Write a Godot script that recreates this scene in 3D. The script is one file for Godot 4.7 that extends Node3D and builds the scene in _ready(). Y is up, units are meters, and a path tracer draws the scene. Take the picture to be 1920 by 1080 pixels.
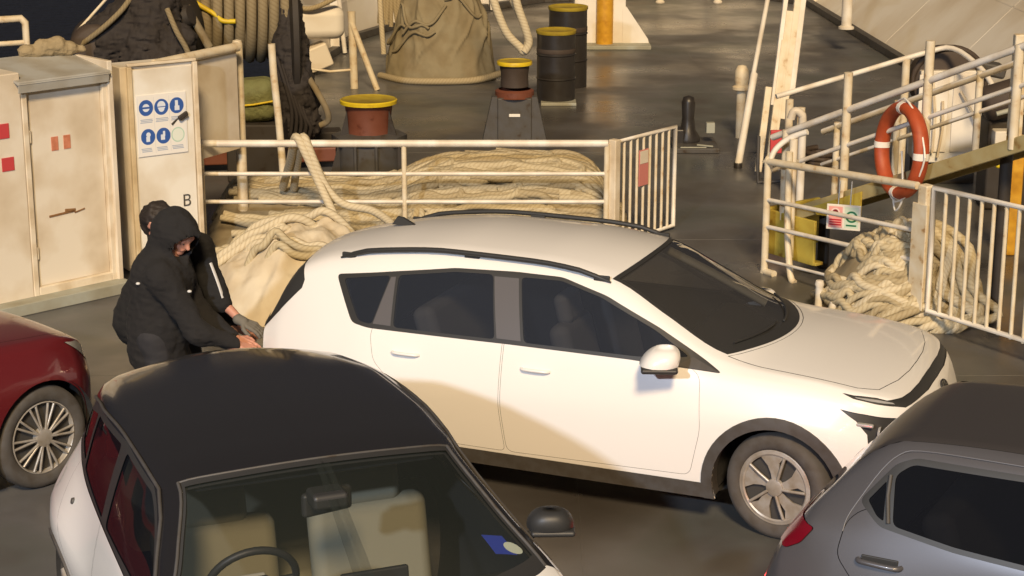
extends Node3D
# A ferry's fore deck at night under floodlights: four cars packed close, two people shifting one of them, mooring gear behind.

var M := {}
var T := {}
var names := {}
var rng := RandomNumberGenerator.new()

func _ready() -> void:
	# camera
	var cam := Camera3D.new()
	cam.name = "camera"
	cam.position = Vector3(0, 4.38, 0)
	cam.rotation_degrees = Vector3(-15.5, 0, 0)
	cam.fov = 17.06
	cam.near = 0.1
	cam.far = 4000.0
	add_child(cam)
	cam.current = true
	# night sky and exposure
	var env := Environment.new()
	var sky := Sky.new()
	var sm := ProceduralSkyMaterial.new()
	sm.sky_top_color = lin(0.075, 0.068, 0.066)
	sm.sky_horizon_color = lin(0.026, 0.027, 0.036)
	sm.sky_curve = 0.15
	sm.ground_bottom_color = lin(0.006, 0.007, 0.010)
	sm.ground_horizon_color = lin(0.026, 0.027, 0.036)
	sm.ground_curve = 0.05
	sky.sky_material = sm
	env.background_mode = Environment.BG_SKY
	env.sky = sky
	env.tonemap_mode = Environment.TONE_MAPPER_LINEAR
	env.tonemap_exposure = 1.0
	env.sdfgi_enabled = true
	env.ssao_enabled = true
	env.ssil_enabled = true
	var we := WorldEnvironment.new()
	we.name = "world_environment"
	we.environment = env
	add_child(we)
	# the deck floodlights: a warm battery high astern, and one whiter lamp on its mast to the left
	var sun := DirectionalLight3D.new()
	sun.name = "floodlight_battery"
	sun.light_color = lin(1.0, 0.73, 0.415)
	sun.light_energy = 1.18
	sun.light_angular_distance = 9.0
	sun.shadow_enabled = true
	add_child(sun)
	sun.look_at_from_position(Vector3.ZERO, -dir_from(3.0, 38.0))
	make_materials()
	build_flood_mast()
	build_setting()
	build_gear()
	build_white_car()
	build_near_car()
	build_grey_car()
	build_red_car()
	build_people()

# unit vector towards a light at so many degrees right of straight astern and above the horizon
func dir_from(az: float, el: float) -> Vector3:
	var a := deg_to_rad(az)
	var e := deg_to_rad(el)
	return Vector3(sin(a) * cos(e), sin(e), cos(a) * cos(e))

func build_flood_mast() -> void:
	var at := Vector3(-5.74, 0, 3.95)
	var o := thing("floodlight_mast", "floodlight on a tall steel mast behind the cars, astern to the left", "floodlight", at)
	var st := new_st()
	lathe(st, [Vector2(0.10, 0), Vector2(0.10, 0.05), Vector2(0.06, 0.1), Vector2(0.05, 7.5), Vector2(0.0, 7.5)], 16)
	obj("mast", st, M.pipe_white, o)
	var head := Vector3(0, 7.4, 0.0)
	var aim := (Vector3(1.5, 0.6, -14.0) - at - head).normalized()
	var b := Basis.looking_at(aim)
	st = new_st()
	rbox(st, head + b * Vector3(0, 0, -0.12), Vector3(0.42, 0.34, 0.16), 0.03, b, 2)
	obj("lamp_housing", st, M.dark_iron, o)
	st = new_st()
	rbox(st, head + b * Vector3(0, 0, -0.21), Vector3(0.36, 0.28, 0.01), 0.004, b)
	var lens := mat("lamp_glow", Color(1, 1, 1), 0.4)
	lens.emission_enabled = true
	lens.emission = lin(0.85, 0.92, 1.0)
	lens.emission_energy_multiplier = 4.0
	obj("lamp_lens", st, lens, o)
	var l := SpotLight3D.new()
	l.name = "lamp_beam"
	l.light_color = lin(0.74, 0.84, 1.0)
	l.light_energy = 170.0
	l.spot_range = 80.0
	l.spot_angle = 42.0
	l.spot_angle_attenuation = 0.4
	l.spot_attenuation = 2.0
	l.light_size = 0.22
	l.shadow_enabled = true
	o.add_child(l)
	l.transform = Transform3D(b, head + b * Vector3(0, 0, -0.24))

# ---------------------------------------------------------------- naming and committing
func numbered(called: String, parent: Node) -> String:
	var key := "%d/%s" % [parent.get_instance_id(), called]
	var n: int = names.get(key, 0)
	names[key] = n + 1
	return called if n == 0 else "%s_%03d" % [called, n]

func tag(o: Node, label: String, category := "", group := "") -> Node:
	o.set_meta("label", label)
	if category != "":
		o.set_meta("category", category)
	if group != "":
		o.set_meta("group", group)
	return o

func thing(called: String, label: String, category: String, at := Vector3.ZERO, turn := 0.0, group := "") -> Node3D:
	var o := Node3D.new()
	o.name = numbered(called, self)
	add_child(o, true)
	o.position = at
	o.rotation.y = turn
	tag(o, label, category, group)
	return o

func new_st() -> SurfaceTool:
	var st := SurfaceTool.new()
	st.begin(Mesh.PRIMITIVE_TRIANGLES)
	return st

func obj(called: String, st: SurfaceTool, m: Material, parent: Node = self) -> MeshInstance3D:
	var o := MeshInstance3D.new()
	o.name = numbered(called, parent)
	o.mesh = st.commit()
	o.mesh.surface_set_material(0, m)
	parent.add_child(o, true)
	return o

func struct(called: String, st: SurfaceTool, m: Material, label := "") -> MeshInstance3D:
	var o := obj(called, st, m)
	o.set_meta("kind", "structure")
	if label != "":
		o.set_meta("label", label)
	return o

func dup(root: Node3D, label: String) -> Node3D:
	var r: Node3D = root.duplicate()
	var base: String = str(root.name).trim_suffix("_%03d" % str(root.name).to_int()) if str(root.name).to_int() > 0 else str(root.name)
	r.name = numbered(base, self)
	add_child(r, true)
	r.set_meta("label", label)
	return r

# ---------------------------------------------------------------- geometry helpers
func tri(st: SurfaceTool, a: Vector3, b: Vector3, c: Vector3, na: Vector3, nb: Vector3, nc: Vector3, ua := Vector2.ZERO, ub := Vector2.ZERO, uc := Vector2.ZERO) -> void:
	var g := (c - a).cross(b - a)
	if g.length_squared() < 1e-16:
		return
	if g.dot(na + nb + nc) < 0.0:
		var t := b; b = c; c = t
		t = nb; nb = nc; nc = t
		var u := ub; ub = uc; uc = u
	st.set_normal(na); st.set_uv(ua); st.add_vertex(a)
	st.set_normal(nb); st.set_uv(ub); st.add_vertex(b)
	st.set_normal(nc); st.set_uv(uc); st.add_vertex(c)

func quad(st: SurfaceTool, a: Vector3, b: Vector3, c: Vector3, d: Vector3, n: Vector3) -> void:
	tri(st, a, b, c, n, n, n, Vector2(0, 1), Vector2(1, 1), Vector2(1, 0))
	tri(st, a, c, d, n, n, n, Vector2(0, 1), Vector2(1, 0), Vector2(0, 0))

# a box with rounded edges
func rbox(st: SurfaceTool, at: Vector3, size: Vector3, r := 0.006, b := Basis(), k := 1) -> void:
	var h := size * 0.5
	r = minf(r, minf(h.x, minf(h.y, h.z)) * 0.98)
	var inner := h - Vector3.ONE * r
	var steps := []
	for i in k + 1:
		steps.append([-1, -cos(PI / 4 * i / k) ])
	for ax in 3:
		var u := (ax + 1) % 3
		var v := (ax + 2) % 3
		for s in [-1.0, 1.0]:
			var us := _edge(inner[u], r, k)
			var vs := _edge(inner[v], r, k)
			var P := []
			var N := []
			for p in us:
				var rp := []
				var rn := []
				for q in vs:
					var w := Vector3.ZERO
					w[ax] = s * r
					w[u] = p[1] * r
					w[v] = q[1] * r
					var n := w.normalized()
					var c := Vector3.ZERO
					c[ax] = s * inner[ax]
					c[u] = p[0]
					c[v] = q[0]
					rp.append(at + b * (c + n * r))
					rn.append(b * n)
				P.append(rp)
				N.append(rn)
			for i in us.size() - 1:
				for j in vs.size() - 1:
					tri(st, P[i][j], P[i + 1][j], P[i + 1][j + 1], N[i][j], N[i + 1][j], N[i + 1][j + 1])
					tri(st, P[i][j], P[i + 1][j + 1], P[i][j + 1], N[i][j], N[i + 1][j + 1], N[i][j + 1])

func _edge(inner: float, _r: float, k: int) -> Array:
	var out := []
	for i in k + 1:
		out.append([-inner, -tan(PI / 4 * (1.0 - float(i) / k))])
	for i in k + 1:
		out.append([inner, tan(PI / 4 * float(i) / k)])
	return out

# a swept round bar through points; radius may vary along it
func tube(st: SurfaceTool, pts: Array, r: float, sides := 8, closed := false, radii: Array = [], flat := 1.0) -> void:
	var n := pts.size()
	var up := Vector3.UP
	var rings := []
	var norms := []
	var prev := Vector3.ZERO
	var side := Vector3.ZERO
	var run := 0.0
	var lens := []
	for i in n:
		var d: Vector3
		if closed:
			d = pts[(i + 1) % n] - pts[(i - 1 + n) % n]
		elif i == 0:
			d = pts[1] - pts[0]
		elif i == n - 1:
			d = pts[n - 1] - pts[n - 2]
		else:
			d = (pts[i + 1] - pts[i]).normalized() + (pts[i] - pts[i - 1]).normalized()
		d = d.normalized()
		if i == 0:
			side = d.cross(up if absf(d.y) < 0.95 else Vector3.RIGHT).normalized()
		else:
			side = (side - d * side.dot(d)).normalized()
			run += pts[i].distance_to(pts[i - 1])
		lens.append(run)
		prev = d
		var other := d.cross(side)
		var rr: float = radii[i] if radii.size() > 0 else r
		var ring := []
		var nn := []
		for s in sides + 1:
			var a := TAU * s / sides
			var v := side * cos(a) + other * sin(a) * flat
			ring.append(pts[i] + v * rr)
			nn.append((side * cos(a) + other * sin(a) / flat).normalized())
		rings.append(ring)
		norms.append(nn)
	var last := n if closed else n - 1
	for i in last:
		var j := (i + 1) % n
		var l0: float = lens[i]
		var l1: float = lens[j] if j > i else run + pts[0].distance_to(pts[n - 1])
		for s in sides:
			var u0 := float(s) / sides
			var u1 := float(s + 1) / sides
			tri(st, rings[i][s], rings[j][s], rings[j][s + 1], norms[i][s], norms[j][s], norms[j][s + 1], Vector2(u0, l0), Vector2(u0, l1), Vector2(u1, l1))
			tri(st, rings[i][s], rings[j][s + 1], rings[i][s + 1], norms[i][s], norms[j][s + 1], norms[i][s + 1], Vector2(u0, l0), Vector2(u1, l1), Vector2(u1, l0))
	if not closed:
		for e in [0, n - 1]:
			var nrm: Vector3 = (pts[0] - pts[1]).normalized() if e == 0 else (pts[n - 1] - pts[n - 2]).normalized()
			for s in sides:
				tri(st, pts[e], rings[e][s], rings[e][s + 1], nrm, nrm, nrm)

func smooth(pts: Array, per := 5) -> Array:
	var out := []
	var n := pts.size()
	for i in n - 1:
		var p0: Vector3 = pts[maxi(i - 1, 0)]
		var p1: Vector3 = pts[i]
		var p2: Vector3 = pts[i + 1]
		var p3: Vector3 = pts[mini(i + 2, n - 1)]
		for k in per:
			out.append(p1.cubic_interpolate(p2, p0, p3, float(k) / per))
	out.append(pts[n - 1])
	return out

# profile of (radius, height) turned round the y axis of xf
func lathe(st: SurfaceTool, prof: Array, sides := 24, xf := Transform3D(), crease := 0.6) -> void:
	var n := prof.size()
	for i in n - 1:
		var a: Vector2 = prof[i]
		var b: Vector2 = prof[i + 1]
		var d := b - a
		if d.length() < 1e-6:
			continue
		var fn := Vector2(d.y, -d.x).normalized()
		var na := fn
		var nb := fn
		if i > 0:
			var e: Vector2 = a - prof[i - 1]
			var pn := Vector2(e.y, -e.x).normalized()
			if pn.dot(fn) > crease:
				na = (pn + fn).normalized()
		if i < n - 2:
			var e2: Vector2 = prof[i + 2] - b
			var qn := Vector2(e2.y, -e2.x).normalized()
			if qn.dot(fn) > crease:
				nb = (qn + fn).normalized()
		for s in sides:
			var c0 := cos(TAU * s / sides); var s0 := sin(TAU * s / sides)
			var c1 := cos(TAU * (s + 1) / sides); var s1 := sin(TAU * (s + 1) / sides)
			var pa0 := xf * Vector3(a.x * c0, a.y, a.x * s0)
			var pa1 := xf * Vector3(a.x * c1, a.y, a.x * s1)
			var pb0 := xf * Vector3(b.x * c0, b.y, b.x * s0)
			var pb1 := xf * Vector3(b.x * c1, b.y, b.x * s1)
			var na0 := xf.basis * Vector3(na.x * c0, na.y, na.x * s0)
			var na1 := xf.basis * Vector3(na.x * c1, na.y, na.x * s1)
			var nb0 := xf.basis * Vector3(nb.x * c0, nb.y, nb.x * s0)
			var nb1 := xf.basis * Vector3(nb.x * c1, nb.y, nb.x * s1)
			var u0 := float(s) / sides
			var u1 := float(s + 1) / sides
			tri(st, pa0, pb0, pb1, na0, nb0, nb1, Vector2(u0, a.y), Vector2(u0, b.y), Vector2(u1, b.y))
			tri(st, pa0, pb1, pa1, na0, nb1, na1, Vector2(u0, a.y), Vector2(u1, b.y), Vector2(u1, a.y))

# a flat outline given thickness along z of xf
func prism(st: SurfaceTool, poly: PackedVector2Array, z0: float, z1: float, xf := Transform3D()) -> void:
	if Geometry2D.is_polygon_clockwise(poly):
		poly = poly.duplicate()
		poly.reverse()
	var idx := Geometry2D.triangulate_polygon(poly)
	for side in [[z0, -1.0], [z1, 1.0]]:
		var n: Vector3 = xf.basis * Vector3(0, 0, side[1] * signf(z1 - z0))
		for i in idx.size() / 3:
			var q := []
			for k in 3:
				var p := poly[idx[i * 3 + k]]
				q.append(xf * Vector3(p.x, p.y, side[0]))
			tri(st, q[0], q[1], q[2], n, n, n, poly[idx[i * 3]], poly[idx[i * 3 + 1]], poly[idx[i * 3 + 2]])
	for i in poly.size():
		var p := poly[i]
		var q := poly[(i + 1) % poly.size()]
		var d := q - p
		var n := (xf.basis * Vector3(d.y, -d.x, 0)).normalized()
		var a := xf * Vector3(p.x, p.y, z0)
		var b := xf * Vector3(q.x, q.y, z0)
		var c := xf * Vector3(q.x, q.y, z1)
		var e := xf * Vector3(p.x, p.y, z1)
		tri(st, a, b, c, n, n, n)
		tri(st, a, c, e, n, n, n)

func bar(st: SurfaceTool, a: Vector3, b: Vector3, r: float, sides := 8) -> void:
	tube(st, [a, b], r, sides)

# a frame whose x axis runs from a to b on plan, z axis outward to its right hand side (towards the viewer for left to right)
func frame(a: Vector3, b: Vector3) -> Transform3D:
	var x := b - a
	x.y = 0
	x = x.normalized()
	return Transform3D(Basis(x, Vector3.UP, x.cross(Vector3.UP)), a)

func lin(r: float, g: float, b: float, a := 1.0) -> Color:
	var c := Color(r, g, b).linear_to_srgb()
	c.a = a
	return c

# ---------------------------------------------------------------- materials
func noise_tex(seed_n: int, freq: float, stops: Array, size := 512, kind := FastNoiseLite.TYPE_SIMPLEX_SMOOTH, octaves := 5, normal := false) -> NoiseTexture2D:
	var f := FastNoiseLite.new()
	f.seed = seed_n
	f.noise_type = kind
	f.frequency = freq
	f.fractal_octaves = octaves
	var t := NoiseTexture2D.new()
	t.width = size
	t.height = size
	t.seamless = true
	t.noise = f
	if normal:
		t.as_normal_map = true
		t.bump_strength = 3.0
	if stops.size() > 0:
		var g := Gradient.new()
		g.offsets = PackedFloat32Array(stops.map(func(s): return s[0]))
		g.colors = PackedColorArray(stops.map(func(s): return s[1]))
		t.color_ramp = g
	return t

func mat(called: String, col: Color, rough := 0.5, metal := 0.0, tex: Texture2D = null, tri_scale := 1.0, bump: Texture2D = null, bump_cm := 0.2) -> StandardMaterial3D:
	var m := StandardMaterial3D.new()
	m.resource_name = called
	m.albedo_color = col
	m.roughness = rough
	m.metallic = metal
	if tex:
		m.albedo_texture = tex
	if bump:
		m.heightmap_enabled = true
		m.heightmap_texture = bump
		m.heightmap_scale = bump_cm
	if (tex or bump) and tri_scale > 0.0:
		m.uv1_triplanar = true
		m.uv1_scale = Vector3.ONE * tri_scale
	M[called] = m
	return m

func glass(called: String, col: Color, alpha: float, rough := 0.02) -> StandardMaterial3D:
	var m := StandardMaterial3D.new()
	m.resource_name = called
	m.transparency = BaseMaterial3D.TRANSPARENCY_ALPHA
	m.albedo_color = Color(col, alpha)
	m.roughness = rough
	M[called] = m
	return m

func make_materials() -> void:
	var W := Color(1, 1, 1)
	T.grime = noise_tex(3, 0.005, [[0.0, Color(0.86, 0.82, 0.76)], [0.42, Color(0.95, 0.93, 0.90)], [0.7, W], [1.0, W]])
	T.rust = noise_tex(11, 0.007, [[0.0, Color(0.66, 0.50, 0.34)], [0.12, Color(0.82, 0.71, 0.57)], [0.24, Color(0.94, 0.90, 0.83)], [0.55, Color(0.98, 0.96, 0.92)], [1.0, W]])
	T.heavy_rust = noise_tex(17, 0.010, [[0.0, Color(0.50, 0.32, 0.20)], [0.22, Color(0.68, 0.50, 0.34)], [0.40, Color(0.86, 0.76, 0.62)], [0.62, Color(0.97, 0.93, 0.86)], [1.0, W]])
	T.deck = noise_tex(5, 0.004, [[0.0, Color(0.74, 0.70, 0.66)], [0.35, Color(0.90, 0.88, 0.86)], [0.55, W], [0.75, Color(0.93, 0.95, 0.92)], [1.0, Color(0.82, 0.79, 0.75)]], 1024, FastNoiseLite.TYPE_SIMPLEX_SMOOTH, 6)
	T.deck_rough = noise_tex(23, 0.005, [[0.0, Color(0.20, 0.20, 0.20)], [0.4, Color(0.32, 0.32, 0.32)], [0.62, Color(0.46, 0.46, 0.46)], [1.0, Color(0.58, 0.58, 0.58)]], 1024)
	T.fine = noise_tex(29, 0.05, [], 512)
	T.cloth = noise_tex(31, 0.012, [], 512)
	T.ropebump = rope_image(false)
	T.ropecol = rope_image(true)
	mat("deck", lin(0.108, 0.109, 0.114), 1.0, 0.0, T.deck, 0.09, T.fine, 0.25)
	M.deck.roughness_texture = T.deck_rough
	mat("sea", lin(0.004, 0.006, 0.012), 0.12, 0.0, null, 0.2, T.cloth, 12.0)
	mat("cream", lin(0.76, 0.71, 0.62), 0.5, 0.0, T.grime, 0.45)
	mat("canvas_pale", lin(0.66, 0.60, 0.48), 0.9, 0.0, T.grime, 0.9, T.cloth, 0.3)
	mat("white_plate", lin(0.78, 0.77, 0.73), 0.45, 0.0, T.grime, 0.4)
	mat("wall_white", lin(0.80, 0.78, 0.74), 0.55, 0.0, T.grime, 0.22)
	mat("pipe_cream", lin(0.74, 0.69, 0.58), 0.5, 0.0, T.rust, 1.4)
	mat("pipe_white", lin(0.78, 0.76, 0.72), 0.45, 0.0, T.grime, 1.0)
	mat("rusty_cream", lin(0.74, 0.67, 0.55), 0.6, 0.0, T.grime, 1.0)
	mat("rope_drum", lin(0.27, 0.225, 0.14), 0.9, 0.0, T.ropecol, 0.0, T.ropebump, 0.12)
	M.rope_drum.uv1_scale = Vector3(2, 11, 1)
	mat("grey_lid", lin(0.42, 0.43, 0.42), 0.5, 0.0, T.grime, 0.8)
	mat("kerb_grey", lin(0.36, 0.38, 0.34), 0.6, 0.0, T.grime, 0.6)
	mat("yellow", lin(0.72, 0.55, 0.02), 0.5, 0.0, T.grime, 2.0)
	mat("yellow_lid", lin(0.40, 0.31, 0.03), 0.5, 0.0, T.grime, 2.0)
	mat("yellow_orange", lin(0.66, 0.36, 0.03), 0.5, 0.0, T.grime, 2.0)
	mat("yellow_dirty", lin(0.52, 0.43, 0.08), 0.6, 0.0, T.rust, 1.2)
	mat("khaki", lin(0.40, 0.35, 0.19), 0.7, 0.0, T.rust, 1.2)
	mat("red_iron", lin(0.17, 0.058, 0.036), 0.55, 0.0, T.rust, 1.6)
	mat("dark_iron", lin(0.035, 0.031, 0.030), 0.7, 0.0, T.rust, 1.0)
	mat("dark_brown", lin(0.06, 0.045, 0.038), 0.7, 0.0, T.grime, 1.0)
	mat("drum_black", lin(0.028, 0.026, 0.027), 0.4, 0.0, T.grime, 1.5)
	mat("bollard_grey", lin(0.075, 0.075, 0.08), 0.55, 0.0, T.rust, 1.5)
	mat("green_canvas", lin(0.17, 0.18, 0.07), 0.85, 0.0, T.grime, 1.5, T.cloth, 1.5)
	mat("tarp", lin(0.26, 0.225, 0.145), 0.85, 0.0, T.grime, 0.8, T.cloth, 0.5)
	mat("rope", lin(0.52, 0.46, 0.32), 0.9, 0.0, T.ropecol, 0.0, T.ropebump, 0.12)
	M.rope.uv1_scale = Vector3(2, 11, 1)
	mat("rope_old", lin(0.40, 0.34, 0.22), 0.9, 0.0, T.ropecol, 0.0, T.ropebump, 0.12)
	M.rope_old.uv1_scale = Vector3(2, 11, 1)
	mat("rope_pale", lin(0.62, 0.56, 0.42), 0.9, 0.0, T.ropecol, 0.0, T.ropebump, 0.12)
	M.rope_pale.uv1_scale = Vector3(2, 11, 1)
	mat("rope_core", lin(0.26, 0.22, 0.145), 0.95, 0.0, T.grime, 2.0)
	mat("buoy_orange", lin(0.42, 0.075, 0.024), 0.55, 0.0, T.grime, 2.5)
	mat("reflective", lin(0.80, 0.78, 0.74), 0.3)
	mat("sign_white", lin(0.78, 0.77, 0.74), 0.45)
	mat("sign_red", lin(0.55, 0.06, 0.07), 0.5)
	mat("sign_pink", lin(0.60, 0.22, 0.20), 0.5)
	mat("sign_green", lin(0.04, 0.28, 0.17), 0.5)
	mat("ink_black", lin(0.03, 0.03, 0.03), 0.6)
	mat("faded_red", lin(0.62, 0.24, 0.15), 0.6, 0.0, T.grime, 4.0)
	mat("steel", lin(0.45, 0.44, 0.42), 0.35, 0.8)
	# cars
	mat("car_white", lin(0.80, 0.79, 0.78), 0.32)
	mat("car_cream", lin(0.77, 0.76, 0.74), 0.32)
	mat("car_grey", lin(0.108, 0.106, 0.116), 0.34, 0.35)
	mat("car_red", lin(0.13, 0.012, 0.016), 0.3, 0.15)
	mat("car_black", lin(0.012, 0.0115, 0.013), 0.18)
	mat("roof_charcoal", lin(0.045, 0.041, 0.041), 0.3)
	mat("pillar_grey", lin(0.105, 0.102, 0.110), 0.35)
	for k in ["car_white", "car_cream", "car_grey", "car_red", "car_black"]:
		M[k].clearcoat_enabled = true
		M[k].clearcoat = 0.7
		M[k].clearcoat_roughness = 0.06
	mat("trim_black", lin(0.03, 0.03, 0.03), 0.5)
	mat("cladding", lin(0.062, 0.059, 0.058), 0.65, 0.0, T.grime, 3.0)
	mat("lining", lin(0.02, 0.02, 0.02), 0.9)
	mat("tyre", lin(0.075, 0.070, 0.066), 0.85, 0.0, T.grime, 3.0)
	mat("alloy", lin(0.42, 0.40, 0.37), 0.35, 0.35, T.grime, 3.0)
	mat("alloy_dark", lin(0.05, 0.048, 0.045), 0.5)
	mat("chrome", lin(0.75, 0.74, 0.72), 0.12, 1.0)
	mat("seat_beige", lin(0.30, 0.292, 0.215), 0.7)
	mat("seat_dark", lin(0.11, 0.11, 0.115), 0.8)
	mat("cabin_pale", lin(0.40, 0.38, 0.30), 0.7)
	mat("blue_sticker", lin(0.03, 0.06, 0.42), 0.5)
	mat("pale_sticker", lin(0.66, 0.74, 0.62), 0.5)
	mat("lamp_lens", lin(0.75, 0.74, 0.72), 0.1, 0.6)
	mat("red_lens", lin(0.12, 0.004, 0.012), 0.2)
	M.red_lens.emission_enabled = true
	M.red_lens.emission = Color(1.0, 0.02, 0.03)
	M.red_lens.emission_energy_multiplier = 0.03
	glass("glass_clear", lin(0.03, 0.036, 0.03), 0.30)
	glass("glass_tint", lin(0.034, 0.041, 0.058), 0.56)
	glass("glass_screen", lin(0.050, 0.049, 0.048), 0.62)
	glass("glass_dark", lin(0.006, 0.007, 0.010), 0.82)
	# people
	mat("skin", lin(0.50, 0.24, 0.17), 0.55)
	M.skin.subsurf_scatter_enabled = true
	M.skin.subsurf_scatter_strength = 0.05
	mat("jacket_black", lin(0.011, 0.011, 0.012), 0.95)
	mat("jacket_navy", lin(0.0125, 0.012, 0.013), 0.95)
	mat("dark_tarpaulin", lin(0.030, 0.026, 0.027), 0.85, 0.0, T.grime, 1.0)
	mat("trousers", lin(0.022, 0.022, 0.026), 0.85)
	mat("shoe", lin(0.02, 0.02, 0.02), 0.6)
	mat("hair", lin(0.022, 0.016, 0.013), 0.7)
	mat("glove_grey", lin(0.14, 0.13, 0.11), 0.8)
	mat("stripe", lin(0.62, 0.62, 0.62), 0.4)

# the lay of a three strand rope: slanting ridges
func rope_image(colour: bool) -> ImageTexture:
	var n := 128
	var img := Image.create(n, n, false, Image.FORMAT_RGB8)
	rng.seed = 5
	for y in n:
		for x in n:
			var p := fposmod(float(x) / n * 2.0 + float(y) / n * 2.0, 1.0)
			var h := pow(absf(sin(PI * p)), 0.6)
			var f := 0.5 + 0.5 * sin(TAU * (float(x) / n * 9.0 - float(y) / n * 14.0))
			h = h * 0.85 + f * 0.15
			h = clampf(h + rng.randf_range(-0.06, 0.06), 0, 1)
			if colour:
				var c := Color(0.87, 0.84, 0.80).lerp(Color(1, 1, 1), h)
				img.set_pixel(x, y, c)
			else:
				img.set_pixel(x, y, Color(h, h, h))
	img.generate_mipmaps()
	return ImageTexture.create_from_image(img)

# ---------------------------------------------------------------- car bodies
# A body is one smooth skin P(x, t): x runs from the tail to the nose (front axle at 0), t from the centre line of the roof (0) over
# the roof or bonnet edge (1), the waist (2) and the widest line (3) to the sill (4). Panels and panes are outlines cut out of that skin.
const CAR_N := 420

func curve(a: Array, x: float) -> float:
	var n := a.size()
	if x <= a[0][0]:
		return a[0][1]
	if x >= a[n - 1][0]:
		return a[n - 1][1]
	var i := 0
	while a[i + 1][0] < x:
		i += 1
	var h: float = a[i + 1][0] - a[i][0]
	var d: float = (a[i + 1][1] - a[i][1]) / h
	var d0: float = (a[i][1] - a[i - 1][1]) / (a[i][0] - a[i - 1][0]) if i > 0 else d
	var d1: float = (a[i + 2][1] - a[i + 1][1]) / (a[i + 2][0] - a[i + 1][0]) if i + 2 < n else d
	var m0 := 0.0 if d0 * d <= 0.0 else 2.0 * d0 * d / (d0 + d)
	var m1 := 0.0 if d1 * d <= 0.0 else 2.0 * d1 * d / (d1 + d)
	if i == 0: m0 = d
	if i + 2 >= n: m1 = d
	var s: float = (x - a[i][0]) / h
	var s2 := s * s
	var s3 := s2 * s
	return (2 * s3 - 3 * s2 + 1) * a[i][1] + (s3 - 2 * s2 + s) * h * m0 + (-2 * s3 + 3 * s2) * a[i + 1][1] + (s3 - s2) * h * m1

func car_shape(c: Dictionary) -> void:
	c.x0 = c.yt[0][0]
	c.x1 = c.yt[c.yt.size() - 1][0]
	var rows := []
	for i in CAR_N + 1:
		var x: float = lerpf(c.x0, c.x1, float(i) / CAR_N)
		var p0 := Vector2(0, curve(c.yt, x))
		rows.append([p0, Vector2(curve(c.w1, x), curve(c.y1, x)), Vector2(curve(c.w2, x), curve(c.y2, x)), Vector2(curve(c.w3, x), curve(c.y3, x)), Vector2(curve(c.w4, x), curve(c.y4, x))])
	c.rows = rows
	c.r = c.get("r", 0.2)

func _raw(row: Array, t: float) -> Vector2:
	var m := 1.0
	if t < 0.0:
		t = -t
		m = -1.0
	var i := mini(int(t), 3)
	var s := t - i
	var a: Vector2 = row[i]
	var b: Vector2 = row[i + 1]
	var p := a.lerp(b, s)
	if i == 0:
		p.y = lerpf(a.y, b.y, s * s)
	elif s < 1.0:
		p += Vector2(b.y - a.y, a.x - b.x).normalized() * (-0.10) * s * (1.0 - s) * a.distance_to(b)
	p.x *= m
	return p

func _sec(c: Dictionary, k: int, t: float) -> Vector2:
	var row: Array = c.rows[k]
	var r: float = c.r
	return (_raw(row, t - r) + 2.0 * _raw(row, t - r * 0.5) + 2.0 * _raw(row, t) + 2.0 * _raw(row, t + r * 0.5) + _raw(row, t + r)) * 0.125

func skin(c: Dictionary, x: float, t: float) -> Vector3:
	var f: float = clampf((x - c.x0) / (c.x1 - c.x0), 0.0, 1.0) * CAR_N
	var k := mini(int(f), CAR_N - 1)
	var p := _sec(c, k, t).lerp(_sec(c, k + 1, t), f - k)
	return Vector3(x, p.y, p.x)

func skin_normal(c: Dictionary, x: float, t: float) -> Vector3:
	var e := 0.012
	var dx := skin(c, minf(x + e, c.x1), t) - skin(c, maxf(x - e, c.x0), t)
	var dt := skin(c, x, t + 0.05) - skin(c, x, t - 0.05)
	var n := dt.cross(dx).normalized()
	return n

func t_of_y(c: Dictionary, x: float, y: float) -> float:
	var lo := 0.5
	var hi := 4.6
	for i in 22:
		var m := (lo + hi) * 0.5
		if skin(c, x, m).y > y: lo = m
		else: hi = m
	return (lo + hi) * 0.5

func t_of_z(c: Dictionary, x: float, z: float) -> float:
	var lo := 0.0
	var hi := 1.6
	for i in 22:
		var m := (lo + hi) * 0.5
		if skin(c, x, m).z < z: lo = m
		else: hi = m
	return (lo + hi) * 0.5

# an outline given in side view (x, y) or in plan (x, z), as an outline on the skin (x, t)
func side_poly(c: Dictionary, pts: Array, step := 0.05, closed := true) -> PackedVector2Array:
	var out := PackedVector2Array()
	for i in pts.size():
		var a := Vector2(pts[i][0], pts[i][1])
		var j: Array = pts[(i + 1) % pts.size()]
		var b := Vector2(j[0], j[1])
		var n := maxi(1, int(ceil(a.distance_to(b) / step)))
		for k in n:
			var p := a.lerp(b, float(k) / n)
			out.append(Vector2(p.x, t_of_y(c, p.x, p.y)))
	return out

func plan_poly(c: Dictionary, pts: Array, step := 0.05) -> PackedVector2Array:
	var out := PackedVector2Array()
	for i in pts.size():
		var a := Vector2(pts[i][0], pts[i][1])
		var j: Array = pts[(i + 1) % pts.size()]
		var b := Vector2(j[0], j[1])
		var n := maxi(1, int(ceil(a.distance_to(b) / step)))
		for k in n:
			var p := a.lerp(b, float(k) / n)
			out.append(Vector2(p.x, -0.04 if p.y <= 0.0 else t_of_z(c, p.x, p.y)))
	return out

func disc_pts(x: float, y: float, r: float, n := 40) -> Array:
	var out := []
	for i in n:
		out.append([x + r * cos(TAU * i / n), y + r * sin(TAU * i / n)])
	return out

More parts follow.
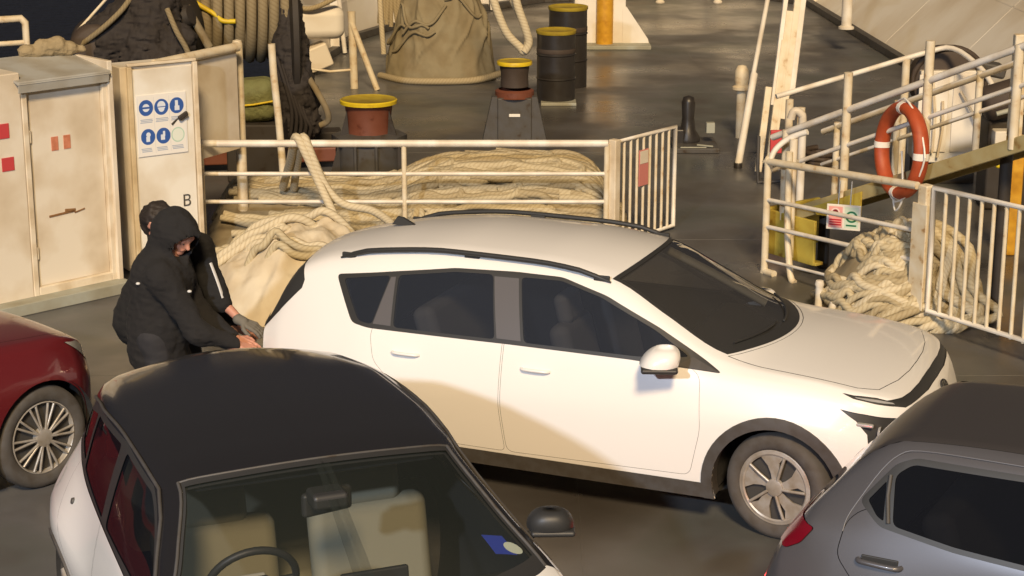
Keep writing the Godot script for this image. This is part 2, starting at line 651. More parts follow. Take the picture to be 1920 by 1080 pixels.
# round the corners of a side view outline
func rounded(pts: Array, r: float) -> Array:
	var out := []
	var n := pts.size()
	for i in n:
		var p := Vector2(pts[i][0], pts[i][1])
		var a := Vector2(pts[(i + n - 1) % n][0], pts[(i + n - 1) % n][1])
		var b := Vector2(pts[(i + 1) % n][0], pts[(i + 1) % n][1])
		var ra := minf(r, p.distance_to(a) * 0.45)
		var rb := minf(r, p.distance_to(b) * 0.45)
		var pa := p + (a - p).normalized() * ra
		var pb := p + (b - p).normalized() * rb
		for k in 5:
			var s := k / 4.0
			var q := pa.lerp(p, s).lerp(p.lerp(pb, s), s)
			out.append([q.x, q.y])
	return out

func grow(poly: PackedVector2Array, by: float) -> PackedVector2Array:
	# t units are about 0.45 m each, so scale before offsetting
	var q := PackedVector2Array()
	for p in poly: q.append(Vector2(p.x, p.y * 0.45))
	var r := Geometry2D.offset_polygon(q, by, Geometry2D.JOIN_MITER)
	if r.size() == 0:
		return poly
	var out := PackedVector2Array()
	for p in r[0]: out.append(Vector2(p.x, p.y / 0.45))
	return out

func bounds(poly: PackedVector2Array) -> Rect2:
	var r := Rect2(poly[0], Vector2.ZERO)
	for p in poly: r = r.expand(p)
	return r

# the skin inside the outline poly, less the outlines in holes, on the sides in sides (1 right, -1 left)
func panel(c: Dictionary, st: SurfaceTool, poly: PackedVector2Array, holes: Array = [], off := 0.0, sides: Array = [1, -1], dx := 0.07, dt := 0.16) -> void:
	var b := bounds(poly)
	var hb := holes.map(func(h): return bounds(h))
	var xs := [b.position.x]
	while xs[-1] < b.end.x - 1e-4:
		var x: float = xs[-1]
		var s := dx
		if minf(absf(x - c.x0), absf(c.x1 - x)) < 0.3: s = dx * 0.4
		xs.append(minf(x + s, b.end.x))
	var nt := maxi(1, int(ceil(b.size.y / dt)))
	for i in xs.size() - 1:
		for j in nt:
			var t0 := b.position.y + b.size.y * j / nt
			var t1 := b.position.y + b.size.y * (j + 1) / nt
			var cell := PackedVector2Array([Vector2(xs[i], t0), Vector2(xs[i + 1], t0), Vector2(xs[i + 1], t1), Vector2(xs[i], t1)])
			var cb := Rect2(xs[i], t0, xs[i + 1] - xs[i], t1 - t0)
			var pieces: Array = Geometry2D.intersect_polygons(cell, poly)
			for h in holes.size():
				if not cb.intersects(hb[h]):
					continue
				var left := []
				for p in pieces:
					left.append_array(Geometry2D.clip_polygons(p, holes[h]))
				pieces = left
			for p in pieces:
				_lay(c, st, p, off, sides)

func _lay(c: Dictionary, st: SurfaceTool, p: PackedVector2Array, off: float, sides: Array) -> void:
	var idx := Geometry2D.triangulate_polygon(p)
	if idx.size() == 0:
		return
	var V := []
	var N := []
	for q in p:
		var n := skin_normal(c, q.x, q.y)
		N.append(n)
		V.append(skin(c, q.x, q.y) + n * off)
	for s in sides:
		var f := Vector3(1, 1, s)
		for i in idx.size() / 3:
			var a := idx[i * 3]
			var b := idx[i * 3 + 1]
			var d := idx[i * 3 + 2]
			tri(st, V[a] * f, V[b] * f, V[d] * f, N[a] * f, N[b] * f, N[d] * f)

# flat ends of the skin at nose and tail
func end_cap(c: Dictionary, st: SurfaceTool, x: float, n: Vector3) -> void:
	var pts := []
	for i in 25:
		pts.append(skin(c, x, 4.0 * i / 24))
	var mid := Vector3(x, (pts[0].y + pts[24].y) * 0.5, 0)
	for s in [1.0, -1.0]:
		var f := Vector3(1, 1, s)
		for i in 24:
			tri(st, mid, pts[i] * f, pts[i + 1] * f, n, n, n)
		tri(st, mid, pts[24] * f, Vector3(x, pts[24].y, 0), n, n, n)

# the floor between the sills, closing the body from below
func floor_pan(c: Dictionary, st: SurfaceTool) -> void:
	for i in 24:
		var x0: float = lerpf(c.x0, c.x1, i / 24.0)
		var x1: float = lerpf(c.x0, c.x1, (i + 1) / 24.0)
		var a := skin(c, x0, 4.0)
		var b := skin(c, x1, 4.0)
		a.z -= 0.04
		b.z -= 0.04
		a.z *= 1.0 if absf(x0 + 0.0) > 0.4 and absf(x0 + c.wheelbase) > 0.4 else 0.68
		b.z *= 1.0 if absf(x1 + 0.0) > 0.4 and absf(x1 + c.wheelbase) > 0.4 else 0.68
		quad(st, a, b, b * Vector3(1, 1, -1), a * Vector3(1, 1, -1), Vector3.DOWN)

func wheel(parent: Node3D, at: Vector3, side: float, turn: float, kind: String, r := 0.318, w := 0.20) -> Node3D:
	var o := Node3D.new()
	o.name = numbered("wheel", parent)
	parent.add_child(o, true)
	o.position = at
	o.rotation.y = turn + (0.0 if side > 0 else PI)
	# axis along local z, outer face at z = 0
	var xf := Transform3D(Basis(Vector3.RIGHT, PI / 2), Vector3.ZERO)   # lathe y axis to z
	var st := new_st()
	var ri := r * 0.70
	var prof := [Vector2(ri, -w), Vector2(r * 0.93, -w + 0.005), Vector2(r * 0.985, -w + 0.03), Vector2(r, -w * 0.7), Vector2(r, -w * 0.32), Vector2(r * 0.985, -0.035), Vector2(r * 0.95, -0.012), Vector2(r * 0.86, -0.0015), Vector2(r * 0.76, -0.006), Vector2(ri, -0.018), Vector2(ri * 0.985, -0.03)]
	lathe(st, prof, 48, xf, 0.5)
	obj("tyre", st, M.tyre, o)
	st = new_st()
	var rim_r := ri * 1.0
	lathe(st, [Vector2(ri * 0.96, -w + 0.01), Vector2(ri * 0.93, -0.08), Vector2(ri * 0.945, -0.022), Vector2(ri * 0.975, -0.012), Vector2(ri * 1.0, -0.014), Vector2(ri * 1.005, -0.03)], 48, xf, 0.8)
	if kind == "cover":
		# a moulded wheel cover: dished face with five slanting windows
		lathe(st, [Vector2(ri * 0.975, -0.014), Vector2(ri * 0.90, -0.010), Vector2(ri * 0.86, -0.016)], 48, xf, 0.7)
		for k in 5:
			var a := TAU * k / 5 + 0.35
			var poly := PackedVector2Array()
			for q in [[0.16, -0.55], [0.42, -0.30], [0.66, -0.17], [0.885, -0.30], [0.90, -0.05], [0.90, 0.22], [0.885, 0.48], [0.60, 0.34], [0.38, 0.30], [0.17, 0.45]]:
				poly.append(Vector2(cos(a + q[1]), sin(a + q[1])) * ri * q[0])
			prism(st, poly, -0.034, -0.017 - 0.0015 * k, Transform3D())
			# raised blade edge along each spoke
			var e0 := Vector2(cos(a - 0.42), sin(a - 0.42)) * ri * 0.22
			var e1 := Vector2(cos(a - 0.33), sin(a - 0.33)) * ri * 0.86
			tube(st, [Vector3(e0.x, e0.y, -0.013), Vector3((e0.x + e1.x) * 0.5, (e0.y + e1.y) * 0.5, -0.010), Vector3(e1.x, e1.y, -0.014)], 0.010, 6)
		lathe(st, [Vector2(ri * 0.24, -0.03), Vector2(ri * 0.23, -0.008), Vector2(ri * 0.18, -0.004), Vector2(0.0, -0.003)], 24, xf, 0.7)
	elif kind == "spokes":
		for k in 10:
			var a := TAU * k / 10
			for d in [-0.085, 0.085]:
				var u := Vector2(cos(a + d * 0.4), sin(a + d * 0.4)) * ri * 0.2
				var v := Vector2(cos(a + d * 1.25), sin(a + d * 1.25)) * ri * 0.95
				tube(st, [Vector3(u.x, u.y, -0.012), Vector3(v.x, v.y, -0.016)], 0.0085, 6)
		lathe(st, [Vector2(ri * 0.27, -0.05), Vector2(ri * 0.25, -0.006), Vector2(ri * 0.16, -0.002), Vector2(0.0, -0.002)], 24, xf, 0.7)
	else:
		for k in 5:
			var a := TAU * k / 5
			var u := Vector2(cos(a), sin(a))
			tube(st, [Vector3(u.x * ri * 0.15, u.y * ri * 0.15, -0.015), Vector3(u.x * ri * 0.94, u.y * ri * 0.94, -0.018)], 0.03, 6, false, [], 0.5)
		lathe(st, [Vector2(ri * 0.27, -0.05), Vector2(ri * 0.25, -0.006), Vector2(0.0, -0.002)], 24, xf, 0.7)
	obj("rim", st, M.alloy, o)
	st = new_st()
	lathe(st, [Vector2(0.0, -0.045), Vector2(ri * 0.94, -0.046), Vector2(ri * 0.945, -0.09), Vector2(0.0, -0.1)], 32, xf, 0.5)
	obj("brake_disc", st, M.alloy_dark, o)
	return o

func mirror(parent: Node3D, at: Vector3, side: float, m: Material, size := 1.0) -> void:
	var o := Node3D.new()
	o.name = numbered("door_mirror", parent)
	parent.add_child(o, true)
	o.position = at
	var st := new_st()
	# a domed cap, rounded in front and drawn out to the rear and outward, over a dark flat foot
	var P := []
	var yaw := Basis(Vector3.UP, 0.35 * side)
	for i in 9:
		var v := i / 8.0
		var sh := sqrt(maxf(1.0 - pow(v, 2.3), 0.0))
		var row := []
		for k in 29:
			var a := TAU * k / 28.0
			var ex := pow(absf(cos(a)), 0.8) * signf(cos(a))
			var ez := pow(absf(sin(a)), 0.8) * signf(sin(a))
			row.append(yaw * (Vector3(ex * 0.120 * sh + 0.045 * v + 0.03, -0.045 + v * 0.118, ez * 0.130 * sh * side) * size))
		P.append(row)
	grid_mesh(st, P, true)
	obj("mirror_shell", st, m, o)
	st = new_st()
	rbox(st, Vector3(0.03, -0.060 * size, 0), Vector3(0.225, 0.034, 0.245) * size, 0.016, yaw, 2)
	tube(st, [Vector3(0.02, -0.07 * size, -0.08 * side * size), Vector3(0.05, -0.09 * size, -0.20 * side * size)], 0.022, 8)
	obj("mirror_base", st, M.trim_black, o)

func car_node(c: Dictionary, label: String, category := "car") -> Node3D:
	var o := thing("parked_car", label, category, c.at, -deg_to_rad(c.yaw))
	return o

# what every car gets: painted shell with its openings, dark lining, floor, wells, wheels
# c.cuts: outlines (x, t) cut from the shell on both sides
func car_basics(c: Dictionary, o: Node3D, paint: Material, cuts: Array) -> void:
	var full := PackedVector2Array([Vector2(c.x0, -0.04), Vector2(c.x1, -0.04), Vector2(c.x1, 4.0), Vector2(c.x0, 4.0)])
	var arches := []
	for ax in [0.0, -c.wheelbase]:
		arches.append(side_poly(c, disc_pts(ax, c.axle, c.arch), 0.06))
	c.arches = arches
	var st := new_st()
	panel(c, st, full, cuts + arches)
	end_cap(c, st, c.x0, Vector3.LEFT)
	end_cap(c, st, c.x1, Vector3.RIGHT)
	obj("body_shell", st, paint, o)
	st = new_st()
	panel(c, st, full, c.panes + arches, -0.022, [1, -1], 0.12, 0.25)
	floor_pan(c, st)
	for ax in [0.0, -c.wheelbase]:
		for s in [1.0, -1.0]:
			# the inside of the wheel arch
			var n := 22
			for i in n:
				var a0 := -0.25 + (PI + 0.5) * i / n
				var a1 := -0.25 + (PI + 0.5) * (i + 1) / n
				var r: float = c.arch + 0.012
				var p0 := Vector3(ax + cos(a0) * r, c.axle + sin(a0) * r, 0)
				var p1 := Vector3(ax + cos(a1) * r, c.axle + sin(a1) * r, 0)
				var zo := Vector3(0, 0, (c.track_out - 0.015) * s)
				var zi := Vector3(0, 0, (c.track_out - 0.40) * s)
				var nn := -Vector3(cos((a0 + a1) / 2), sin((a0 + a1) / 2), 0)
				quad(st, p0 + zo, p1 + zo, p1 + zi, p0 + zi, nn)
				var ctr := Vector3(ax, c.axle, 0) + zi
				tri(st, ctr, p0 + zi, p1 + zi, Vector3(0, 0, s), Vector3(0, 0, s), Vector3(0, 0, s))
	obj("inner_lining", st, M.lining, o)
	for ax in [0.0, -c.wheelbase]:
		for s in [1.0, -1.0]:
			wheel(o, Vector3(ax, c.axle, (c.track_out - 0.02) * s), s, (c.steer if ax == 0.0 else 0.0), c.wheel_kind, c.axle + 0.004)

# plastic lip round each wheel arch
func arch_lips(c: Dictionary, o: Node3D, front_width: float, m: Material) -> void:
	for ax in [0.0, -c.wheelbase]:
		var width := front_width if ax == 0.0 else front_width * 0.55
		for s in [1, -1]:
			var st := new_st()
			var outer := side_poly(c, disc_pts(ax, c.axle, c.arch + width, 56), 0.06)
			var low := PackedVector2Array([Vector2(ax - 0.6, 0.0), Vector2(ax + 0.6, 0.0), Vector2(ax + 0.6, 4.0), Vector2(ax - 0.6, 4.0)])
			var kept: Array = Geometry2D.intersect_polygons(outer, low)
			for k in kept:
				panel(c, st, k, [c.arches[0] if ax == 0.0 else c.arches[1]], 0.012, [s], 0.05, 0.1)
			# its return edge
			var n := 30
			for i in n:
				var a0 := -0.28 + (PI + 0.56) * i / n
				var a1 := -0.28 + (PI + 0.56) * (i + 1) / n
				for rr in [c.arch, c.arch + width]:
					var x0: float = ax + cos(a0) * rr
					var x1: float = ax + cos(a1) * rr
					var y0: float = c.axle + sin(a0) * rr
					var y1: float = c.axle + sin(a1) * rr
					var ta := t_of_y(c, x0, y0)
					var tb := t_of_y(c, x1, y1)
					if ta > 4.05 or tb > 4.05:
						continue
					var p0 := skin(c, x0, ta) + skin_normal(c, x0, ta) * 0.012
					var p1 := skin(c, x1, tb) + skin_normal(c, x1, tb) * 0.012
					var q0 := p0 - Vector3(0, 0, 0.11)
					var q1 := p1 - Vector3(0, 0, 0.11)
					var f := Vector3(1, 1, s)
					var nn := Vector3(cos((a0 + a1) / 2), sin((a0 + a1) / 2), 0) * (-1.0 if rr == c.arch else 1.0)
					quad(st, p0 * f, p1 * f, q1 * f, q0 * f, nn)
			obj("wheel_arch_lip", st, m, o)

func seat(o: Node3D, x: float, z: float, m: Material, y := 0.42, lean := 0.24, wide := 0.50, top := 1.12) -> void:
	var s := Node3D.new()
	s.name = numbered("seat", o)
	o.add_child(s, true)
	s.position = Vector3(x, 0, z)
	var st := new_st()
	rbox(st, Vector3(0.22, y, 0), Vector3(0.52, 0.16, wide), 0.06, Basis(Vector3.BACK, 0.10), 3)
	obj("cushion", st, m, s)
	st = new_st()
	var h := top - y
	rbox(st, Vector3(-0.06 - lean * h * 0.45, y + h * 0.42, 0), Vector3(0.14, h * 0.9, wide), 0.065, Basis(Vector3.BACK, lean), 3)
	rbox(st, Vector3(-0.05 - lean * h * 0.95, y + h * 0.95, 0), Vector3(0.10, 0.20, wide * 0.56), 0.048, Basis(Vector3.BACK, lean), 3)
	obj("backrest", st, m, s)

func steering_wheel(o: Node3D, at: Vector3, r := 0.185) -> void:
	var st := new_st()
	var b := Basis(Vector3.BACK, -0.42)
	var ring := []
	for i in 36:
		var a := TAU * i / 36
		ring.append(at + b * Vector3(0, sin(a) * r, cos(a) * r))
	tube(st, ring, 0.017, 8, true)
	rbox(st, at + b * Vector3(0.02, -0.01, 0), Vector3(0.05, 0.11, 0.15), 0.02, b, 2)
	for d in [Vector3(0.01, 0, 1), Vector3(0.01, 0, -1), Vector3(0.01, -1, 0)]:
		tube(st, [at + b * Vector3(0.01, 0, 0), at + b * (Vector3(0.0, d.y, d.z) * r)], 0.014, 6)
	bar(st, at + b * Vector3(0.03, 0, 0), at + b * Vector3(0.30, 0.02, 0), 0.03)
	var w := obj("steering_wheel", st, M.trim_black, o)
	st = new_st()
	rbox(st, at + b * Vector3(-0.012, -0.01, 0), Vector3(0.03, 0.09, 0.13), 0.012, b, 2)
	obj("wheel_pad", st, M.cabin_pale, w)

# ---------------------------------------------------------------- the four cars
func ws_poly(header: float, header_bow: float, base: float, base_bow: float, t_edge: float) -> PackedVector2Array:
	var out := PackedVector2Array()
	for i in 13:
		var t := -0.04 + (t_edge + 0.04) * i / 12
		out.append(Vector2(header - header_bow * t * t, t))
	for i in 13:
		var t := t_edge - (t_edge + 0.04) * i / 12
		out.append(Vector2(base - base_bow * t * t, t))
	return out

func strip(path: Array, half: float) -> PackedVector2Array:
	var a := PackedVector2Array()
	var b := PackedVector2Array()
	for i in path.size():
		var p := Vector2(path[i][0], path[i][1] * 0.45)
		var q: Array = path[mini(i + 1, path.size() - 1)]
		var o: Array = path[maxi(i - 1, 0)]
		var d := (Vector2(q[0], q[1] * 0.45) - Vector2(o[0], o[1] * 0.45)).normalized()
		var h: float = half * (path[i][2] if path[i].size() > 2 else 1.0)
		var u := p + Vector2(-d.y, d.x) * h
		var v := p - Vector2(-d.y, d.x) * h
		a.append(Vector2(u.x, u.y / 0.45))
		b.append(Vector2(v.x, v.y / 0.45))
	b.reverse()
	a.append_array(b)
	return a

func roof_rail(c: Dictionary, o: Node3D, xa: float, xb: float, t: float, m: Material) -> void:
	for s in [1.0, -1.0]:
		var st := new_st()
		var pts := []
		var radii := []
		for i in 19:
			var f := i / 18.0
			var x := lerpf(xa, xb, f)
			var n := skin_normal(c, x, t)
			var lift := 0.028 * minf(1.0, minf(f, 1.0 - f) * 9.0) + 0.004
			pts.append((skin(c, x, t) + n * lift) * Vector3(1, 1, s))
			radii.append(0.016 if f > 0.02 and f < 0.98 else 0.006)
		tube(st, pts, 0.016, 8, false, radii)
		for f in [0.0, 0.5, 1.0]:
			var x := lerpf(xa + 0.06, xb - 0.06, f)
			rbox(st, skin(c, x, t) * Vector3(1, 1, s) + Vector3(0, 0.01, 0), Vector3(0.10, 0.035, 0.022), 0.006)
		obj("roof_rail", st, m, o)

func build_white_car() -> void:
	var c := {
		"at": Vector3(1.827, 0, -11.117), "yaw": 22.5, "wheelbase": 2.78, "axle": 0.318, "arch": 0.365, "track_out": 0.868, "steer": -0.20, "wheel_kind": "cover", "r": 0.17,
		"yt": [[-3.46, 0.88], [-3.42, 0.98], [-3.34, 1.15], [-3.27, 1.27], [-3.20, 1.315], [-3.0, 1.375], [-2.6, 1.45], [-2.1, 1.49], [-1.6, 1.49], [-1.25, 1.465], [-1.02, 1.425], [-0.6, 1.24], [-0.15, 1.04], [0.0, 1.022], [0.2, 0.995], [0.45, 0.958], [0.6, 0.925], [0.69, 0.89], [0.745, 0.845], [0.79, 0.78], [0.83, 0.66]],
		"y1": [[-3.46, 0.86], [-3.40, 0.97], [-3.32, 1.12], [-3.25, 1.20], [-3.18, 1.245], [-3.0, 1.31], [-2.6, 1.395], [-2.15, 1.435], [-1.6, 1.43], [-1.12, 1.375], [-0.75, 1.195], [-0.40, 1.02], [-0.2, 0.985], [0.2, 0.955], [0.42, 0.925], [0.55, 0.905], [0.65, 0.872], [0.73, 0.81], [0.83, 0.64]],
		"w1": [[-3.46, 0.56], [-3.3, 0.53], [-3.0, 0.53], [-2.6, 0.545], [-2.1, 0.555], [-1.6, 0.565], [-1.12, 0.595], [-0.75, 0.655], [-0.40, 0.705], [-0.2, 0.715], [0.2, 0.725], [0.42, 0.725], [0.55, 0.695], [0.65, 0.63], [0.74, 0.51], [0.83, 0.36]],
		"y2": [[-3.46, 0.80], [-3.3, 0.88], [-2.9, 0.945], [-2.6, 0.955], [-1.7, 0.97], [-0.8, 0.968], [-0.39, 0.945], [0.0, 0.925], [0.4, 0.875], [0.6, 0.81], [0.74, 0.73], [0.83, 0.60]],
		"w2": [[-3.46, 0.61], [-3.3, 0.66], [-2.9, 0.745], [-2.6, 0.785], [-1.7, 0.80], [-0.8, 0.80], [-0.39, 0.79], [0.0, 0.79], [0.4, 0.79], [0.55, 0.755], [0.67, 0.67], [0.75, 0.57], [0.83, 0.39]],
		"y3": [[-3.46, 0.65], [-3.3, 0.68], [-2.9, 0.70], [-2.6, 0.70], [-2.0, 0.66], [-0.8, 0.66], [0.0, 0.70], [0.3, 0.68], [0.5, 0.62], [0.68, 0.58], [0.83, 0.55]],
		"w3": [[-3.46, 0.63], [-3.3, 0.72], [-2.9, 0.825], [-2.6, 0.865], [-2.0, 0.868], [-0.8, 0.868], [0.0, 0.88], [0.3, 0.87], [0.5, 0.82], [0.67, 0.70], [0.76, 0.58], [0.83, 0.42]],
		"y4": [[-3.46, 0.42], [-3.2, 0.30], [-2.6, 0.215], [-0.5, 0.20], [0.3, 0.22], [0.55, 0.24], [0.7, 0.28], [0.83, 0.42]],
		"w4": [[-3.46, 0.60], [-3.2, 0.74], [-2.6, 0.82], [-0.5, 0.84], [0.3, 0.80], [0.55, 0.73], [0.7, 0.60], [0.83, 0.40]],
	}
	car_shape(c)
	var o := car_node(c, "white hatchback with black roof rails being shifted by two people, bonnet toward the right railing")
	var q := side_poly(c, rounded([[-2.865, 1.215], [-2.53, 1.272], [-2.60, 0.985], [-2.70, 0.995]], 0.03), 0.04)
	var rw := side_poly(c, rounded([[-2.475, 1.278], [-2.1, 1.335], [-1.845, 1.345], [-1.765, 0.992], [-2.45, 0.985]], 0.03), 0.04)
	var fw := side_poly(c, rounded([[-1.66, 1.347], [-1.40, 1.350], [-1.13, 1.283], [-0.78, 1.140], [-0.55, 1.015], [-0.86, 0.992], [-1.575, 0.992]], 0.03), 0.04)
	var dlo := side_poly(c, rounded([[-2.925, 1.232], [-2.5, 1.298], [-2.1, 1.357], [-1.7, 1.372], [-1.40, 1.370], [-1.1, 1.296], [-0.75, 1.150], [-0.34, 0.948], [-0.9, 0.970], [-1.7, 0.972], [-2.62, 0.962], [-2.745, 0.978]], 0.035), 0.04)
	var ws_out := ws_poly(-1.03, 0.085, -0.12, 0.27, 0.93)
	var ws_in := ws_poly(-1.00, 0.085, -0.20, 0.27, 0.88)
	var rear_out := PackedVector2Array([Vector2(-3.245, -0.04), Vector2(-3.24, 0.6), Vector2(-3.21, 0.92), Vector2(-3.165, t_of_y(c, -3.165, 1.165)), Vector2(-3.175, t_of_y(c, -3.175, 1.115)), Vector2(-3.25, t_of_y(c, -3.25, 1.04)), Vector2(-3.34, t_of_y(c, -3.34, 0.945)), Vector2(-3.42, t_of_y(c, -3.42, 0.865)), Vector2(-3.452, t_of_y(c, -3.452, 0.835)), Vector2(-3.45, 0.6), Vector2(-3.445, -0.04)])
	var rear_in := PackedVector2Array([Vector2(-3.265, -0.04), Vector2(-3.255, 0.6), Vector2(-3.25, 0.85), Vector2(-3.41, 0.85), Vector2(-3.42, -0.04)])
	var bonnet := PackedVector2Array()
	for i in 9:
		bonnet.append(Vector2(-0.10 - 0.27 * pow(-0.04 + 1.0 * i / 8, 2), -0.04 + 1.0 * i / 8))
	for p in [[-0.15, 0.99], [0.2, 0.99], [0.42, 0.97], [0.535, 0.9], [0.60, 0.6], [0.625, 0.3], [0.63, -0.04]]:
		bonnet.append(Vector2(p[0], p[1]))
	var fdoor := side_poly(c, rounded([[-1.70, 1.30], [-0.8, 1.10], [-0.47, 0.93], [-0.44, 0.62], [-0.50, 0.33], [-1.66, 0.31], [-1.70, 0.6]], 0.05), 0.05)
	var rdoor := side_poly(c, rounded([[-2.52, 1.22], [-1.71, 1.30], [-1.71, 0.6], [-1.67, 0.31], [-2.28, 0.31], [-2.36, 0.60], [-2.56, 0.78], [-2.60, 0.93]], 0.04), 0.05)
	var drl := strip([[0.36, t_of_y(c, 0.36, 0.912), 0.6], [0.42, t_of_y(c, 0.42, 0.898), 3.0], [0.50, t_of_y(c, 0.50, 0.886), 4.0], [0.58, t_of_y(c, 0.58, 0.872), 3.8], [0.64, t_of_y(c, 0.64, 0.855), 2.6], [0.685, 0.97, 1.4], [0.705, 0.78, 1.2], [0.722, 0.5, 1.25], [0.728, -0.04, 1.25]], 0.021)
	var lamp := side_poly(c, [[0.355, 0.835], [0.50, 0.812], [0.68, 0.775], [0.66, 0.60], [0.53, 0.60], [0.515, 0.70], [0.45, 0.775]], 0.03)
	c.panes = [q, rw, fw, ws_in, rear_in]
	var sill := side_poly(c, [[-2.30, 0.30], [-0.30, 0.30], [-0.30, 0.205], [-2.30, 0.205]], 0.08)
	car_basics(c, o, M.car_white, [dlo, ws_out, rear_out, bonnet, fdoor, rdoor, drl, lamp])
	var st := new_st()
	panel(c, st, grow(bonnet, -0.004), [drl], 0.001)
	obj("bonnet", st, M.car_white, o)
	for s in [1, -1]:
		st = new_st()
		panel(c, st, grow(fdoor, -0.0022), [dlo], 0.0, [s])
		var d := obj("front_door", st, M.car_white, o)
		st = new_st()
		panel(c, st, grow(rdoor, -0.0022), [dlo], 0.0, [s])
		var d2 := obj("rear_door", st, M.car_white, o)
		for dd in [[d, -1.48], [d2, -2.34]]:
			st = new_st()
			var p := skin(c, dd[1], t_of_y(c, dd[1], 0.845)) * Vector3(1, 1, s)
			tube(st, smooth([p + Vector3(-0.09, 0, 0.002 * s), p + Vector3(-0.06, 0.003, 0.026 * s), p + Vector3(0.06, 0.003, 0.026 * s), p + Vector3(0.09, 0, 0.002 * s)], 4), 0.011, 8)
			obj("door_handle", st, M.car_white, dd[0])
		st = new_st()
		panel(c, st, dlo, [q, rw, fw], -0.001, [s], 0.06, 0.12)
		obj("window_surround", st, M.trim_black, o)
		for pl in [[[-1.835, 1.335], [-1.675, 1.338], [-1.595, 0.998], [-1.752, 0.998]], [[-2.525, 1.262], [-2.492, 1.268], [-2.468, 0.99], [-2.592, 0.99]]]:
			st = new_st()
			panel(c, st, side_poly(c, pl, 0.05), [], 0.001, [s], 0.06, 0.12)
			obj("door_pillar", st, M.pillar_grey, o)
		for w in [["quarter_window", q], ["rear_door_window", rw], ["front_door_window", fw]]:
			st = new_st()
			panel(c, st, grow(w[1], 0.004), [], -0.005, [s], 0.06, 0.12)
			obj(w[0], st, M.glass_tint, o)
		st = new_st()
		panel(c, st, sill, [c.arches[0], c.arches[1]], 0.014, [s])
		obj("sill_cladding", st, M.cladding, o)
		st = new_st()
		panel(c, st, grow(lamp, -0.002), [], -0.012, [s], 0.04, 0.08)
		var hl := obj("headlight", st, M.trim_black, o)
		st = new_st()
		var hp := skin(c, 0.57, t_of_y(c, 0.57, 0.70)) * Vector3(1, 1, s)
		lathe(st, [Vector2(0.0, 0.0), Vector2(0.04, 0.006), Vector2(0.045, 0.02)], 16, Transform3D(Basis(Vector3.BACK, -PI / 2), hp + Vector3(-0.005, 0, -0.01 * s)))
		rbox(st, hp + Vector3(-0.07, 0.055, 0.03 * s), Vector3(0.10, 0.02, 0.03), 0.008)
		obj("headlight_lens", st, M.lamp_lens, hl)
		# the dark stripe of the tail lamp at the hatch corner
		st = new_st()
		panel(c, st, PackedVector2Array([Vector2(-3.458, 1.12), Vector2(-3.42, 1.12), Vector2(-3.425, 1.6), Vector2(-3.458, 1.7)]), [], 0.006, [s], 0.03, 0.08)
		obj("tail_lamp", st, M.red_lens if s < 0 else M.trim_black, o)
		mirror(o, Vector3(-0.70, 1.060, 0.955) if s > 0 else Vector3(-0.62, 0.95, -0.90), s, M.car_white, 0.94 if s > 0 else 0.9)
		# the small black triangle at the foot of the windscreen pillar
		st = new_st()
		panel(c, st, side_poly(c, [[-0.53, 1.015], [-0.36, 0.952], [-0.62, 0.965]], 0.04), [], 0.002, [s])
		obj("mirror_triangle", st, M.cladding, o)
	arch_lips(c, o, 0.064, M.cladding)
	st = new_st()
	panel(c, st, ws_out, [ws_in], -0.001, [1, -1], 0.06, 0.1)
	obj("windscreen_border", st, M.trim_black, o)
	st = new_st()
	panel(c, st, grow(ws_in, 0.004), [], -0.004, [1, -1], 0.06, 0.1)
	obj("windscreen", st, M.glass_screen, o)
	st = new_st()
	panel(c, st, rear_out, [rear_in], -0.001, [1, -1], 0.03, 0.1)
	obj("hatch_surround", st, M.trim_black, o)
	st = new_st()
	panel(c, st, grow(rear_in, 0.004), [], -0.004, [1, -1], 0.03, 0.1)
	obj("hatch_window", st, M.glass_dark, o)
	st = new_st()
	panel(c, st, grow(drl, -0.001), [], -0.006, [1, -1], 0.03, 0.05)
	var bar_ := obj("light_bar", st, M.trim_black, o)
	for s in [1, -1]:
		st = new_st()
		panel(c, st, strip([[0.43, t_of_y(c, 0.43, 0.897), 1.0], [0.50, t_of_y(c, 0.50, 0.886), 2.6], [0.57, t_of_y(c, 0.57, 0.874), 2.6], [0.63, t_of_y(c, 0.63, 0.858), 1.2]], 0.012), [], -0.001, [s], 0.03, 0.05)
		obj("lamp_strip", st, M.lamp_lens, bar_)
	roof_rail(c, o, -2.93, -1.10, 1.0, M.trim_black)
	# roof aerial, wipers, badge, front grille and plate
	st = new_st()
	prism(st, PackedVector2Array([Vector2(-0.10, 0.0), Vector2(-0.06, 0.055), Vector2(-0.02, 0.05), Vector2(0.08, 0.0)]), -0.012, 0.012, Transform3D(Basis(), skin(c, -2.72, 0.0)))
	obj("roof_aerial", st, M.trim_black, o)
	for w in [[0.75, 0.05], [-0.05, -0.80]]:
		st = new_st()
		var pts := []
		for k in 7:
			var t: float = lerpf(w[0], w[1], k / 6.0)
			var x := -0.20 - 0.27 * t * t - 0.03 * k / 6.0
			pts.append((skin(c, x, absf(t)) + skin_normal(c, x, absf(t)) * 0.012) * Vector3(1, 1, 1.0 if t >= 0 else -1.0))
		tube(st, pts, 0.007, 6)
		obj("wiper", st, M.trim_black, o)
	st = new_st()
	var front_at := skin(c, 0.785, 0.0)
	var tb := Transform3D(Basis(Vector3(0, 0, -1), Vector3(-0.5, 0.86, 0).normalized(), Vector3(0.86, 0.5, 0).normalized()), front_at + Vector3(0.012, -0.005, 0))
	var ov := []
	for i in 24:
		ov.append(tb * Vector3(cos(TAU * i / 24) * 0.062, sin(TAU * i / 24) * 0.034, 0))
	tube(st, ov, 0.006, 6, true)
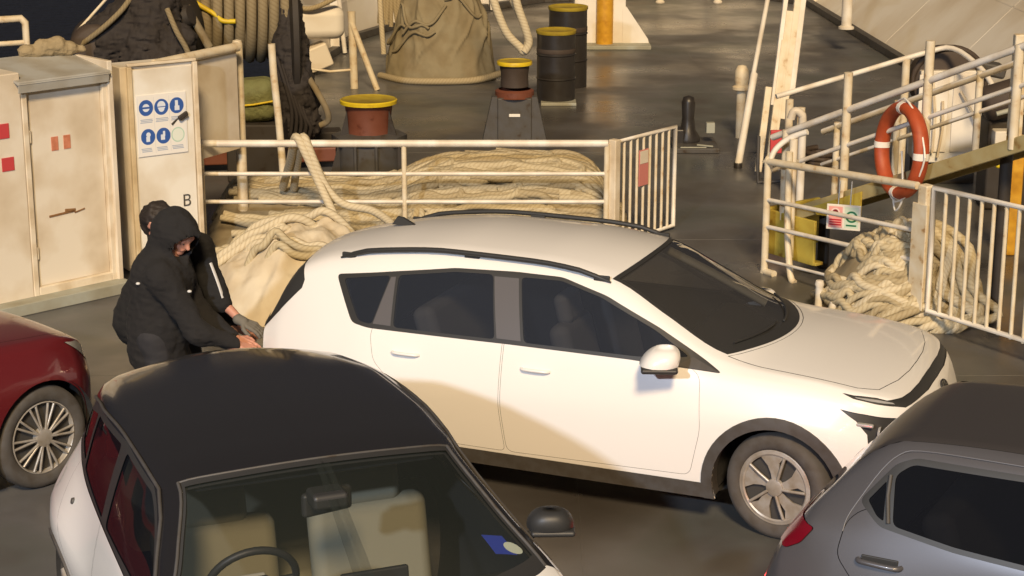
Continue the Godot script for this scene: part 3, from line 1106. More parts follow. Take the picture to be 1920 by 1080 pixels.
	for k in [[-0.034, -0.024, -0.014, 0.024], [0.014, -0.024, 0.034, 0.024], [-0.026, 0.0, 0.026, 0.0]]:
		tube(st, [tb * Vector3(k[0], k[1], 0.0), tb * Vector3(k[2], k[3], 0.0)], 0.006, 6)
	obj("bonnet_badge", st, M.trim_black, o)
	st = new_st()
	rbox(st, Vector3(0.81, 0.40, 0), Vector3(0.06, 0.16, 0.62), 0.02)
	obj("grille", st, M.trim_black, o)
	st = new_st()
	rbox(st, Vector3(0.845, 0.44, 0), Vector3(0.012, 0.11, 0.52), 0.004)
	obj("number_plate", st, M.sign_white, o)
	# cabin
	st = new_st()
	rbox(st, Vector3(-0.50, 0.90, 0), Vector3(0.55, 0.14, 1.34), 0.06)
	rbox(st, Vector3(-0.62, 0.80, 0), Vector3(0.34, 0.22, 1.30), 0.06)
	obj("dashboard", st, M.trim_black, o)
	for s in [0.36, -0.36]:
		seat(o, -1.22, s, M.seat_dark, 0.40, 0.25, 0.48, 1.16)
	st = new_st()
	rbox(st, Vector3(-2.25, 0.78, 0), Vector3(0.16, 0.62, 1.26), 0.06, Basis(Vector3.BACK, 0.3), 2)
	rbox(st, Vector3(-2.02, 0.46, 0), Vector3(0.5, 0.16, 1.26), 0.06, Basis(), 2)
	obj("rear_bench", st, M.seat_dark, o)
	steering_wheel(o, Vector3(-0.86, 0.86, 0.36))
	for s in [1.0, -1.0]:
		st = new_st()
		tube(st, [Vector3(-1.16, 1.345, 0.465 * s), Vector3(-0.80, 1.165, 0.555 * s), Vector3(-0.46, 0.995, 0.605 * s)], 0.05, 8, false, [], 0.6)
		obj("pillar_lining", st, M.cabin_pale, o)

func build_near_car() -> void:
	var c := {
		"at": Vector3(-0.37, 0, -6.705), "yaw": 68.0, "wheelbase": 2.58, "axle": 0.32, "arch": 0.37, "track_out": 0.94, "steer": 0.0, "wheel_kind": "five", "r": 0.17,
		"yt": [[-3.40, 0.86], [-3.36, 0.98], [-3.28, 1.16], [-3.18, 1.31], [-3.08, 1.395], [-2.9, 1.42], [-2.4, 1.465], [-1.9, 1.48], [-1.5, 1.465], [-1.25, 1.435], [-0.8, 1.22], [-0.4, 1.04], [-0.2, 1.02], [0.2, 0.99], [0.5, 0.93], [0.65, 0.86], [0.74, 0.74], [0.80, 0.62]],
		"y1": [[-3.40, 0.84], [-3.33, 0.98], [-3.2, 1.20], [-3.05, 1.31], [-2.9, 1.35], [-2.4, 1.405], [-1.9, 1.42], [-1.5, 1.41], [-1.30, 1.38], [-0.95, 1.20], [-0.62, 1.03], [-0.2, 0.985], [0.3, 0.94], [0.6, 0.86], [0.74, 0.72], [0.80, 0.60]],
		"w1": [[-3.40, 0.55], [-3.05, 0.615], [-2.7, 0.66], [-2.4, 0.685], [-1.9, 0.69], [-1.5, 0.665], [-1.30, 0.645], [-0.95, 0.745], [-0.62, 0.86], [-0.2, 0.80], [0.3, 0.74], [0.6, 0.62], [0.74, 0.48], [0.80, 0.36]],
		"y2": [[-3.40, 0.80], [-3.2, 1.00], [-2.9, 1.06], [-2.2, 1.02], [-1.2, 0.985], [-0.6, 0.965], [0.0, 0.94], [0.4, 0.88], [0.65, 0.78], [0.80, 0.58]],
		"w2": [[-3.40, 0.58], [-3.2, 0.63], [-2.9, 0.765], [-2.2, 0.85], [-1.2, 0.875], [-0.6, 0.885], [0.0, 0.84], [0.4, 0.78], [0.65, 0.66], [0.80, 0.40]],
		"y3": [[-3.40, 0.70], [-3.2, 0.74], [-2.6, 0.76], [-1.9, 0.68], [-0.7, 0.68], [0.0, 0.74], [0.4, 0.68], [0.80, 0.54]],
		"w3": [[-3.40, 0.66], [-3.2, 0.82], [-2.9, 0.955], [-2.58, 0.99], [-1.9, 0.925], [-0.7, 0.915], [0.0, 0.91], [0.4, 0.85], [0.65, 0.70], [0.80, 0.42]],
		"y4": [[-3.40, 0.42], [-3.2, 0.30], [-2.6, 0.22], [-0.5, 0.20], [0.3, 0.22], [0.6, 0.26], [0.80, 0.42]],
		"w4": [[-3.40, 0.60], [-3.2, 0.74], [-2.6, 0.86], [-0.5, 0.86], [0.3, 0.82], [0.6, 0.66], [0.80, 0.40]],
	}
	car_shape(c)
	var o := car_node(c, "white car with glossy black roof and pale seats seen through its windscreen, bottom left")
	var q := side_poly(c, rounded([[-2.98, 1.20], [-2.62, 1.285], [-2.55, 1.08], [-2.86, 1.10]], 0.03), 0.04)
	var rw := side_poly(c, rounded([[-2.57, 1.295], [-1.98, 1.345], [-1.90, 1.03], [-2.50, 1.065]], 0.03), 0.04)
	var fw := side_poly(c, rounded([[-1.86, 1.348], [-1.42, 1.318], [-1.05, 1.145], [-0.78, 1.02], [-1.80, 1.028]], 0.03), 0.04)
	var dlo := side_poly(c, rounded([[-3.06, 1.23], [-2.6, 1.325], [-1.9, 1.375], [-1.42, 1.342], [-1.0, 1.145], [-0.66, 0.985], [-1.2, 0.992], [-2.2, 1.03], [-2.95, 1.07]], 0.03), 0.04)
	var ws_out := ws_poly(-1.24, 0.075, -0.32, 0.32, 0.965)
	var ws_in := ws_poly(-1.205, 0.075, -0.44, 0.30, 0.925)
	# the black roof: everything above the side windows, down the pillars to the windscreen foot and the hatch
	var roof := PackedVector2Array()
	for i in 13:
		var t := -0.04 + 1.005 * i / 12
		roof.append(Vector2(-1.24 - 0.075 * t * t, t))
	for x in [-1.22, -1.10, -0.98, -0.86, -0.74, -0.64]:
		roof.append(Vector2(x, 0.965))
	roof.append(Vector2(-0.60, 1.25))
	for x in [-0.62, -0.66]:
		roof.append(Vector2(x, t_of_y(c, x, 0.99)))
	for p in [[-1.2, 0.990], [-1.7, 1.008], [-2.2, 1.028], [-2.6, 1.052], [-2.95, 1.068], [-3.08, 1.065], [-3.20, 1.12]]:
		roof.append(Vector2(p[0], t_of_y(c, p[0], p[1])))
	roof.append(Vector2(-3.23, 1.0))
	roof.append(Vector2(-3.20, 0.5))
	roof.append(Vector2(-3.19, -0.04))
	var rear := PackedVector2Array([Vector2(-3.21, -0.04), Vector2(-3.22, 0.5), Vector2(-3.24, 0.95), Vector2(-3.375, 0.95), Vector2(-3.38, -0.04)])
	var fdoor := side_poly(c, rounded([[-1.88, 1.25], [-1.0, 1.10], [-0.62, 0.945], [-0.50, 0.62], [-0.56, 0.34], [-1.84, 0.32], [-1.88, 0.6]], 0.05), 0.05)
	var rdoor := side_poly(c, rounded([[-2.6, 1.20], [-1.89, 1.25], [-1.89, 0.6], [-1.85, 0.32], [-2.16, 0.32], [-2.24, 0.62], [-2.56, 0.84], [-2.66, 1.0]], 0.04), 0.05)
	var flap := side_poly(c, disc_pts(-2.86, 0.90, 0.055, 20), 0.02)
	c.panes = [q, rw, fw, ws_in, rear]
	car_basics(c, o, M.car_cream, [roof, ws_out, rear, fdoor, rdoor])
	var st := new_st()
	panel(c, st, roof, [dlo], 0.0005)
	obj("roof_panel", st, M.car_black, o)
	for s in [1, -1]:
		st = new_st()
		panel(c, st, grow(fdoor, -0.0022), [roof], 0.0, [s])
		obj("front_door", st, M.car_cream, o)
		st = new_st()
		panel(c, st, grow(rdoor, -0.0022), [roof], 0.0, [s])
		obj("rear_door", st, M.car_cream, o)
		st = new_st()
		panel(c, st, dlo, [q, rw, fw], -0.003, [s], 0.06, 0.12)
		obj("window_surround", st, M.trim_black, o)
		st = new_st()
		var rim_pts := []
		for i in 15:
			var x := lerpf(-2.98, -0.72, i / 14.0)
			var yy: float = curve([[-3.06, 1.235], [-2.6, 1.33], [-1.9, 1.382], [-1.42, 1.352], [-1.0, 1.155], [-0.66, 0.99]], x)
			rim_pts.append((skin(c, x, t_of_y(c, x, yy)) + skin_normal(c, x, t_of_y(c, x, yy)) * 0.004) * Vector3(1, 1, s))
		tube(st, rim_pts, 0.009, 6)
		obj("drip_moulding", st, M.cladding, o)
		for w in [["quarter_window", q], ["rear_door_window", rw], ["front_door_window", fw]]:
			st = new_st()
			panel(c, st, grow(w[1], 0.004), [], -0.007, [s], 0.06, 0.12)
			obj(w[0], st, M.glass_dark, o)
		mirror(o, Vector3(-0.93, 1.14, -0.955) if s < 0 else Vector3(-0.74, 1.02, 1.0), s, M.trim_black, 0.8)
		st = new_st()
		rbox(st, skin(c, 0.66, t_of_y(c, 0.66, 0.72)) * Vector3(1, 1, s) - Vector3(0.05, 0, 0.02 * s), Vector3(0.12, 0.08, 0.22), 0.03)
		obj("headlight", st, M.lamp_lens, o)
		st = new_st()
		rbox(st, skin(c, -3.36, t_of_y(c, -3.36, 0.85)) * Vector3(1, 1, s) - Vector3(0, 0, 0.09 * s), Vector3(0.10, 0.14, 0.16), 0.03)
		obj("tail_lamp", st, M.red_lens, o)
	st = new_st()
	panel(c, st, grow(flap, -0.003), [], 0.003, [1], 0.03, 0.05)
	obj("fuel_flap", st, M.car_cream, o)
	st = new_st()
	var lp := skin(c, -2.42, t_of_y(c, -2.42, 0.93))
	lathe(st, [Vector2(0.0, 0.012), Vector2(0.014, 0.01), Vector2(0.018, 0.0)], 14, Transform3D(Basis(Vector3.RIGHT, PI / 2 - 0.3), lp))
	obj("lock_cap", st, M.cladding, o)
	arch_lips(c, o, 0.045, M.cladding)
	st = new_st()
	panel(c, st, ws_out, [ws_in], -0.001, [1, -1], 0.06, 0.1)
	obj("windscreen_border", st, M.trim_black, o)
	st = new_st()
	panel(c, st, grow(ws_in, 0.004), [], -0.004, [1, -1], 0.06, 0.1)
	obj("windscreen", st, M.glass_clear, o)
	st = new_st()
	# bright moulding round the glass
	var edge := []
	for i in 25:
		var t := -0.965 + 1.93 * i / 24
		var x := -1.243 - 0.075 * t * t
		var p := skin(c, x, absf(t)) + skin_normal(c, x, absf(t)) * 0.002
		edge.append(Vector3(p.x, p.y, p.z * signf(t)))
	tube(st, edge, 0.006, 6)
	for s in [1.0, -1.0]:
		var e2 := []
		for i in 12:
			var x := lerpf(-1.31, -0.63, i / 11.0)
			e2.append((skin(c, x, 0.965) + skin_normal(c, x, 0.965) * 0.003) * Vector3(1, 1, s))
		tube(st, e2, 0.008, 6)
	obj("screen_moulding", st, M.bollard_grey, o)
	st = new_st()
	panel(c, st, rear, [], -0.003, [1, -1], 0.03, 0.1)
	obj("hatch_window", st, M.glass_dark, o)
	# cabin
	st = new_st()
	rbox(st, Vector3(-0.60, 0.90, 0), Vector3(0.46, 0.16, 1.46), 0.06)
	rbox(st, Vector3(-0.74, 0.80, 0), Vector3(0.34, 0.22, 1.40), 0.06)
	rbox(st, Vector3(-0.74, 0.965, 0.34), Vector3(0.20, 0.10, 0.34), 0.04, Basis(), 2)
	obj("dashboard", st, M.trim_black, o)
	st = new_st()
	rbox(st, Vector3(-0.80, 0.985, -0.10), Vector3(0.03, 0.17, 0.30), 0.01, Basis(Vector3.BACK, 0.15))
	obj("centre_screen", st, M.trim_black, o)
	for s in [0.37, -0.37]:
		seat(o, -1.58, s, M.seat_beige, 0.42, 0.24, 0.58, 1.10)
	st = new_st()
	rbox(st, Vector3(-2.50, 0.80, 0), Vector3(0.16, 0.60, 1.30), 0.06, Basis(Vector3.BACK, 0.28), 2)
	rbox(st, Vector3(-2.28, 0.46, 0), Vector3(0.5, 0.16, 1.30), 0.06, Basis(), 2)
	for s in [-0.4, 0.0, 0.4]:
		rbox(st, Vector3(-2.62, 1.12, s), Vector3(0.08, 0.14, 0.24), 0.035, Basis(Vector3.BACK, 0.28), 2)
	obj("rear_bench", st, M.seat_beige, o)
	st = new_st()
	rbox(st, Vector3(-1.15, 0.50, 0), Vector3(0.9, 0.22, 0.20), 0.05, Basis(), 2)
	obj("centre_console", st, M.cabin_pale, o)
	steering_wheel(o, Vector3(-1.02, 1.00, 0.38), 0.195)
	st = new_st()
	rbox(st, Vector3(-1.16, 1.265, 0.0), Vector3(0.04, 0.11, 0.24), 0.018, Basis(Vector3.UP, 0.2), 2)
	rbox(st, Vector3(-1.08, 1.315, 0.02), Vector3(0.14, 0.07, 0.16), 0.02)
	rbox(st, Vector3(-1.40, 1.36, 0), Vector3(0.22, 0.06, 1.1), 0.02)
	obj("rear_view_mirror", st, M.trim_black, o)
	# stickers on the inside of the screen, lower corner on the passenger side
	st = new_st()
	panel(c, st, PackedVector2Array([Vector2(-0.80, 0.72), Vector2(-0.80, 0.84), Vector2(-0.70, 0.84), Vector2(-0.70, 0.72)]), [], -0.010, [-1], 0.03, 0.05)
	obj("blue_permit", st, M.blue_sticker, o)
	st = new_st()
	var disc := PackedVector2Array()
	for i in 24:
		disc.append(Vector2(-0.735 + cos(TAU * i / 24) * 0.032, 0.845 + sin(TAU * i / 24) * 0.05))
	panel(c, st, disc, [], -0.0075, [-1], 0.03, 0.05)
	obj("round_permit", st, M.pale_sticker, o)
	st = new_st()
	rbox(st, Vector3(0.80, 0.42, 0), Vector3(0.05, 0.20, 0.8), 0.02)
	obj("grille", st, M.trim_black, o)

func build_grey_car() -> void:
	var c := {
		"at": Vector3(4.19, 0, -7.466), "yaw": 28.0, "wheelbase": 2.42, "axle": 0.31, "arch": 0.36, "track_out": 0.84, "steer": 0.0, "wheel_kind": "five", "r": 0.17,
		"yt": [[-3.06, 0.70], [-3.02, 0.84], [-2.94, 0.98], [-2.80, 1.15], [-2.71, 1.25], [-2.63, 1.325], [-2.55, 1.375], [-2.46, 1.405], [-2.3, 1.422], [-2.1, 1.432], [-1.8, 1.442], [-1.3, 1.44], [-1.05, 1.42], [-0.6, 1.25], [-0.2, 1.06], [0.1, 1.03], [0.45, 0.95], [0.6, 0.86], [0.7, 0.62]],
		"y1": [[-3.06, 0.68], [-3.0, 0.85], [-2.9, 0.99], [-2.78, 1.14], [-2.66, 1.275], [-2.56, 1.355], [-2.45, 1.40], [-1.9, 1.43], [-1.3, 1.425], [-1.1, 1.395], [-0.75, 1.22], [-0.45, 1.04], [0.1, 0.98], [0.5, 0.88], [0.7, 0.60]],
		"w1": [[-3.06, 0.62], [-2.9, 0.60], [-2.64, 0.52], [-1.9, 0.535], [-1.1, 0.585], [-0.75, 0.67], [-0.45, 0.72], [0.1, 0.72], [0.5, 0.64], [0.7, 0.42]],
		"y2": [[-3.06, 0.64], [-2.95, 0.88], [-2.8, 1.00], [-2.5, 1.02], [-1.8, 0.985], [-0.45, 0.95], [0.1, 0.92], [0.5, 0.82], [0.7, 0.58]],
		"w2": [[-3.06, 0.66], [-2.95, 0.69], [-2.8, 0.71], [-2.5, 0.735], [-1.8, 0.775], [-0.45, 0.78], [0.1, 0.77], [0.5, 0.69], [0.7, 0.46]],
		"y3": [[-3.06, 0.56], [-2.7, 0.74], [-2.2, 0.74], [-1.5, 0.70], [0.0, 0.72], [0.7, 0.54]],
		"w3": [[-3.06, 0.68], [-2.95, 0.76], [-2.7, 0.82], [-2.42, 0.835], [-1.5, 0.83], [0.0, 0.845], [0.4, 0.79], [0.7, 0.48]],
		"y4": [[-3.06, 0.40], [-2.9, 0.28], [-2.4, 0.22], [0.2, 0.20], [0.5, 0.26], [0.7, 0.42]],
		"w4": [[-3.06, 0.64], [-2.9, 0.74], [-2.4, 0.80], [0.2, 0.80], [0.5, 0.68], [0.7, 0.46]],
	}
	car_shape(c)
	var o := car_node(c, "grey hatchback with dark roof and dark side glass, bottom right corner")
	var q := side_poly(c, rounded([[-2.575, 1.145], [-2.505, 1.235], [-2.485, 1.075], [-2.52, 1.09]], 0.012), 0.03)
	var rw := side_poly(c, rounded([[-2.47, 1.265], [-2.40, 1.318], [-1.72, 1.335], [-1.66, 1.005], [-2.15, 1.03], [-2.44, 1.065]], 0.03), 0.04)
	var fw := side_poly(c, rounded([[-1.60, 1.335], [-1.25, 1.32], [-0.95, 1.195], [-0.66, 1.02], [-1.55, 1.0]], 0.03), 0.04)
	var dlo := side_poly(c, rounded([[-2.615, 1.135], [-2.475, 1.31], [-2.39, 1.345], [-1.66, 1.36], [-1.25, 1.345], [-0.9, 1.19], [-0.55, 0.985], [-1.6, 0.98], [-2.15, 1.008], [-2.50, 1.05]], 0.03), 0.04)
	var ws_out := ws_poly(-1.03, 0.075, -0.2, 0.25, 0.93)
	var ws_in := ws_poly(-1.0, 0.075, -0.28, 0.25, 0.88)
	var roof := PackedVector2Array()
	for i in 9:
		var t := -0.04 + 0.99 * i / 8
		roof.append(Vector2(-1.035 - 0.075 * t * t, t))
	for x in [-1.3, -1.6, -1.9, -2.2, -2.45, -2.6, -2.68]:
		roof.append(Vector2(x, 0.95))
	roof.append(Vector2(-2.70, 0.6))
	roof.append(Vector2(-2.71, -0.04))
	var rear := PackedVector2Array([Vector2(-2.73, -0.04), Vector2(-2.725, 0.5), Vector2(-2.715, 0.9), Vector2(-2.78, 0.98), Vector2(-2.95, 0.95), Vector2(-2.97, 0.5), Vector2(-2.97, -0.04)])
	var lamp := side_poly(c, rounded([[-2.975, 0.975], [-2.90, 1.00], [-2.80, 0.985], [-2.86, 0.905], [-2.94, 0.855], [-3.005, 0.86]], 0.02), 0.03)
	var fdoor := side_poly(c, rounded([[-1.63, 1.25], [-0.8, 1.10], [-0.5, 0.93], [-0.45, 0.62], [-0.5, 0.32], [-1.60, 0.30], [-1.63, 0.6]], 0.05), 0.05)
	var rdoor := side_poly(c, rounded([[-2.66, 1.04], [-2.60, 1.10], [-2.3, 1.2], [-1.64, 1.20], [-1.64, 0.6], [-1.61, 0.30], [-2.02, 0.30], [-2.12, 0.62], [-2.50, 0.72], [-2.68, 0.9]], 0.04), 0.05)
	c.panes = [q, rw, fw, ws_in, rear]
	car_basics(c, o, M.car_grey, [roof, dlo, ws_out, rear, fdoor, rdoor, lamp])
	var st := new_st()
	panel(c, st, grow(roof, -0.002), [], 0.0)
	obj("roof_panel", st, M.roof_charcoal, o)
	for s in [1, -1]:
		st = new_st()
		panel(c, st, grow(fdoor, -0.0022), [dlo], 0.0, [s])
		var d := obj("front_door", st, M.car_grey, o)
		st = new_st()
		panel(c, st, grow(rdoor, -0.004), [dlo], 0.0, [s])
		var d2 := obj("rear_door", st, M.car_grey, o)
		for dd in [[d, -1.42], [d2, -2.47]]:
			st = new_st()
			var p := skin(c, dd[1], t_of_y(c, dd[1], 0.905)) * Vector3(1, 1, s)
			tube(st, smooth([p + Vector3(-0.10, 0, 0.002 * s), p + Vector3(-0.07, 0.003, 0.030 * s), p + Vector3(0.07, -0.002, 0.030 * s), p + Vector3(0.10, -0.004, 0.002 * s)], 4), 0.013, 8)
			obj("door_handle", st, M.car_grey, dd[0])
			st = new_st()
			rbox(st, p + Vector3(0.0, 0.002, -0.001 * s), Vector3(0.17, 0.05, 0.012), 0.005)
			obj("handle_recess", st, M.trim_black, dd[0])
		st = new_st()
		panel(c, st, dlo, [q, rw, fw], -0.001, [s], 0.06, 0.12)
		obj("window_surround", st, M.trim_black, o)
		st = new_st()
		var fr := []
		for p in [[-2.46, 1.07], [-2.485, 1.18], [-2.49, 1.26]]:
			var t := t_of_y(c, p[0], p[1])
			fr.append((skin(c, p[0], t) + skin_normal(c, p[0], t) * 0.004) * Vector3(1, 1, s))
		tube(st, fr, 0.010, 6)
		obj("window_divider", st, M.cladding, o)
		for w in [["quarter_window", q], ["rear_door_window", rw], ["front_door_window", fw]]:
			st = new_st()
			panel(c, st, grow(w[1], 0.004), [], -0.006, [s], 0.06, 0.12)
			obj(w[0], st, M.glass_dark, o)
		st = new_st()
		panel(c, st, grow(lamp, -0.002), [], 0.006, [s], 0.03, 0.06)
		obj("tail_lamp", st, M.red_lens, o)
		mirror(o, Vector3(-0.72, 1.03, 0.92 * s), s, M.car_grey)
	for s in [1.0, -1.0]:
		st = new_st()
		var seam := []
		for p in [[-2.665, 1.0], [-2.655, 1.06], [-2.61, 1.15], [-2.54, 1.27], [-2.47, 1.345], [-2.38, 1.372], [-2.1, 1.384], [-1.64, 1.388]]:
			var t := t_of_y(c, p[0], p[1])
			seam.append((skin(c, p[0], t) + skin_normal(c, p[0], t) * 0.001) * Vector3(1, 1, s))
		tube(st, smooth(seam, 3), 0.0045, 6)
		obj("door_seam", st, M.pillar_grey, o)
	arch_lips(c, o, 0.04, M.cladding)
	for w in [["windscreen_border", ws_out, [ws_in], M.trim_black, -0.001], ["windscreen", ws_in, [], M.glass_tint, -0.004], ["hatch_window", rear, [], M.glass_dark, -0.003]]:
		st = new_st()
		panel(c, st, w[1], w[2], w[4], [1, -1], 0.06, 0.1)
		obj(w[0], st, w[3], o)
	# its side lamps are on: a little red light falls on the deck behind it
	for s in [0.60, -0.60]:
		var l := OmniLight3D.new()
		l.name = "tail_lamp_light" if s > 0 else "tail_lamp_light_001"
		l.light_color = lin(1.0, 0.05, 0.05)
		l.light_energy = 0.07
		l.omni_range = 6.0
		l.omni_attenuation = 2.0
		l.light_size = 0.06
		l.shadow_enabled = true
		o.add_child(l)
		l.position = Vector3(-3.26, 0.50, s * 0.6)
	st = new_st()
	rbox(st, Vector3(-3.06, 0.50, 0), Vector3(0.10, 0.22, 1.24), 0.05, Basis(), 2)
	obj("rear_bumper", st, M.cladding, o)
	for s in [0.36, -0.36]:
		seat(o, -1.2, s, M.seat_dark, 0.42, 0.25, 0.48, 1.16)
	st = new_st()
	rbox(st, Vector3(-2.2, 0.80, 0), Vector3(0.16, 0.62, 1.2), 0.06, Basis(Vector3.BACK, 0.3), 2)
	rbox(st, Vector3(-1.98, 0.48, 0), Vector3(0.5, 0.16, 1.2), 0.06, Basis(), 2)
	obj("rear_bench", st, M.seat_dark, o)

func build_red_car() -> void:
	var c := {
		"at": Vector3(-3.526, 0, -11.705), "yaw": -50.0, "wheelbase": 2.62, "axle": 0.325, "arch": 0.37, "track_out": 0.87, "steer": 0.0, "wheel_kind": "spokes", "r": 0.17,
		"yt": [[-3.4, 0.80], [-3.3, 1.10], [-3.0, 1.35], [-2.4, 1.45], [-1.5, 1.46], [-1.2, 1.43], [-0.6, 1.15], [-0.2, 0.985], [0.05, 0.96], [0.2, 0.945], [0.35, 0.915], [0.5, 0.87], [0.66, 0.78], [0.80, 0.58]],
		"y1": [[-3.4, 0.78], [-3.2, 1.15], [-3.0, 1.28], [-2.4, 1.38], [-1.5, 1.40], [-1.25, 1.37], [-0.8, 1.13], [-0.45, 0.965], [0.0, 0.925], [0.2, 0.91], [0.35, 0.88], [0.5, 0.835], [0.66, 0.745], [0.80, 0.56]],
		"w1": [[-3.4, 0.55], [-2.4, 0.56], [-1.25, 0.59], [-0.8, 0.66], [-0.45, 0.71], [0.0, 0.73], [0.3, 0.72], [0.5, 0.66], [0.66, 0.55], [0.80, 0.36]],
		"y2": [[-3.4, 0.76], [-3.0, 0.97], [-1.8, 0.96], [-0.45, 0.91], [0.0, 0.88], [0.3, 0.83], [0.5, 0.76], [0.66, 0.67], [0.80, 0.54]],
		"w2": [[-3.4, 0.60], [-3.0, 0.72], [-1.8, 0.79], [-0.45, 0.80], [0.0, 0.80], [0.3, 0.775], [0.5, 0.70], [0.66, 0.585], [0.80, 0.39]],
		"y3": [[-3.4, 0.62], [-2.6, 0.70], [-0.8, 0.66], [0.0, 0.70], [0.4, 0.64], [0.80, 0.52]],
		"w3": [[-3.4, 0.64], [-2.6, 0.87], [-0.8, 0.865], [0.0, 0.875], [0.3, 0.84], [0.5, 0.76], [0.66, 0.63], [0.80, 0.42]],
		"y4": [[-3.4, 0.40], [-2.6, 0.20], [-0.5, 0.18], [0.3, 0.20], [0.6, 0.24], [0.80, 0.40]],
		"w4": [[-3.4, 0.60], [-2.6, 0.83], [-0.5, 0.84], [0.3, 0.80], [0.6, 0.66], [0.80, 0.40]],
	}
	for k in ["yt", "y1", "w1", "y2", "w2", "y3", "w3", "y4", "w4"]:
		for row in c[k]:
			if row[0] > 0.2:
				row[0] = 0.2 + (row[0] - 0.2) * 0.72
	car_shape(c)
	var o := car_node(c, "dark red car with many spoked alloy wheel, cut by the left edge")
	var rw := side_poly(c, rounded([[-2.6, 1.24], [-1.75, 1.32], [-1.70, 0.99], [-2.5, 1.0]], 0.03), 0.05)
	var fw := side_poly(c, rounded([[-1.62, 1.32], [-1.25, 1.29], [-0.6, 1.0], [-1.58, 0.985]], 0.03), 0.05)
	var ws := ws_poly(-1.18, 0.075, -0.2, 0.25, 0.92)
	var lamp := side_poly(c, [[0.25, 0.865], [0.38, 0.835], [0.53, 0.72], [0.49, 0.67], [0.37, 0.775]], 0.03)
	var bonnet := PackedVector2Array()
	for i in 9:
		var t := -0.04 + 0.98 * i / 8
		bonnet.append(Vector2(-0.18 - 0.25 * t * t, t))
	for p in [[0.2, 0.95], [0.37, 0.92], [0.46, 0.7], [0.51, 0.3], [0.52, -0.04]]:
		bonnet.append(Vector2(p[0], p[1]))
	var fdoor := side_poly(c, rounded([[-1.65, 1.20], [-0.8, 1.05], [-0.5, 0.93], [-0.45, 0.62], [-0.5, 0.32], [-1.62, 0.30], [-1.65, 0.6]], 0.05), 0.05)
	c.panes = [rw, fw, ws]
	car_basics(c, o, M.car_red, [rw, fw, ws, lamp, bonnet, fdoor])
	var st := new_st()
	panel(c, st, grow(bonnet, -0.004), [], 0.0)
	obj("bonnet", st, M.car_red, o)
	st = new_st()
	panel(c, st, ws, [], -0.004, [1, -1], 0.08, 0.12)
	obj("windscreen", st, M.glass_tint, o)
	for s in [1, -1]:
		st = new_st()
		panel(c, st, grow(fdoor, -0.0022), [fw], 0.0, [s])
		obj("front_door", st, M.car_red, o)
		for w in [["rear_door_window", rw], ["front_door_window", fw]]:
			st = new_st()
			panel(c, st, w[1], [], -0.004, [s], 0.08, 0.12)
			obj(w[0], st, M.glass_dark, o)
		st = new_st()
		panel(c, st, grow(lamp, -0.002), [], 0.004, [s], 0.03, 0.06)
		obj("headlight", st, M.lamp_lens, o)
		mirror(o, Vector3(-0.80, 1.03, 0.95 * s), s, M.car_red)

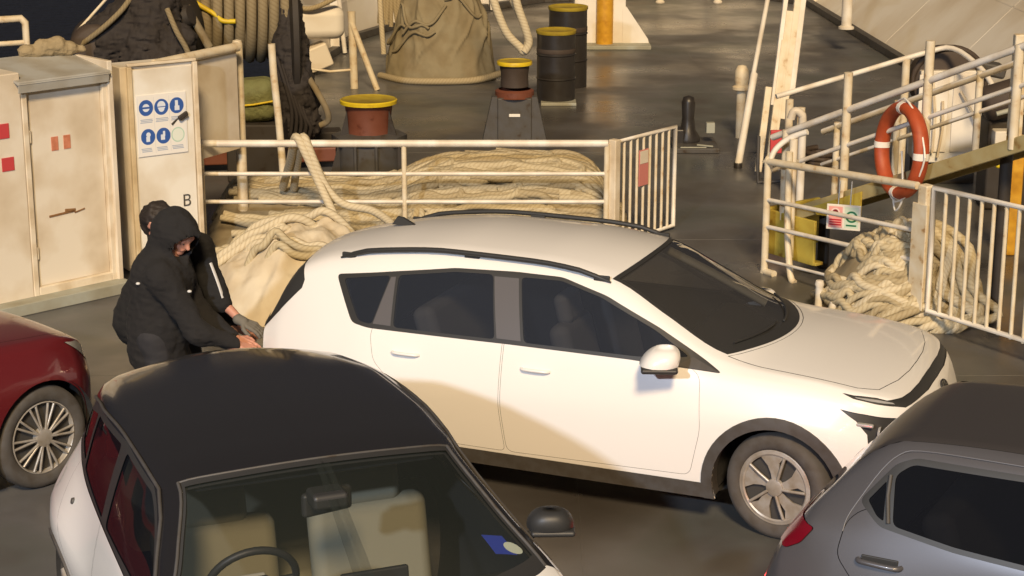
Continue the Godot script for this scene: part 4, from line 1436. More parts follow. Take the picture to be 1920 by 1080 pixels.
# ---------------------------------------------------------------- people
# One skin round a set of tapered bones: distances joined with a smooth minimum, meshed as surface nets.
func nets(st: SurfaceTool, bones: Array, cell: float, k: float, cuts: Array = [], wob := 0.0) -> void:
	var lo := Vector3.ONE * 1e9
	var hi := Vector3.ONE * -1e9
	for b in bones:
		var r: float = maxf(b[2], b[3]) + k + cell * 2.5
		lo = lo.min(b[0] - Vector3.ONE * r).min(b[1] - Vector3.ONE * r)
		hi = hi.max(b[0] + Vector3.ONE * r).max(b[1] + Vector3.ONE * r)
	var nx := int((hi.x - lo.x) / cell) + 2
	var ny := int((hi.y - lo.y) / cell) + 2
	var nz := int((hi.z - lo.z) / cell) + 2
	var f := PackedFloat32Array()
	f.resize(nx * ny * nz)
	f.fill(1.0)
	var nf := FastNoiseLite.new()
	nf.seed = 9
	nf.frequency = 1.0
	for b in bones:
		var pa: Vector3 = b[0]
		var pb: Vector3 = b[1]
		var ra: float = b[2]
		var rb: float = b[3]
		var r: float = maxf(ra, rb) + k + cell * 2.0
		var l := ((pa.min(pb) - Vector3.ONE * r - lo) / cell)
		var h := ((pa.max(pb) + Vector3.ONE * r - lo) / cell)
		var ab := pb - pa
		var inv := 1.0 / maxf(ab.length_squared(), 1e-9)
		for iz in range(maxi(0, int(l.z)), mini(nz, int(h.z) + 2)):
			for iy in range(maxi(0, int(l.y)), mini(ny, int(h.y) + 2)):
				var row := (iz * ny + iy) * nx
				for ix in range(maxi(0, int(l.x)), mini(nx, int(h.x) + 2)):
					var p := Vector3(lo.x + ix * cell, lo.y + iy * cell, lo.z + iz * cell)
					var ap := p - pa
					var s := clampf(ap.dot(ab) * inv, 0.0, 1.0)
					var d := (ap - ab * s).length() - ra - (rb - ra) * s
					var o := f[row + ix]
					var m := maxf(k - absf(d - o), 0.0) / k
					f[row + ix] = minf(d, o) - m * m * k * 0.25
	for b in cuts:
		for iz in nz:
			for iy in ny:
				for ix in nx:
					var p := Vector3(lo.x + ix * cell, lo.y + iy * cell, lo.z + iz * cell)
					if p.distance_squared_to(b[0]) > 0.35 * 0.35:
						continue
					var ab: Vector3 = b[1] - b[0]
					var s := clampf((p - b[0]).dot(ab) / maxf(ab.length_squared(), 1e-9), 0.0, 1.0)
					var d: float = (p - b[0] - ab * s).length() - b[2]
					var i := (iz * ny + iy) * nx + ix
					f[i] = maxf(f[i], -d)
	if wob > 0.0:
		for iz in nz:
			for iy in ny:
				for ix in nx:
					var i := (iz * ny + iy) * nx + ix
					if absf(f[i]) < 0.05:
						var p := Vector3(lo.x + ix * cell, lo.y + iy * cell, lo.z + iz * cell)
						f[i] += wob * (nf.get_noise_3d(p.x * 9.0, p.y * 5.0, p.z * 9.0) + 0.6 * nf.get_noise_3d(p.x * 5.0 + p.y * 16.0, p.y * 12.0, p.z * 6.0 + 40.0))
	var sy := nx
	var sz := nx * ny
	var vid := PackedInt32Array()
	vid.resize(nx * ny * nz)
	vid.fill(-1)
	var V := []
	var N := []
	var off := [0, 1, sy, sy + 1, sz, sz + 1, sz + sy, sz + sy + 1]
	var edges := [[0, 1], [2, 3], [4, 5], [6, 7], [0, 2], [1, 3], [4, 6], [5, 7], [0, 4], [1, 5], [2, 6], [3, 7]]
	for iz in nz - 1:
		for iy in ny - 1:
			for ix in nx - 1:
				var i := iz * sz + iy * sy + ix
				var a := f[i]
				if a > cell * 3.0 or a < -cell * 3.0:
					continue
				var inside := 0
				for o in off:
					if f[i + o] < 0.0: inside += 1
				if inside == 0 or inside == 8:
					continue
				var sum := Vector3.ZERO
				var n := 0
				for e in edges:
					var v0 := f[i + off[e[0]]]
					var v1 := f[i + off[e[1]]]
					if (v0 < 0.0) != (v1 < 0.0):
						var s := v0 / (v0 - v1)
						var c0 := Vector3(e[0] & 1, (e[0] >> 1) & 1, e[0] >> 2)
						var c1 := Vector3(e[1] & 1, (e[1] >> 1) & 1, e[1] >> 2)
						sum += c0.lerp(c1, s)
						n += 1
				vid[i] = V.size()
				V.append(lo + (Vector3(ix, iy, iz) + sum / n) * cell)
				var g := Vector3(f[i + 1] + f[i + 1 + sy] + f[i + 1 + sz] + f[i + 1 + sy + sz] - f[i] - f[i + sy] - f[i + sz] - f[i + sy + sz],
					f[i + sy] + f[i + sy + 1] + f[i + sy + sz] + f[i + sy + sz + 1] - f[i] - f[i + 1] - f[i + sz] - f[i + sz + 1],
					f[i + sz] + f[i + sz + 1] + f[i + sz + sy] + f[i + sz + sy + 1] - f[i] - f[i + 1] - f[i + sy] - f[i + sy + 1])
				N.append(g.normalized())
	for iz in range(1, nz - 1):
		for iy in range(1, ny - 1):
			for ix in range(1, nx - 1):
				var i := iz * sz + iy * sy + ix
				var a := f[i]
				if absf(a) > cell * 3.0:
					continue
				for ax in 3:
					var step: int = [1, sy, sz][ax]
					if (a < 0.0) == (f[i + step] < 0.0):
						continue
					var u: int = [sy, sz, 1][ax]
					var w: int = [sz, 1, sy][ax]
					var q := [vid[i], vid[i - u], vid[i - u - w], vid[i - w]]
					if q.min() < 0:
						continue
					tri(st, V[q[0]], V[q[1]], V[q[2]], N[q[0]], N[q[1]], N[q[2]])
					tri(st, V[q[0]], V[q[2]], V[q[3]], N[q[0]], N[q[2]], N[q[3]])

# a hand laid flat against something: palm, four fingers and a thumb. d points along the fingers, n out of the back of the hand, s to the thumb side
func hand_bones(wrist: Vector3, d: Vector3, n: Vector3, s: Vector3) -> Array:
	var out := []
	var palm := wrist + d * 0.095
	for i in 4:
		var side := s * (0.032 - 0.0215 * i)
		out.append([wrist + d * 0.012 + side * 0.55, palm + side - n * 0.002, 0.014, 0.0125])
		var length: float = [0.072, 0.080, 0.075, 0.060][i]
		var dd := (d + s * (0.10 - 0.075 * i)).normalized()
		var k1 := palm + side + dd * length * 0.45 - n * (0.006 + 0.004 * i)
		var k2 := k1 + (dd - n * 0.45).normalized() * length * 0.33
		var k3 := k2 + (dd - n * 0.85).normalized() * length * 0.27
		out.append([palm + side, k1, 0.0105, 0.0095])
		out.append([k1, k2, 0.0095, 0.0088])
		out.append([k2, k3, 0.0088, 0.0075])
	var t0 := wrist + d * 0.025 + s * 0.024
	var t1 := t0 + (d * 0.6 + s * 0.8 - n * 0.2).normalized() * 0.042
	var t2 := t1 + (d * 0.9 + s * 0.35 - n * 0.3).normalized() * 0.030
	var t3 := t2 + (d - n * 0.25).normalized() * 0.024
	out.append([t0, t1, 0.014, 0.0115])
	out.append([t1, t2, 0.0115, 0.010])
	out.append([t2, t3, 0.010, 0.008])
	return out

func person(label: String, j: Dictionary, base: Vector3, coat: Material, hooded: bool, gloved: bool) -> void:
	var o := thing("person", label, "person", base)
	var q := {}
	for k in j:
		if j[k] is Vector3: q[k] = j[k] - base
	var face: Vector3 = j.face.normalized() if false else (q.face - q.head).normalized()
	var side := face.cross(Vector3.UP).normalized()
	var up := side.cross(face).normalized()
	# the body: legs, trunk, neck, arms
	var st := new_st()
	var b := [
		[q.pelvis, q.chest, 0.13, 0.14], [q.chest, q.neck, 0.12, 0.06], [q.neck, q.head, 0.055, 0.06],
		[q.chest + Vector3(0, 0.04, 0), q.rsh, 0.09, 0.055], [q.chest + Vector3(0, 0.04, 0), q.lsh, 0.09, 0.055],
		[q.rsh, q.rel, 0.05, 0.04], [q.rel, q.rwr, 0.04, 0.027], [q.lsh, q.lel, 0.05, 0.04], [q.lel, q.lwr, 0.04, 0.027],
		[q.pelvis, q.rhip, 0.12, 0.09], [q.pelvis, q.lhip, 0.12, 0.09],
		[q.rhip, q.rkn, 0.085, 0.055], [q.rkn, q.ran, 0.055, 0.038], [q.lhip, q.lkn, 0.085, 0.055], [q.lkn, q.lan, 0.055, 0.038],
	]
	nets(st, b, 0.020, 0.05)
	# head with brow, nose, chin and ears
	var h: Vector3 = q.head
	var hb := [
		[h + up * 0.02 - face * 0.015, h + up * 0.02 + face * 0.01, 0.094, 0.088],
		[h - up * 0.045 + face * 0.035, h - up * 0.075 + face * 0.045, 0.058, 0.040],
		[h + face * 0.092 + up * 0.012, h + face * 0.112 - up * 0.020, 0.009, 0.013],
		[h + face * 0.080 + up * 0.034 + side * 0.04, h + face * 0.080 + up * 0.034 - side * 0.04, 0.014, 0.014],
		[h + face * 0.086 - up * 0.046 + side * 0.016, h + face * 0.086 - up * 0.046 - side * 0.016, 0.008, 0.008],
		[h + side * 0.088 - up * 0.005, h + side * 0.090 + up * 0.025, 0.013, 0.015],
		[h - side * 0.088 - up * 0.005, h - side * 0.090 + up * 0.025, 0.013, 0.015],
		[h - up * 0.06, q.neck, 0.055, 0.055],
	]
	nets(st, hb, 0.007, 0.02)
	for w in [["rwr", "rdir", 1.0], ["lwr", "ldir", -1.0]]:
		var d: Vector3 = (j[w[1]]).normalized()
		var nrm: Vector3 = j.hand_n.normalized()
		nrm = (nrm - d * nrm.dot(d)).normalized()
		var s: Vector3 = nrm.cross(d).normalized() * -w[2]
		if not (gloved and w[0] == "rwr"):
			nets(st, hand_bones(q[w[0]], d, nrm, s), 0.0045, 0.006)
	obj("body", st, M.skin, o)
	if gloved:
		st = new_st()
		var d: Vector3 = j.rdir.normalized()
		var nrm: Vector3 = (j.hand_n - d * j.hand_n.dot(d)).normalized()
		var gb := hand_bones(q.rwr, d, nrm, -nrm.cross(d).normalized())
		for g in gb:
			g[2] += 0.0025
			g[3] += 0.0025
		gb.append([q.rwr - d * 0.02, q.rwr + d * 0.02, 0.036, 0.033])
		nets(st, gb, 0.005, 0.007)
		obj("glove", st, M.glove_grey, o)
	for s in [1.0, -1.0]:
		st = new_st()
		var e: Vector3 = h + face * 0.084 + up * 0.012 + side * 0.031 * s
		lathe(st, [Vector2(0, 0.011), Vector2(0.008, 0.008), Vector2(0.011, 0), Vector2(0.008, -0.008), Vector2(0, -0.011)], 10, Transform3D(Basis(), e), 0.2)
		obj("eye", st, M.ink_black, o)
	# trousers and shoes
	st = new_st()
	nets(st, [[q.pelvis, q.rhip, 0.145, 0.115], [q.pelvis, q.lhip, 0.145, 0.115], [q.rhip, q.rkn, 0.112, 0.082], [q.rkn, q.ran + Vector3(0, 0.03, 0), 0.082, 0.07], [q.lhip, q.lkn, 0.112, 0.082], [q.lkn, q.lan + Vector3(0, 0.03, 0), 0.082, 0.07]], 0.020, 0.03, [], 0.010)
	obj("trousers", st, M.trousers, o)
	for a in [q.ran, q.lan]:
		st = new_st()
		var fd := Vector3(face.x, 0, face.z).normalized()
		nets(st, [[a - Vector3(0, 0.045, 0) - fd * 0.03, a - Vector3(0, 0.055, 0) + fd * 0.15, 0.042, 0.034], [a, a - Vector3(0, 0.05, 0), 0.045, 0.045]], 0.012, 0.03)
		obj("shoe", st, M.shoe, o)
	# the jacket, with its hood
	st = new_st()
	var hem: Vector3 = q.pelvis + (q.pelvis - q.chest).normalized() * 0.19
	var jb := [
		[hem, q.pelvis, 0.195, 0.195], [q.pelvis, q.chest, 0.200, 0.195], [q.chest, q.neck - face * 0.02, 0.185, 0.10],
		[q.chest + Vector3(0, 0.03, 0), q.rsh, 0.15, 0.098], [q.chest + Vector3(0, 0.03, 0), q.lsh, 0.15, 0.098],
		[q.rsh, q.rel, 0.095, 0.074], [q.rel, q.rel.lerp(q.rwr, 0.86 if not gloved else 0.30), 0.072, 0.052],
		[q.lsh, q.lel, 0.095, 0.074], [q.lel, q.lel.lerp(q.lwr, 0.86), 0.072, 0.052],
	]
	var cuts := []
	if hooded:
		jb.append([h + up * 0.035 - face * 0.045, h + up * 0.01 + face * 0.03, 0.135, 0.125])
		jb.append([h - face * 0.05, q.neck - face * 0.04, 0.125, 0.115])
		jb.append([h + up * 0.11 - face * 0.02, h + up * 0.09 + face * 0.06, 0.05, 0.045])
		cuts.append([h + face * 0.070 - up * 0.012, h + face * 0.26 - up * 0.04, 0.098])
	else:
		jb.append([q.neck - face * 0.05 - side * 0.05, q.neck - face * 0.05 + side * 0.05, 0.06, 0.06])
	nets(st, jb, 0.015, 0.05, cuts, 0.016)
	obj("jacket", st, coat, o)
	if not hooded:
		st = new_st()
		nets(st, [[h + up * 0.04 - face * 0.03, h + up * 0.055 + face * 0.02, 0.098, 0.088], [h - face * 0.05, h - face * 0.045 - up * 0.05, 0.085, 0.07]], 0.010, 0.03, [], 0.02)
		obj("hair", st, M.hair, o)
		st = new_st()
		var a: Vector3 = q.rsh.lerp(q.rel, 0.30) + j.stripe_out
		var m: Vector3 = q.rel.lerp(q.rsh, 0.30) + j.stripe_out * 0.92
		var z: Vector3 = q.rel + j.stripe_out * 0.75
		tube(st, smooth([a, m, z], 5), 0.014, 6, false, [], 0.4)
		obj("sleeve_stripe", st, M.stripe, o)
	else:
		st = new_st()
		for p in j.marks:
			var mp: Vector3 = p - base
			lathe(st, [Vector2(0.0, 0.010), Vector2(0.012, 0.006), Vector2(0.015, 0.0), Vector2(0.012, -0.006), Vector2(0.0, -0.010)], 10, Transform3D(Basis(), mp), 0.3)
		obj("reflective_badge", st, M.stripe, o)

func build_people() -> void:
	person("person in black hooded jacket bending over, hands on the white hatchback's rear corner", {
		"pelvis": Vector3(-2.27, 0.86, -11.86), "chest": Vector3(-2.23, 1.19, -11.83), "neck": Vector3(-2.165, 1.36, -11.81), "head": Vector3(-2.115, 1.452, -11.79), "face": Vector3(-1.85, 1.27, -11.60),
		"rsh": Vector3(-2.20, 1.22, -11.65), "rel": Vector3(-1.985, 0.87, -11.60), "rwr": Vector3(-1.74, 0.765, -11.69), "lsh": Vector3(-2.18, 1.22, -12.00), "lel": Vector3(-2.02, 0.86, -11.98), "lwr": Vector3(-1.77, 0.765, -11.82),
		"rhip": Vector3(-2.29, 0.80, -11.76), "lhip": Vector3(-2.27, 0.80, -11.95), "rkn": Vector3(-2.24, 0.45, -11.74), "ran": Vector3(-2.42, 0.10, -11.74), "lkn": Vector3(-2.13, 0.45, -11.97), "lan": Vector3(-2.20, 0.10, -11.97),
		"rdir": Vector3(0.86, -0.44, -0.18), "ldir": Vector3(0.86, -0.44, 0.10), "hand_n": Vector3(-0.35, 0.85, 0.3),
		"marks": [Vector3(-2.355, 1.175, -11.66), Vector3(-2.03, 1.13, -11.64)],
	}, Vector3(-2.27, 0, -11.86), M.jacket_navy, true, false)
	person("person half hidden behind the hooded one, striped sleeve, reaching for the car", {
		"pelvis": Vector3(-2.40, 0.88, -12.38), "chest": Vector3(-2.22, 1.20, -12.32), "neck": Vector3(-2.27, 1.33, -12.29), "head": Vector3(-2.315, 1.425, -12.24), "face": Vector3(-2.09, 1.28, -12.12),
		"rsh": Vector3(-2.05, 1.27, -12.17), "rel": Vector3(-1.92, 0.96, -12.08), "rwr": Vector3(-1.765, 0.835, -11.99), "lsh": Vector3(-2.20, 1.28, -12.50), "lel": Vector3(-2.02, 0.94, -12.40), "lwr": Vector3(-1.85, 0.72, -12.22),
		"rhip": Vector3(-2.42, 0.82, -12.28), "lhip": Vector3(-2.40, 0.82, -12.48), "rkn": Vector3(-2.36, 0.46, -12.26), "ran": Vector3(-2.52, 0.10, -12.26), "lkn": Vector3(-2.20, 0.46, -12.50), "lan": Vector3(-2.26, 0.10, -12.50),
		"rdir": Vector3(0.86, -0.36, 0.20), "ldir": Vector3(0.9, -0.3, 0.0), "hand_n": Vector3(-0.30, 0.9, 0.2), "stripe_out": Vector3(0.055, 0.03, 0.088),
	}, Vector3(-2.40, 0, -12.38), M.jacket_black, false, true)

# ---------------------------------------------------------------- the deck and what bounds it
func build_setting() -> void:
	var st := new_st()
	var edge := [[-7.5, 14.0], [7.5, 14.0], [7.4, -6.0], [6.9, -14.0], [6.3, -20.0], [5.9, -28.0], [5.55, -35.0], [4.6, -36.3], [2.8, -36.4], [0.5, -35.6], [-1.6, -33.2], [-2.6, -30.6], [-3.0, -27.7], [-3.7, -25.6], [-4.5, -22.0], [-4.9, -17.0], [-6.5, -12.0], [-7.4, -6.0]]
	var poly := PackedVector2Array()
	for p in edge:
		poly.append(Vector2(p[0], p[1]))
	var idx := Geometry2D.triangulate_polygon(poly)
	for i in idx.size() / 3:
		var q := []
		for k in 3:
			q.append(Vector3(poly[idx[i * 3 + k]].x, 0, poly[idx[i * 3 + k]].y))
		tri(st, q[0], q[1], q[2], Vector3.UP, Vector3.UP, Vector3.UP)
	for i in poly.size():
		var a := poly[i]
		var b := poly[(i + 1) % poly.size()]
		quad(st, Vector3(a.x, 0, a.y), Vector3(b.x, 0, b.y), Vector3(b.x, -7.2, b.y), Vector3(a.x, -7.2, a.y), Vector3(a.y - b.y, 0, b.x - a.x).normalized() * -1.0)
	struct("deck", st, M.deck, "dark grey steel car deck, worn and damp in patches")
	# plate seams welded across the deck
	var deck := get_node("deck")
	for z in [-9.3, -13.4, -17.5, -21.6, -25.7, -29.8]:
		st = new_st()
		rbox(st, Vector3(0.9, -0.001, z), Vector3(9.4 if z > -26.0 else 6.6, 0.006, 0.016), 0.0028)
		obj("weld_seam", st, M.deck, deck)
	for x in [-1.9, 0.4, 2.7, 5.0]:
		st = new_st()
		rbox(st, Vector3(x, -0.0014, -18.0), Vector3(0.016, 0.006, 24.0), 0.0028)
		obj("weld_seam", st, M.deck, deck)
	st = new_st()
	quad(st, Vector3(-3000, -7.0, 3000), Vector3(3000, -7.0, 3000), Vector3(3000, -7.0, -3000), Vector3(-3000, -7.0, -3000), Vector3.UP)
	struct("sea", st, M.sea, "black night sea beyond the rail")
	# bulwarks: a plate wall on frames, with a dark coaming along its foot
	bulwark([[-3.3, -26.9], [-3.0, -27.7], [-2.6, -30.6], [-1.6, -33.2], [0.5, -35.6]], 1.5, "white plated bulwark curving round the bow behind the wrapped rope heap", 1.0)
	bulwark([[0.5, -35.6], [2.8, -36.4], [4.6, -36.3], [5.5, -35.0]], 1.5, "white bulwark across the bow at the far end of the deck", -1.0)
	bulwark([[5.5, -35.0], [5.87, -28.0], [6.15, -22.0], [6.5, -16.0], [6.95, -9.0]], 3.4, "tall white bulwark along the right side of the deck", 0.0)

func bulwark(path: Array, height: float, label: String, stays: float) -> void:
	var o := thing("bulwark", label, "bulwark", Vector3(path[0][0], 0, path[0][1]))
	var base := o.position
	var wall := new_st()
	var foot := new_st()
	var k := 0
	for i in path.size() - 1:
		var a := Vector3(path[i][0], 0, path[i][1]) - base
		var b := Vector3(path[i + 1][0], 0, path[i + 1][1]) - base
		var f := frame(a, b)
		var l := a.distance_to(b)
		# inward is toward the middle of the deck
		var inward := f.basis.z if (Vector3(1.5, 0, -29) - base - a).dot(f.basis.z) > 0 else -f.basis.z
		var mid := (a + b) * 0.5
		# a flared side leans outward by a third of its height; the bow plating stands nearly upright
		var lean := atan(1.0) if stays == 0.0 else atan(0.12)
		var tilt := Basis((b - a).normalized(), lean if (b - a).normalized().cross(Vector3.UP).dot(inward) < 0 else -lean)
		var wb := tilt * f.basis
		var upw := tilt * Vector3.UP
		var inn := tilt * inward
		rbox(wall, mid + upw * height * 0.5, Vector3(l + 0.04, height, 0.10), 0.01, wb)
		rbox(foot, mid + inward * 0.12 + Vector3(0, 0.06, 0), Vector3(l, 0.12, 0.12), 0.01, f.basis)
		rbox(wall, mid + upw * (height * 0.42) + inn * 0.047, Vector3(l, 0.035, 0.012), 0.004, wb)
		rbox(wall, mid + upw * (height + 0.03), Vector3(l + 0.02, 0.06, 0.22), 0.02, wb)
		var n := int(l / 1.6) if stays != 0.0 else int(l / 3.0)
		for m in n:
			var p := a.lerp(b, (m + 0.5) / n)
			var st := new_st()
			if stays != 0.0:
				rbox(st, p + inward * 0.11 + Vector3(0, height * 0.5 + 0.02, 0), Vector3(0.02, height - 0.06, 0.14), 0.005, f.basis)
				bar(st, p + inward * 0.26 + Vector3(0, 0.02, 0), p + inward * 0.16 + Vector3(0, height * 0.8, 0), 0.035)
				obj("frame_stay", st, M.pipe_white, o)
			else:
				rbox(st, p + upw * height * 0.5 + inn * 0.047, Vector3(0.035, height - 0.1, 0.012), 0.004, wb)
				obj("plate_seam", st, M.wall_white, o)
	obj("plating", wall, M.wall_white, o)
	obj("coaming", foot, M.bollard_grey, o)

# ---------------------------------------------------------------- ropes
func strand(parent: Node, pts: Array, r: float, m: Material, per := 4, sides := 7, called := "rope") -> void:
	var st := new_st()
	tube(st, smooth(pts, per), r, sides)
	obj(called, st, m, parent)

func mound(st: SurfaceTool, prof: Callable, x0: float, x1: float, z0: float, z1: float, nx := 40, nz := 20) -> void:
	var P := []
	for i in nx + 1:
		var row := []
		for j in nz + 1:
			var x := lerpf(x0, x1, float(i) / nx)
			var z := lerpf(z0, z1, float(j) / nz)
			row.append(Vector3(x, prof.call(x, z), z))
		P.append(row)
	grid_mesh(st, P)

func grid_mesh(st: SurfaceTool, P: Array, wrap := false) -> void:
	var n := P.size()
	var m: int = P[0].size()
	var N := []
	for i in n:
		var row := []
		for j in m:
			var du: Vector3 = P[mini(i + 1, n - 1)][j] - P[maxi(i - 1, 0)][j]
			var j0 := j - 1
			var j1 := j + 1
			if wrap:
				j0 = (j - 1 + m - 1) % (m - 1)
				j1 = (j + 1) % (m - 1)
			else:
				j0 = maxi(j0, 0)
				j1 = mini(j1, m - 1)
			var dv: Vector3 = P[i][j1] - P[i][j0]
			row.append(dv.cross(du).normalized())
		N.append(row)
	for i in n - 1:
		for j in m - 1:
			var uv := func(a, b): return Vector2(float(a) / n, float(b) / m)
			tri(st, P[i][j], P[i + 1][j], P[i + 1][j + 1], N[i][j], N[i + 1][j], N[i + 1][j + 1], uv.call(i, j), uv.call(i + 1, j), uv.call(i + 1, j + 1))
			tri(st, P[i][j], P[i + 1][j + 1], P[i][j + 1], N[i][j], N[i + 1][j + 1], N[i][j + 1], uv.call(i, j), uv.call(i + 1, j + 1), uv.call(i, j + 1))

func bump(a: float, lo: float, hi: float, soft: float) -> float:
	return smoothstep(lo, lo + soft, a) * (1.0 - smoothstep(hi - soft, hi, a))

func build_rope_heaps() -> void:
	rng.seed = 77
	var nz := FastNoiseLite.new()
	nz.seed = 4
	nz.frequency = 1.0
	# the long flaked heap behind the middle railing
	var o := thing("rope_heap", "long heap of tan mooring rope flaked behind the middle railing", "rope heap", Vector3(-0.9, 0, -18.0))
	var tops := [[-2.0, 0.34], [-1.3, 0.34], [-0.6, 0.32], [-0.2, 0.38], [0.05, 0.50], [0.5, 0.57], [1.2, 0.575], [1.65, 0.50], [1.85, 0.16], [1.95, 0.02]]
	var prof := func(x: float, z: float) -> float:
		var f := 1.0 - smoothstep(0.05, 0.95, z + 0.12)
		var g := smoothstep(-1.25, -0.7, z)
		return curve(tops, x) * (0.16 + 0.84 * f) * g * smoothstep(1.0, 0.78, z) * smoothstep(-2.05, -1.8, x) - 0.05 + 0.05 * nz.get_noise_2d(x * 2.0, z * 3.0)
	var st := new_st()
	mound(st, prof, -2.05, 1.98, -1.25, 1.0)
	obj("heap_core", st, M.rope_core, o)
	for i in 124:
		var v := rng.randf()
		var z := lerpf(0.82, -0.65, pow(v, 0.9))
		var l := rng.randf_range(0.9, 2.6)
		var x0 := rng.randf_range(-2.0, 1.75 - l * 0.6) if i < 96 else rng.randf_range(-2.05, -1.1)
		var x1 := minf(x0 + l, 1.85)
		var slant := rng.randf_range(-0.10, 0.10)
		var lift := rng.randf_range(0.0, 0.05)
		var pts := []
		var n := int((x1 - x0) / 0.16) + 3
		var ph := rng.randf() * 10.0
		for k in n + 1:
			var f := float(k) / n
			var x := lerpf(x0, x1, f)
			var zz := z + slant * (f - 0.5) * 2.0 + 0.07 * nz.get_noise_2d(x * 1.7 + ph, i * 3.1)
			pts.append(Vector3(x, prof.call(x, zz) + 0.025 + lift + 0.035 * nz.get_noise_2d(x * 2.3 + ph, i * 7.7), zz))
		# the bight at its end turns back on itself
		if rng.randf() < 0.6:
			var e: Vector3 = pts[-1]
			for q in [[0.10, -0.03], [0.14, -0.12], [0.06, -0.20], [-0.12, -0.23], [-0.4, -0.22]]:
				var xx: float = e.x + q[0]
				var zz: float = e.z + q[1]
				pts.append(Vector3(xx, prof.call(xx, zz) + 0.03 + lift, zz))
		strand(o, pts, rng.randf_range(0.030, 0.040), [M.rope, M.rope_old, M.rope][i % 3])
	# a pale canvas bundle of rope slumped in front of the railing beside the white car's tail
	o = thing("canvas_bundle", "slumped pale canvas bundle with loose rope, between hooded person and white car", "bundle", Vector3(-1.95, 0, -15.9))
	var prof2 := func(x: float, z: float) -> float:
		var r := Vector2((x - 0.10) / 0.78, (z - 0.05) / 1.25).length()
		return maxf(0.0, 0.50 * (1.0 - pow(r, 2.4))) * (1.0 + 0.18 * nz.get_noise_2d(x * 2.0, z * 2.0)) - 0.02
	var folds := []
	for i in 26:
		folds.append([rng.randf_range(-0.7, 0.9), rng.randf_range(-0.5, 1.0), rng.randf_range(-1.1, 1.1), rng.randf_range(0.02, 0.055), rng.randf_range(0.04, 0.11), rng.randf_range(0.2, 0.6)])
	var drape := func(x: float, z: float) -> float:
		var h: float = prof2.call(x, z)
		var w := smoothstep(0.0, 0.12, h)
		for q in folds:
			var d: float = (x - q[0]) * cos(q[2]) + (z - q[1]) * sin(q[2]) + 0.05 * sin(z * 7.0 + q[0] * 9.0)
			var a: float = -(x - q[0]) * sin(q[2]) + (z - q[1]) * cos(q[2])
			h += w * q[3] * exp(-d * d / (q[4] * q[4])) * smoothstep(q[5], q[5] * 0.4, absf(a))
		return h
	st = new_st()
	mound(st, drape, -0.80, 1.0, -1.3, 1.35, 90, 110)
	obj("canvas", st, M.canvas_pale, o)
	for i in 34:
		var pts := []
		var ang := rng.randf_range(-0.35, 0.45)
		var c := Vector2(rng.randf_range(-0.55, 0.6), rng.randf_range(-1.15, -0.45) if i % 5 else rng.randf_range(-0.4, 0.7))
		var l := rng.randf_range(0.7, 1.4)
		var d := Vector2(cos(ang), sin(ang))
		var p := Vector2(-d.y, d.x)
		var bow := rng.randf_range(-0.20, 0.20)
		var lift := rng.randf_range(0.0, 0.06)
		for k in 11:
			var f := k / 10.0 - 0.5
			var q := c + d * l * f + p * bow * (1.0 - 4.0 * f * f) + p * 0.06 * nz.get_noise_2d(f * 3.0, i * 5.0)
			pts.append(Vector3(q.x, maxf(0.03, drape.call(q.x, q.y) + 0.02 + lift * (1.0 - 3.0 * f * f)), q.y))
		pts[0].y -= 0.14
		pts[10].y -= 0.14
		strand(o, pts, rng.randf_range(0.028, 0.038), [M.rope_pale, M.rope_pale, M.rope][i % 3])
	# the coiled heap behind the right railing
	o = thing("rope_heap", "tangled coil of tan rope piled behind the right railing, under the safety sign", "rope heap", Vector3(3.05, 0, -15.15))
	var prof3 := func(x: float, z: float) -> float:
		var r := Vector2((x - 0.04) / 0.62, z / 0.72).length()
		return maxf(0.0, 0.66 * (1.0 - pow(r, 1.8))) * (1.0 + 0.15 * nz.get_noise_2d(x * 3.0 + 9.0, z * 3.0)) - 0.02
	st = new_st()
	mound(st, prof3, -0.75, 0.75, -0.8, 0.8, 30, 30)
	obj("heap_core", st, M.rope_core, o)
	for i in 120:
		var pts := []
		var r0 := rng.randf_range(0.14, 0.60)
		var a0 := rng.randf() * TAU if i % 3 == 0 else rng.randf_range(0.3, 1.6)
		var sweep := rng.randf_range(1.0, 2.8)
		var cx := rng.randf_range(-0.08, 0.08)
		var cz := rng.randf_range(-0.08, 0.08)
		var tilt := rng.randf_range(-0.16, 0.16)
		var lift := rng.randf_range(0.0, 0.05)
		for k in 11:
			var f := k / 10.0
			var a := a0 + (f - 0.5) * sweep
			var rr := r0 * (1.0 + tilt * (f - 0.5) * 2.0) + 0.05 * nz.get_noise_2d(a * 1.5, i * 4.0)
			var x := cx + cos(a) * rr
			var z := cz + sin(a) * rr * 1.05
			pts.append(Vector3(x, maxf(0.035, prof3.call(x, z) + 0.03 + lift + 0.05 * nz.get_noise_2d(a * 1.2, i * 8.0)), z))
		pts[0].y -= 0.14
		pts[10].y -= 0.14
		pts[1].y -= 0.03
		pts[9].y -= 0.03
		strand(o, pts, rng.randf_range(0.027, 0.037), [M.rope, M.rope_old, M.rope_pale, M.rope][i % 4])
	# heavier bights hanging down the near side of it
	for i in 11:
		var a := rng.randf_range(-0.3, 1.1)
		var x := cos(a) * rng.randf_range(0.3, 0.62) + 0.12
		var w := rng.randf_range(-0.12, 0.12)
		strand(o, [Vector3(x * 0.4 - w, 0.60, -0.15), Vector3(x * 0.6, 0.70 + w * 0.3, 0.0), Vector3(x * 0.9 + w, 0.56, 0.18), Vector3(x * 1.15 - w, 0.32, 0.40 + w), Vector3(x * 1.1 + w * 1.5, 0.12, 0.58), Vector3(x * 0.8 - w, 0.05, 0.68), Vector3(x * 0.5, -0.06, 0.6)], rng.randf_range(0.030, 0.040), [M.rope_pale, M.rope, M.rope_old][i % 3])
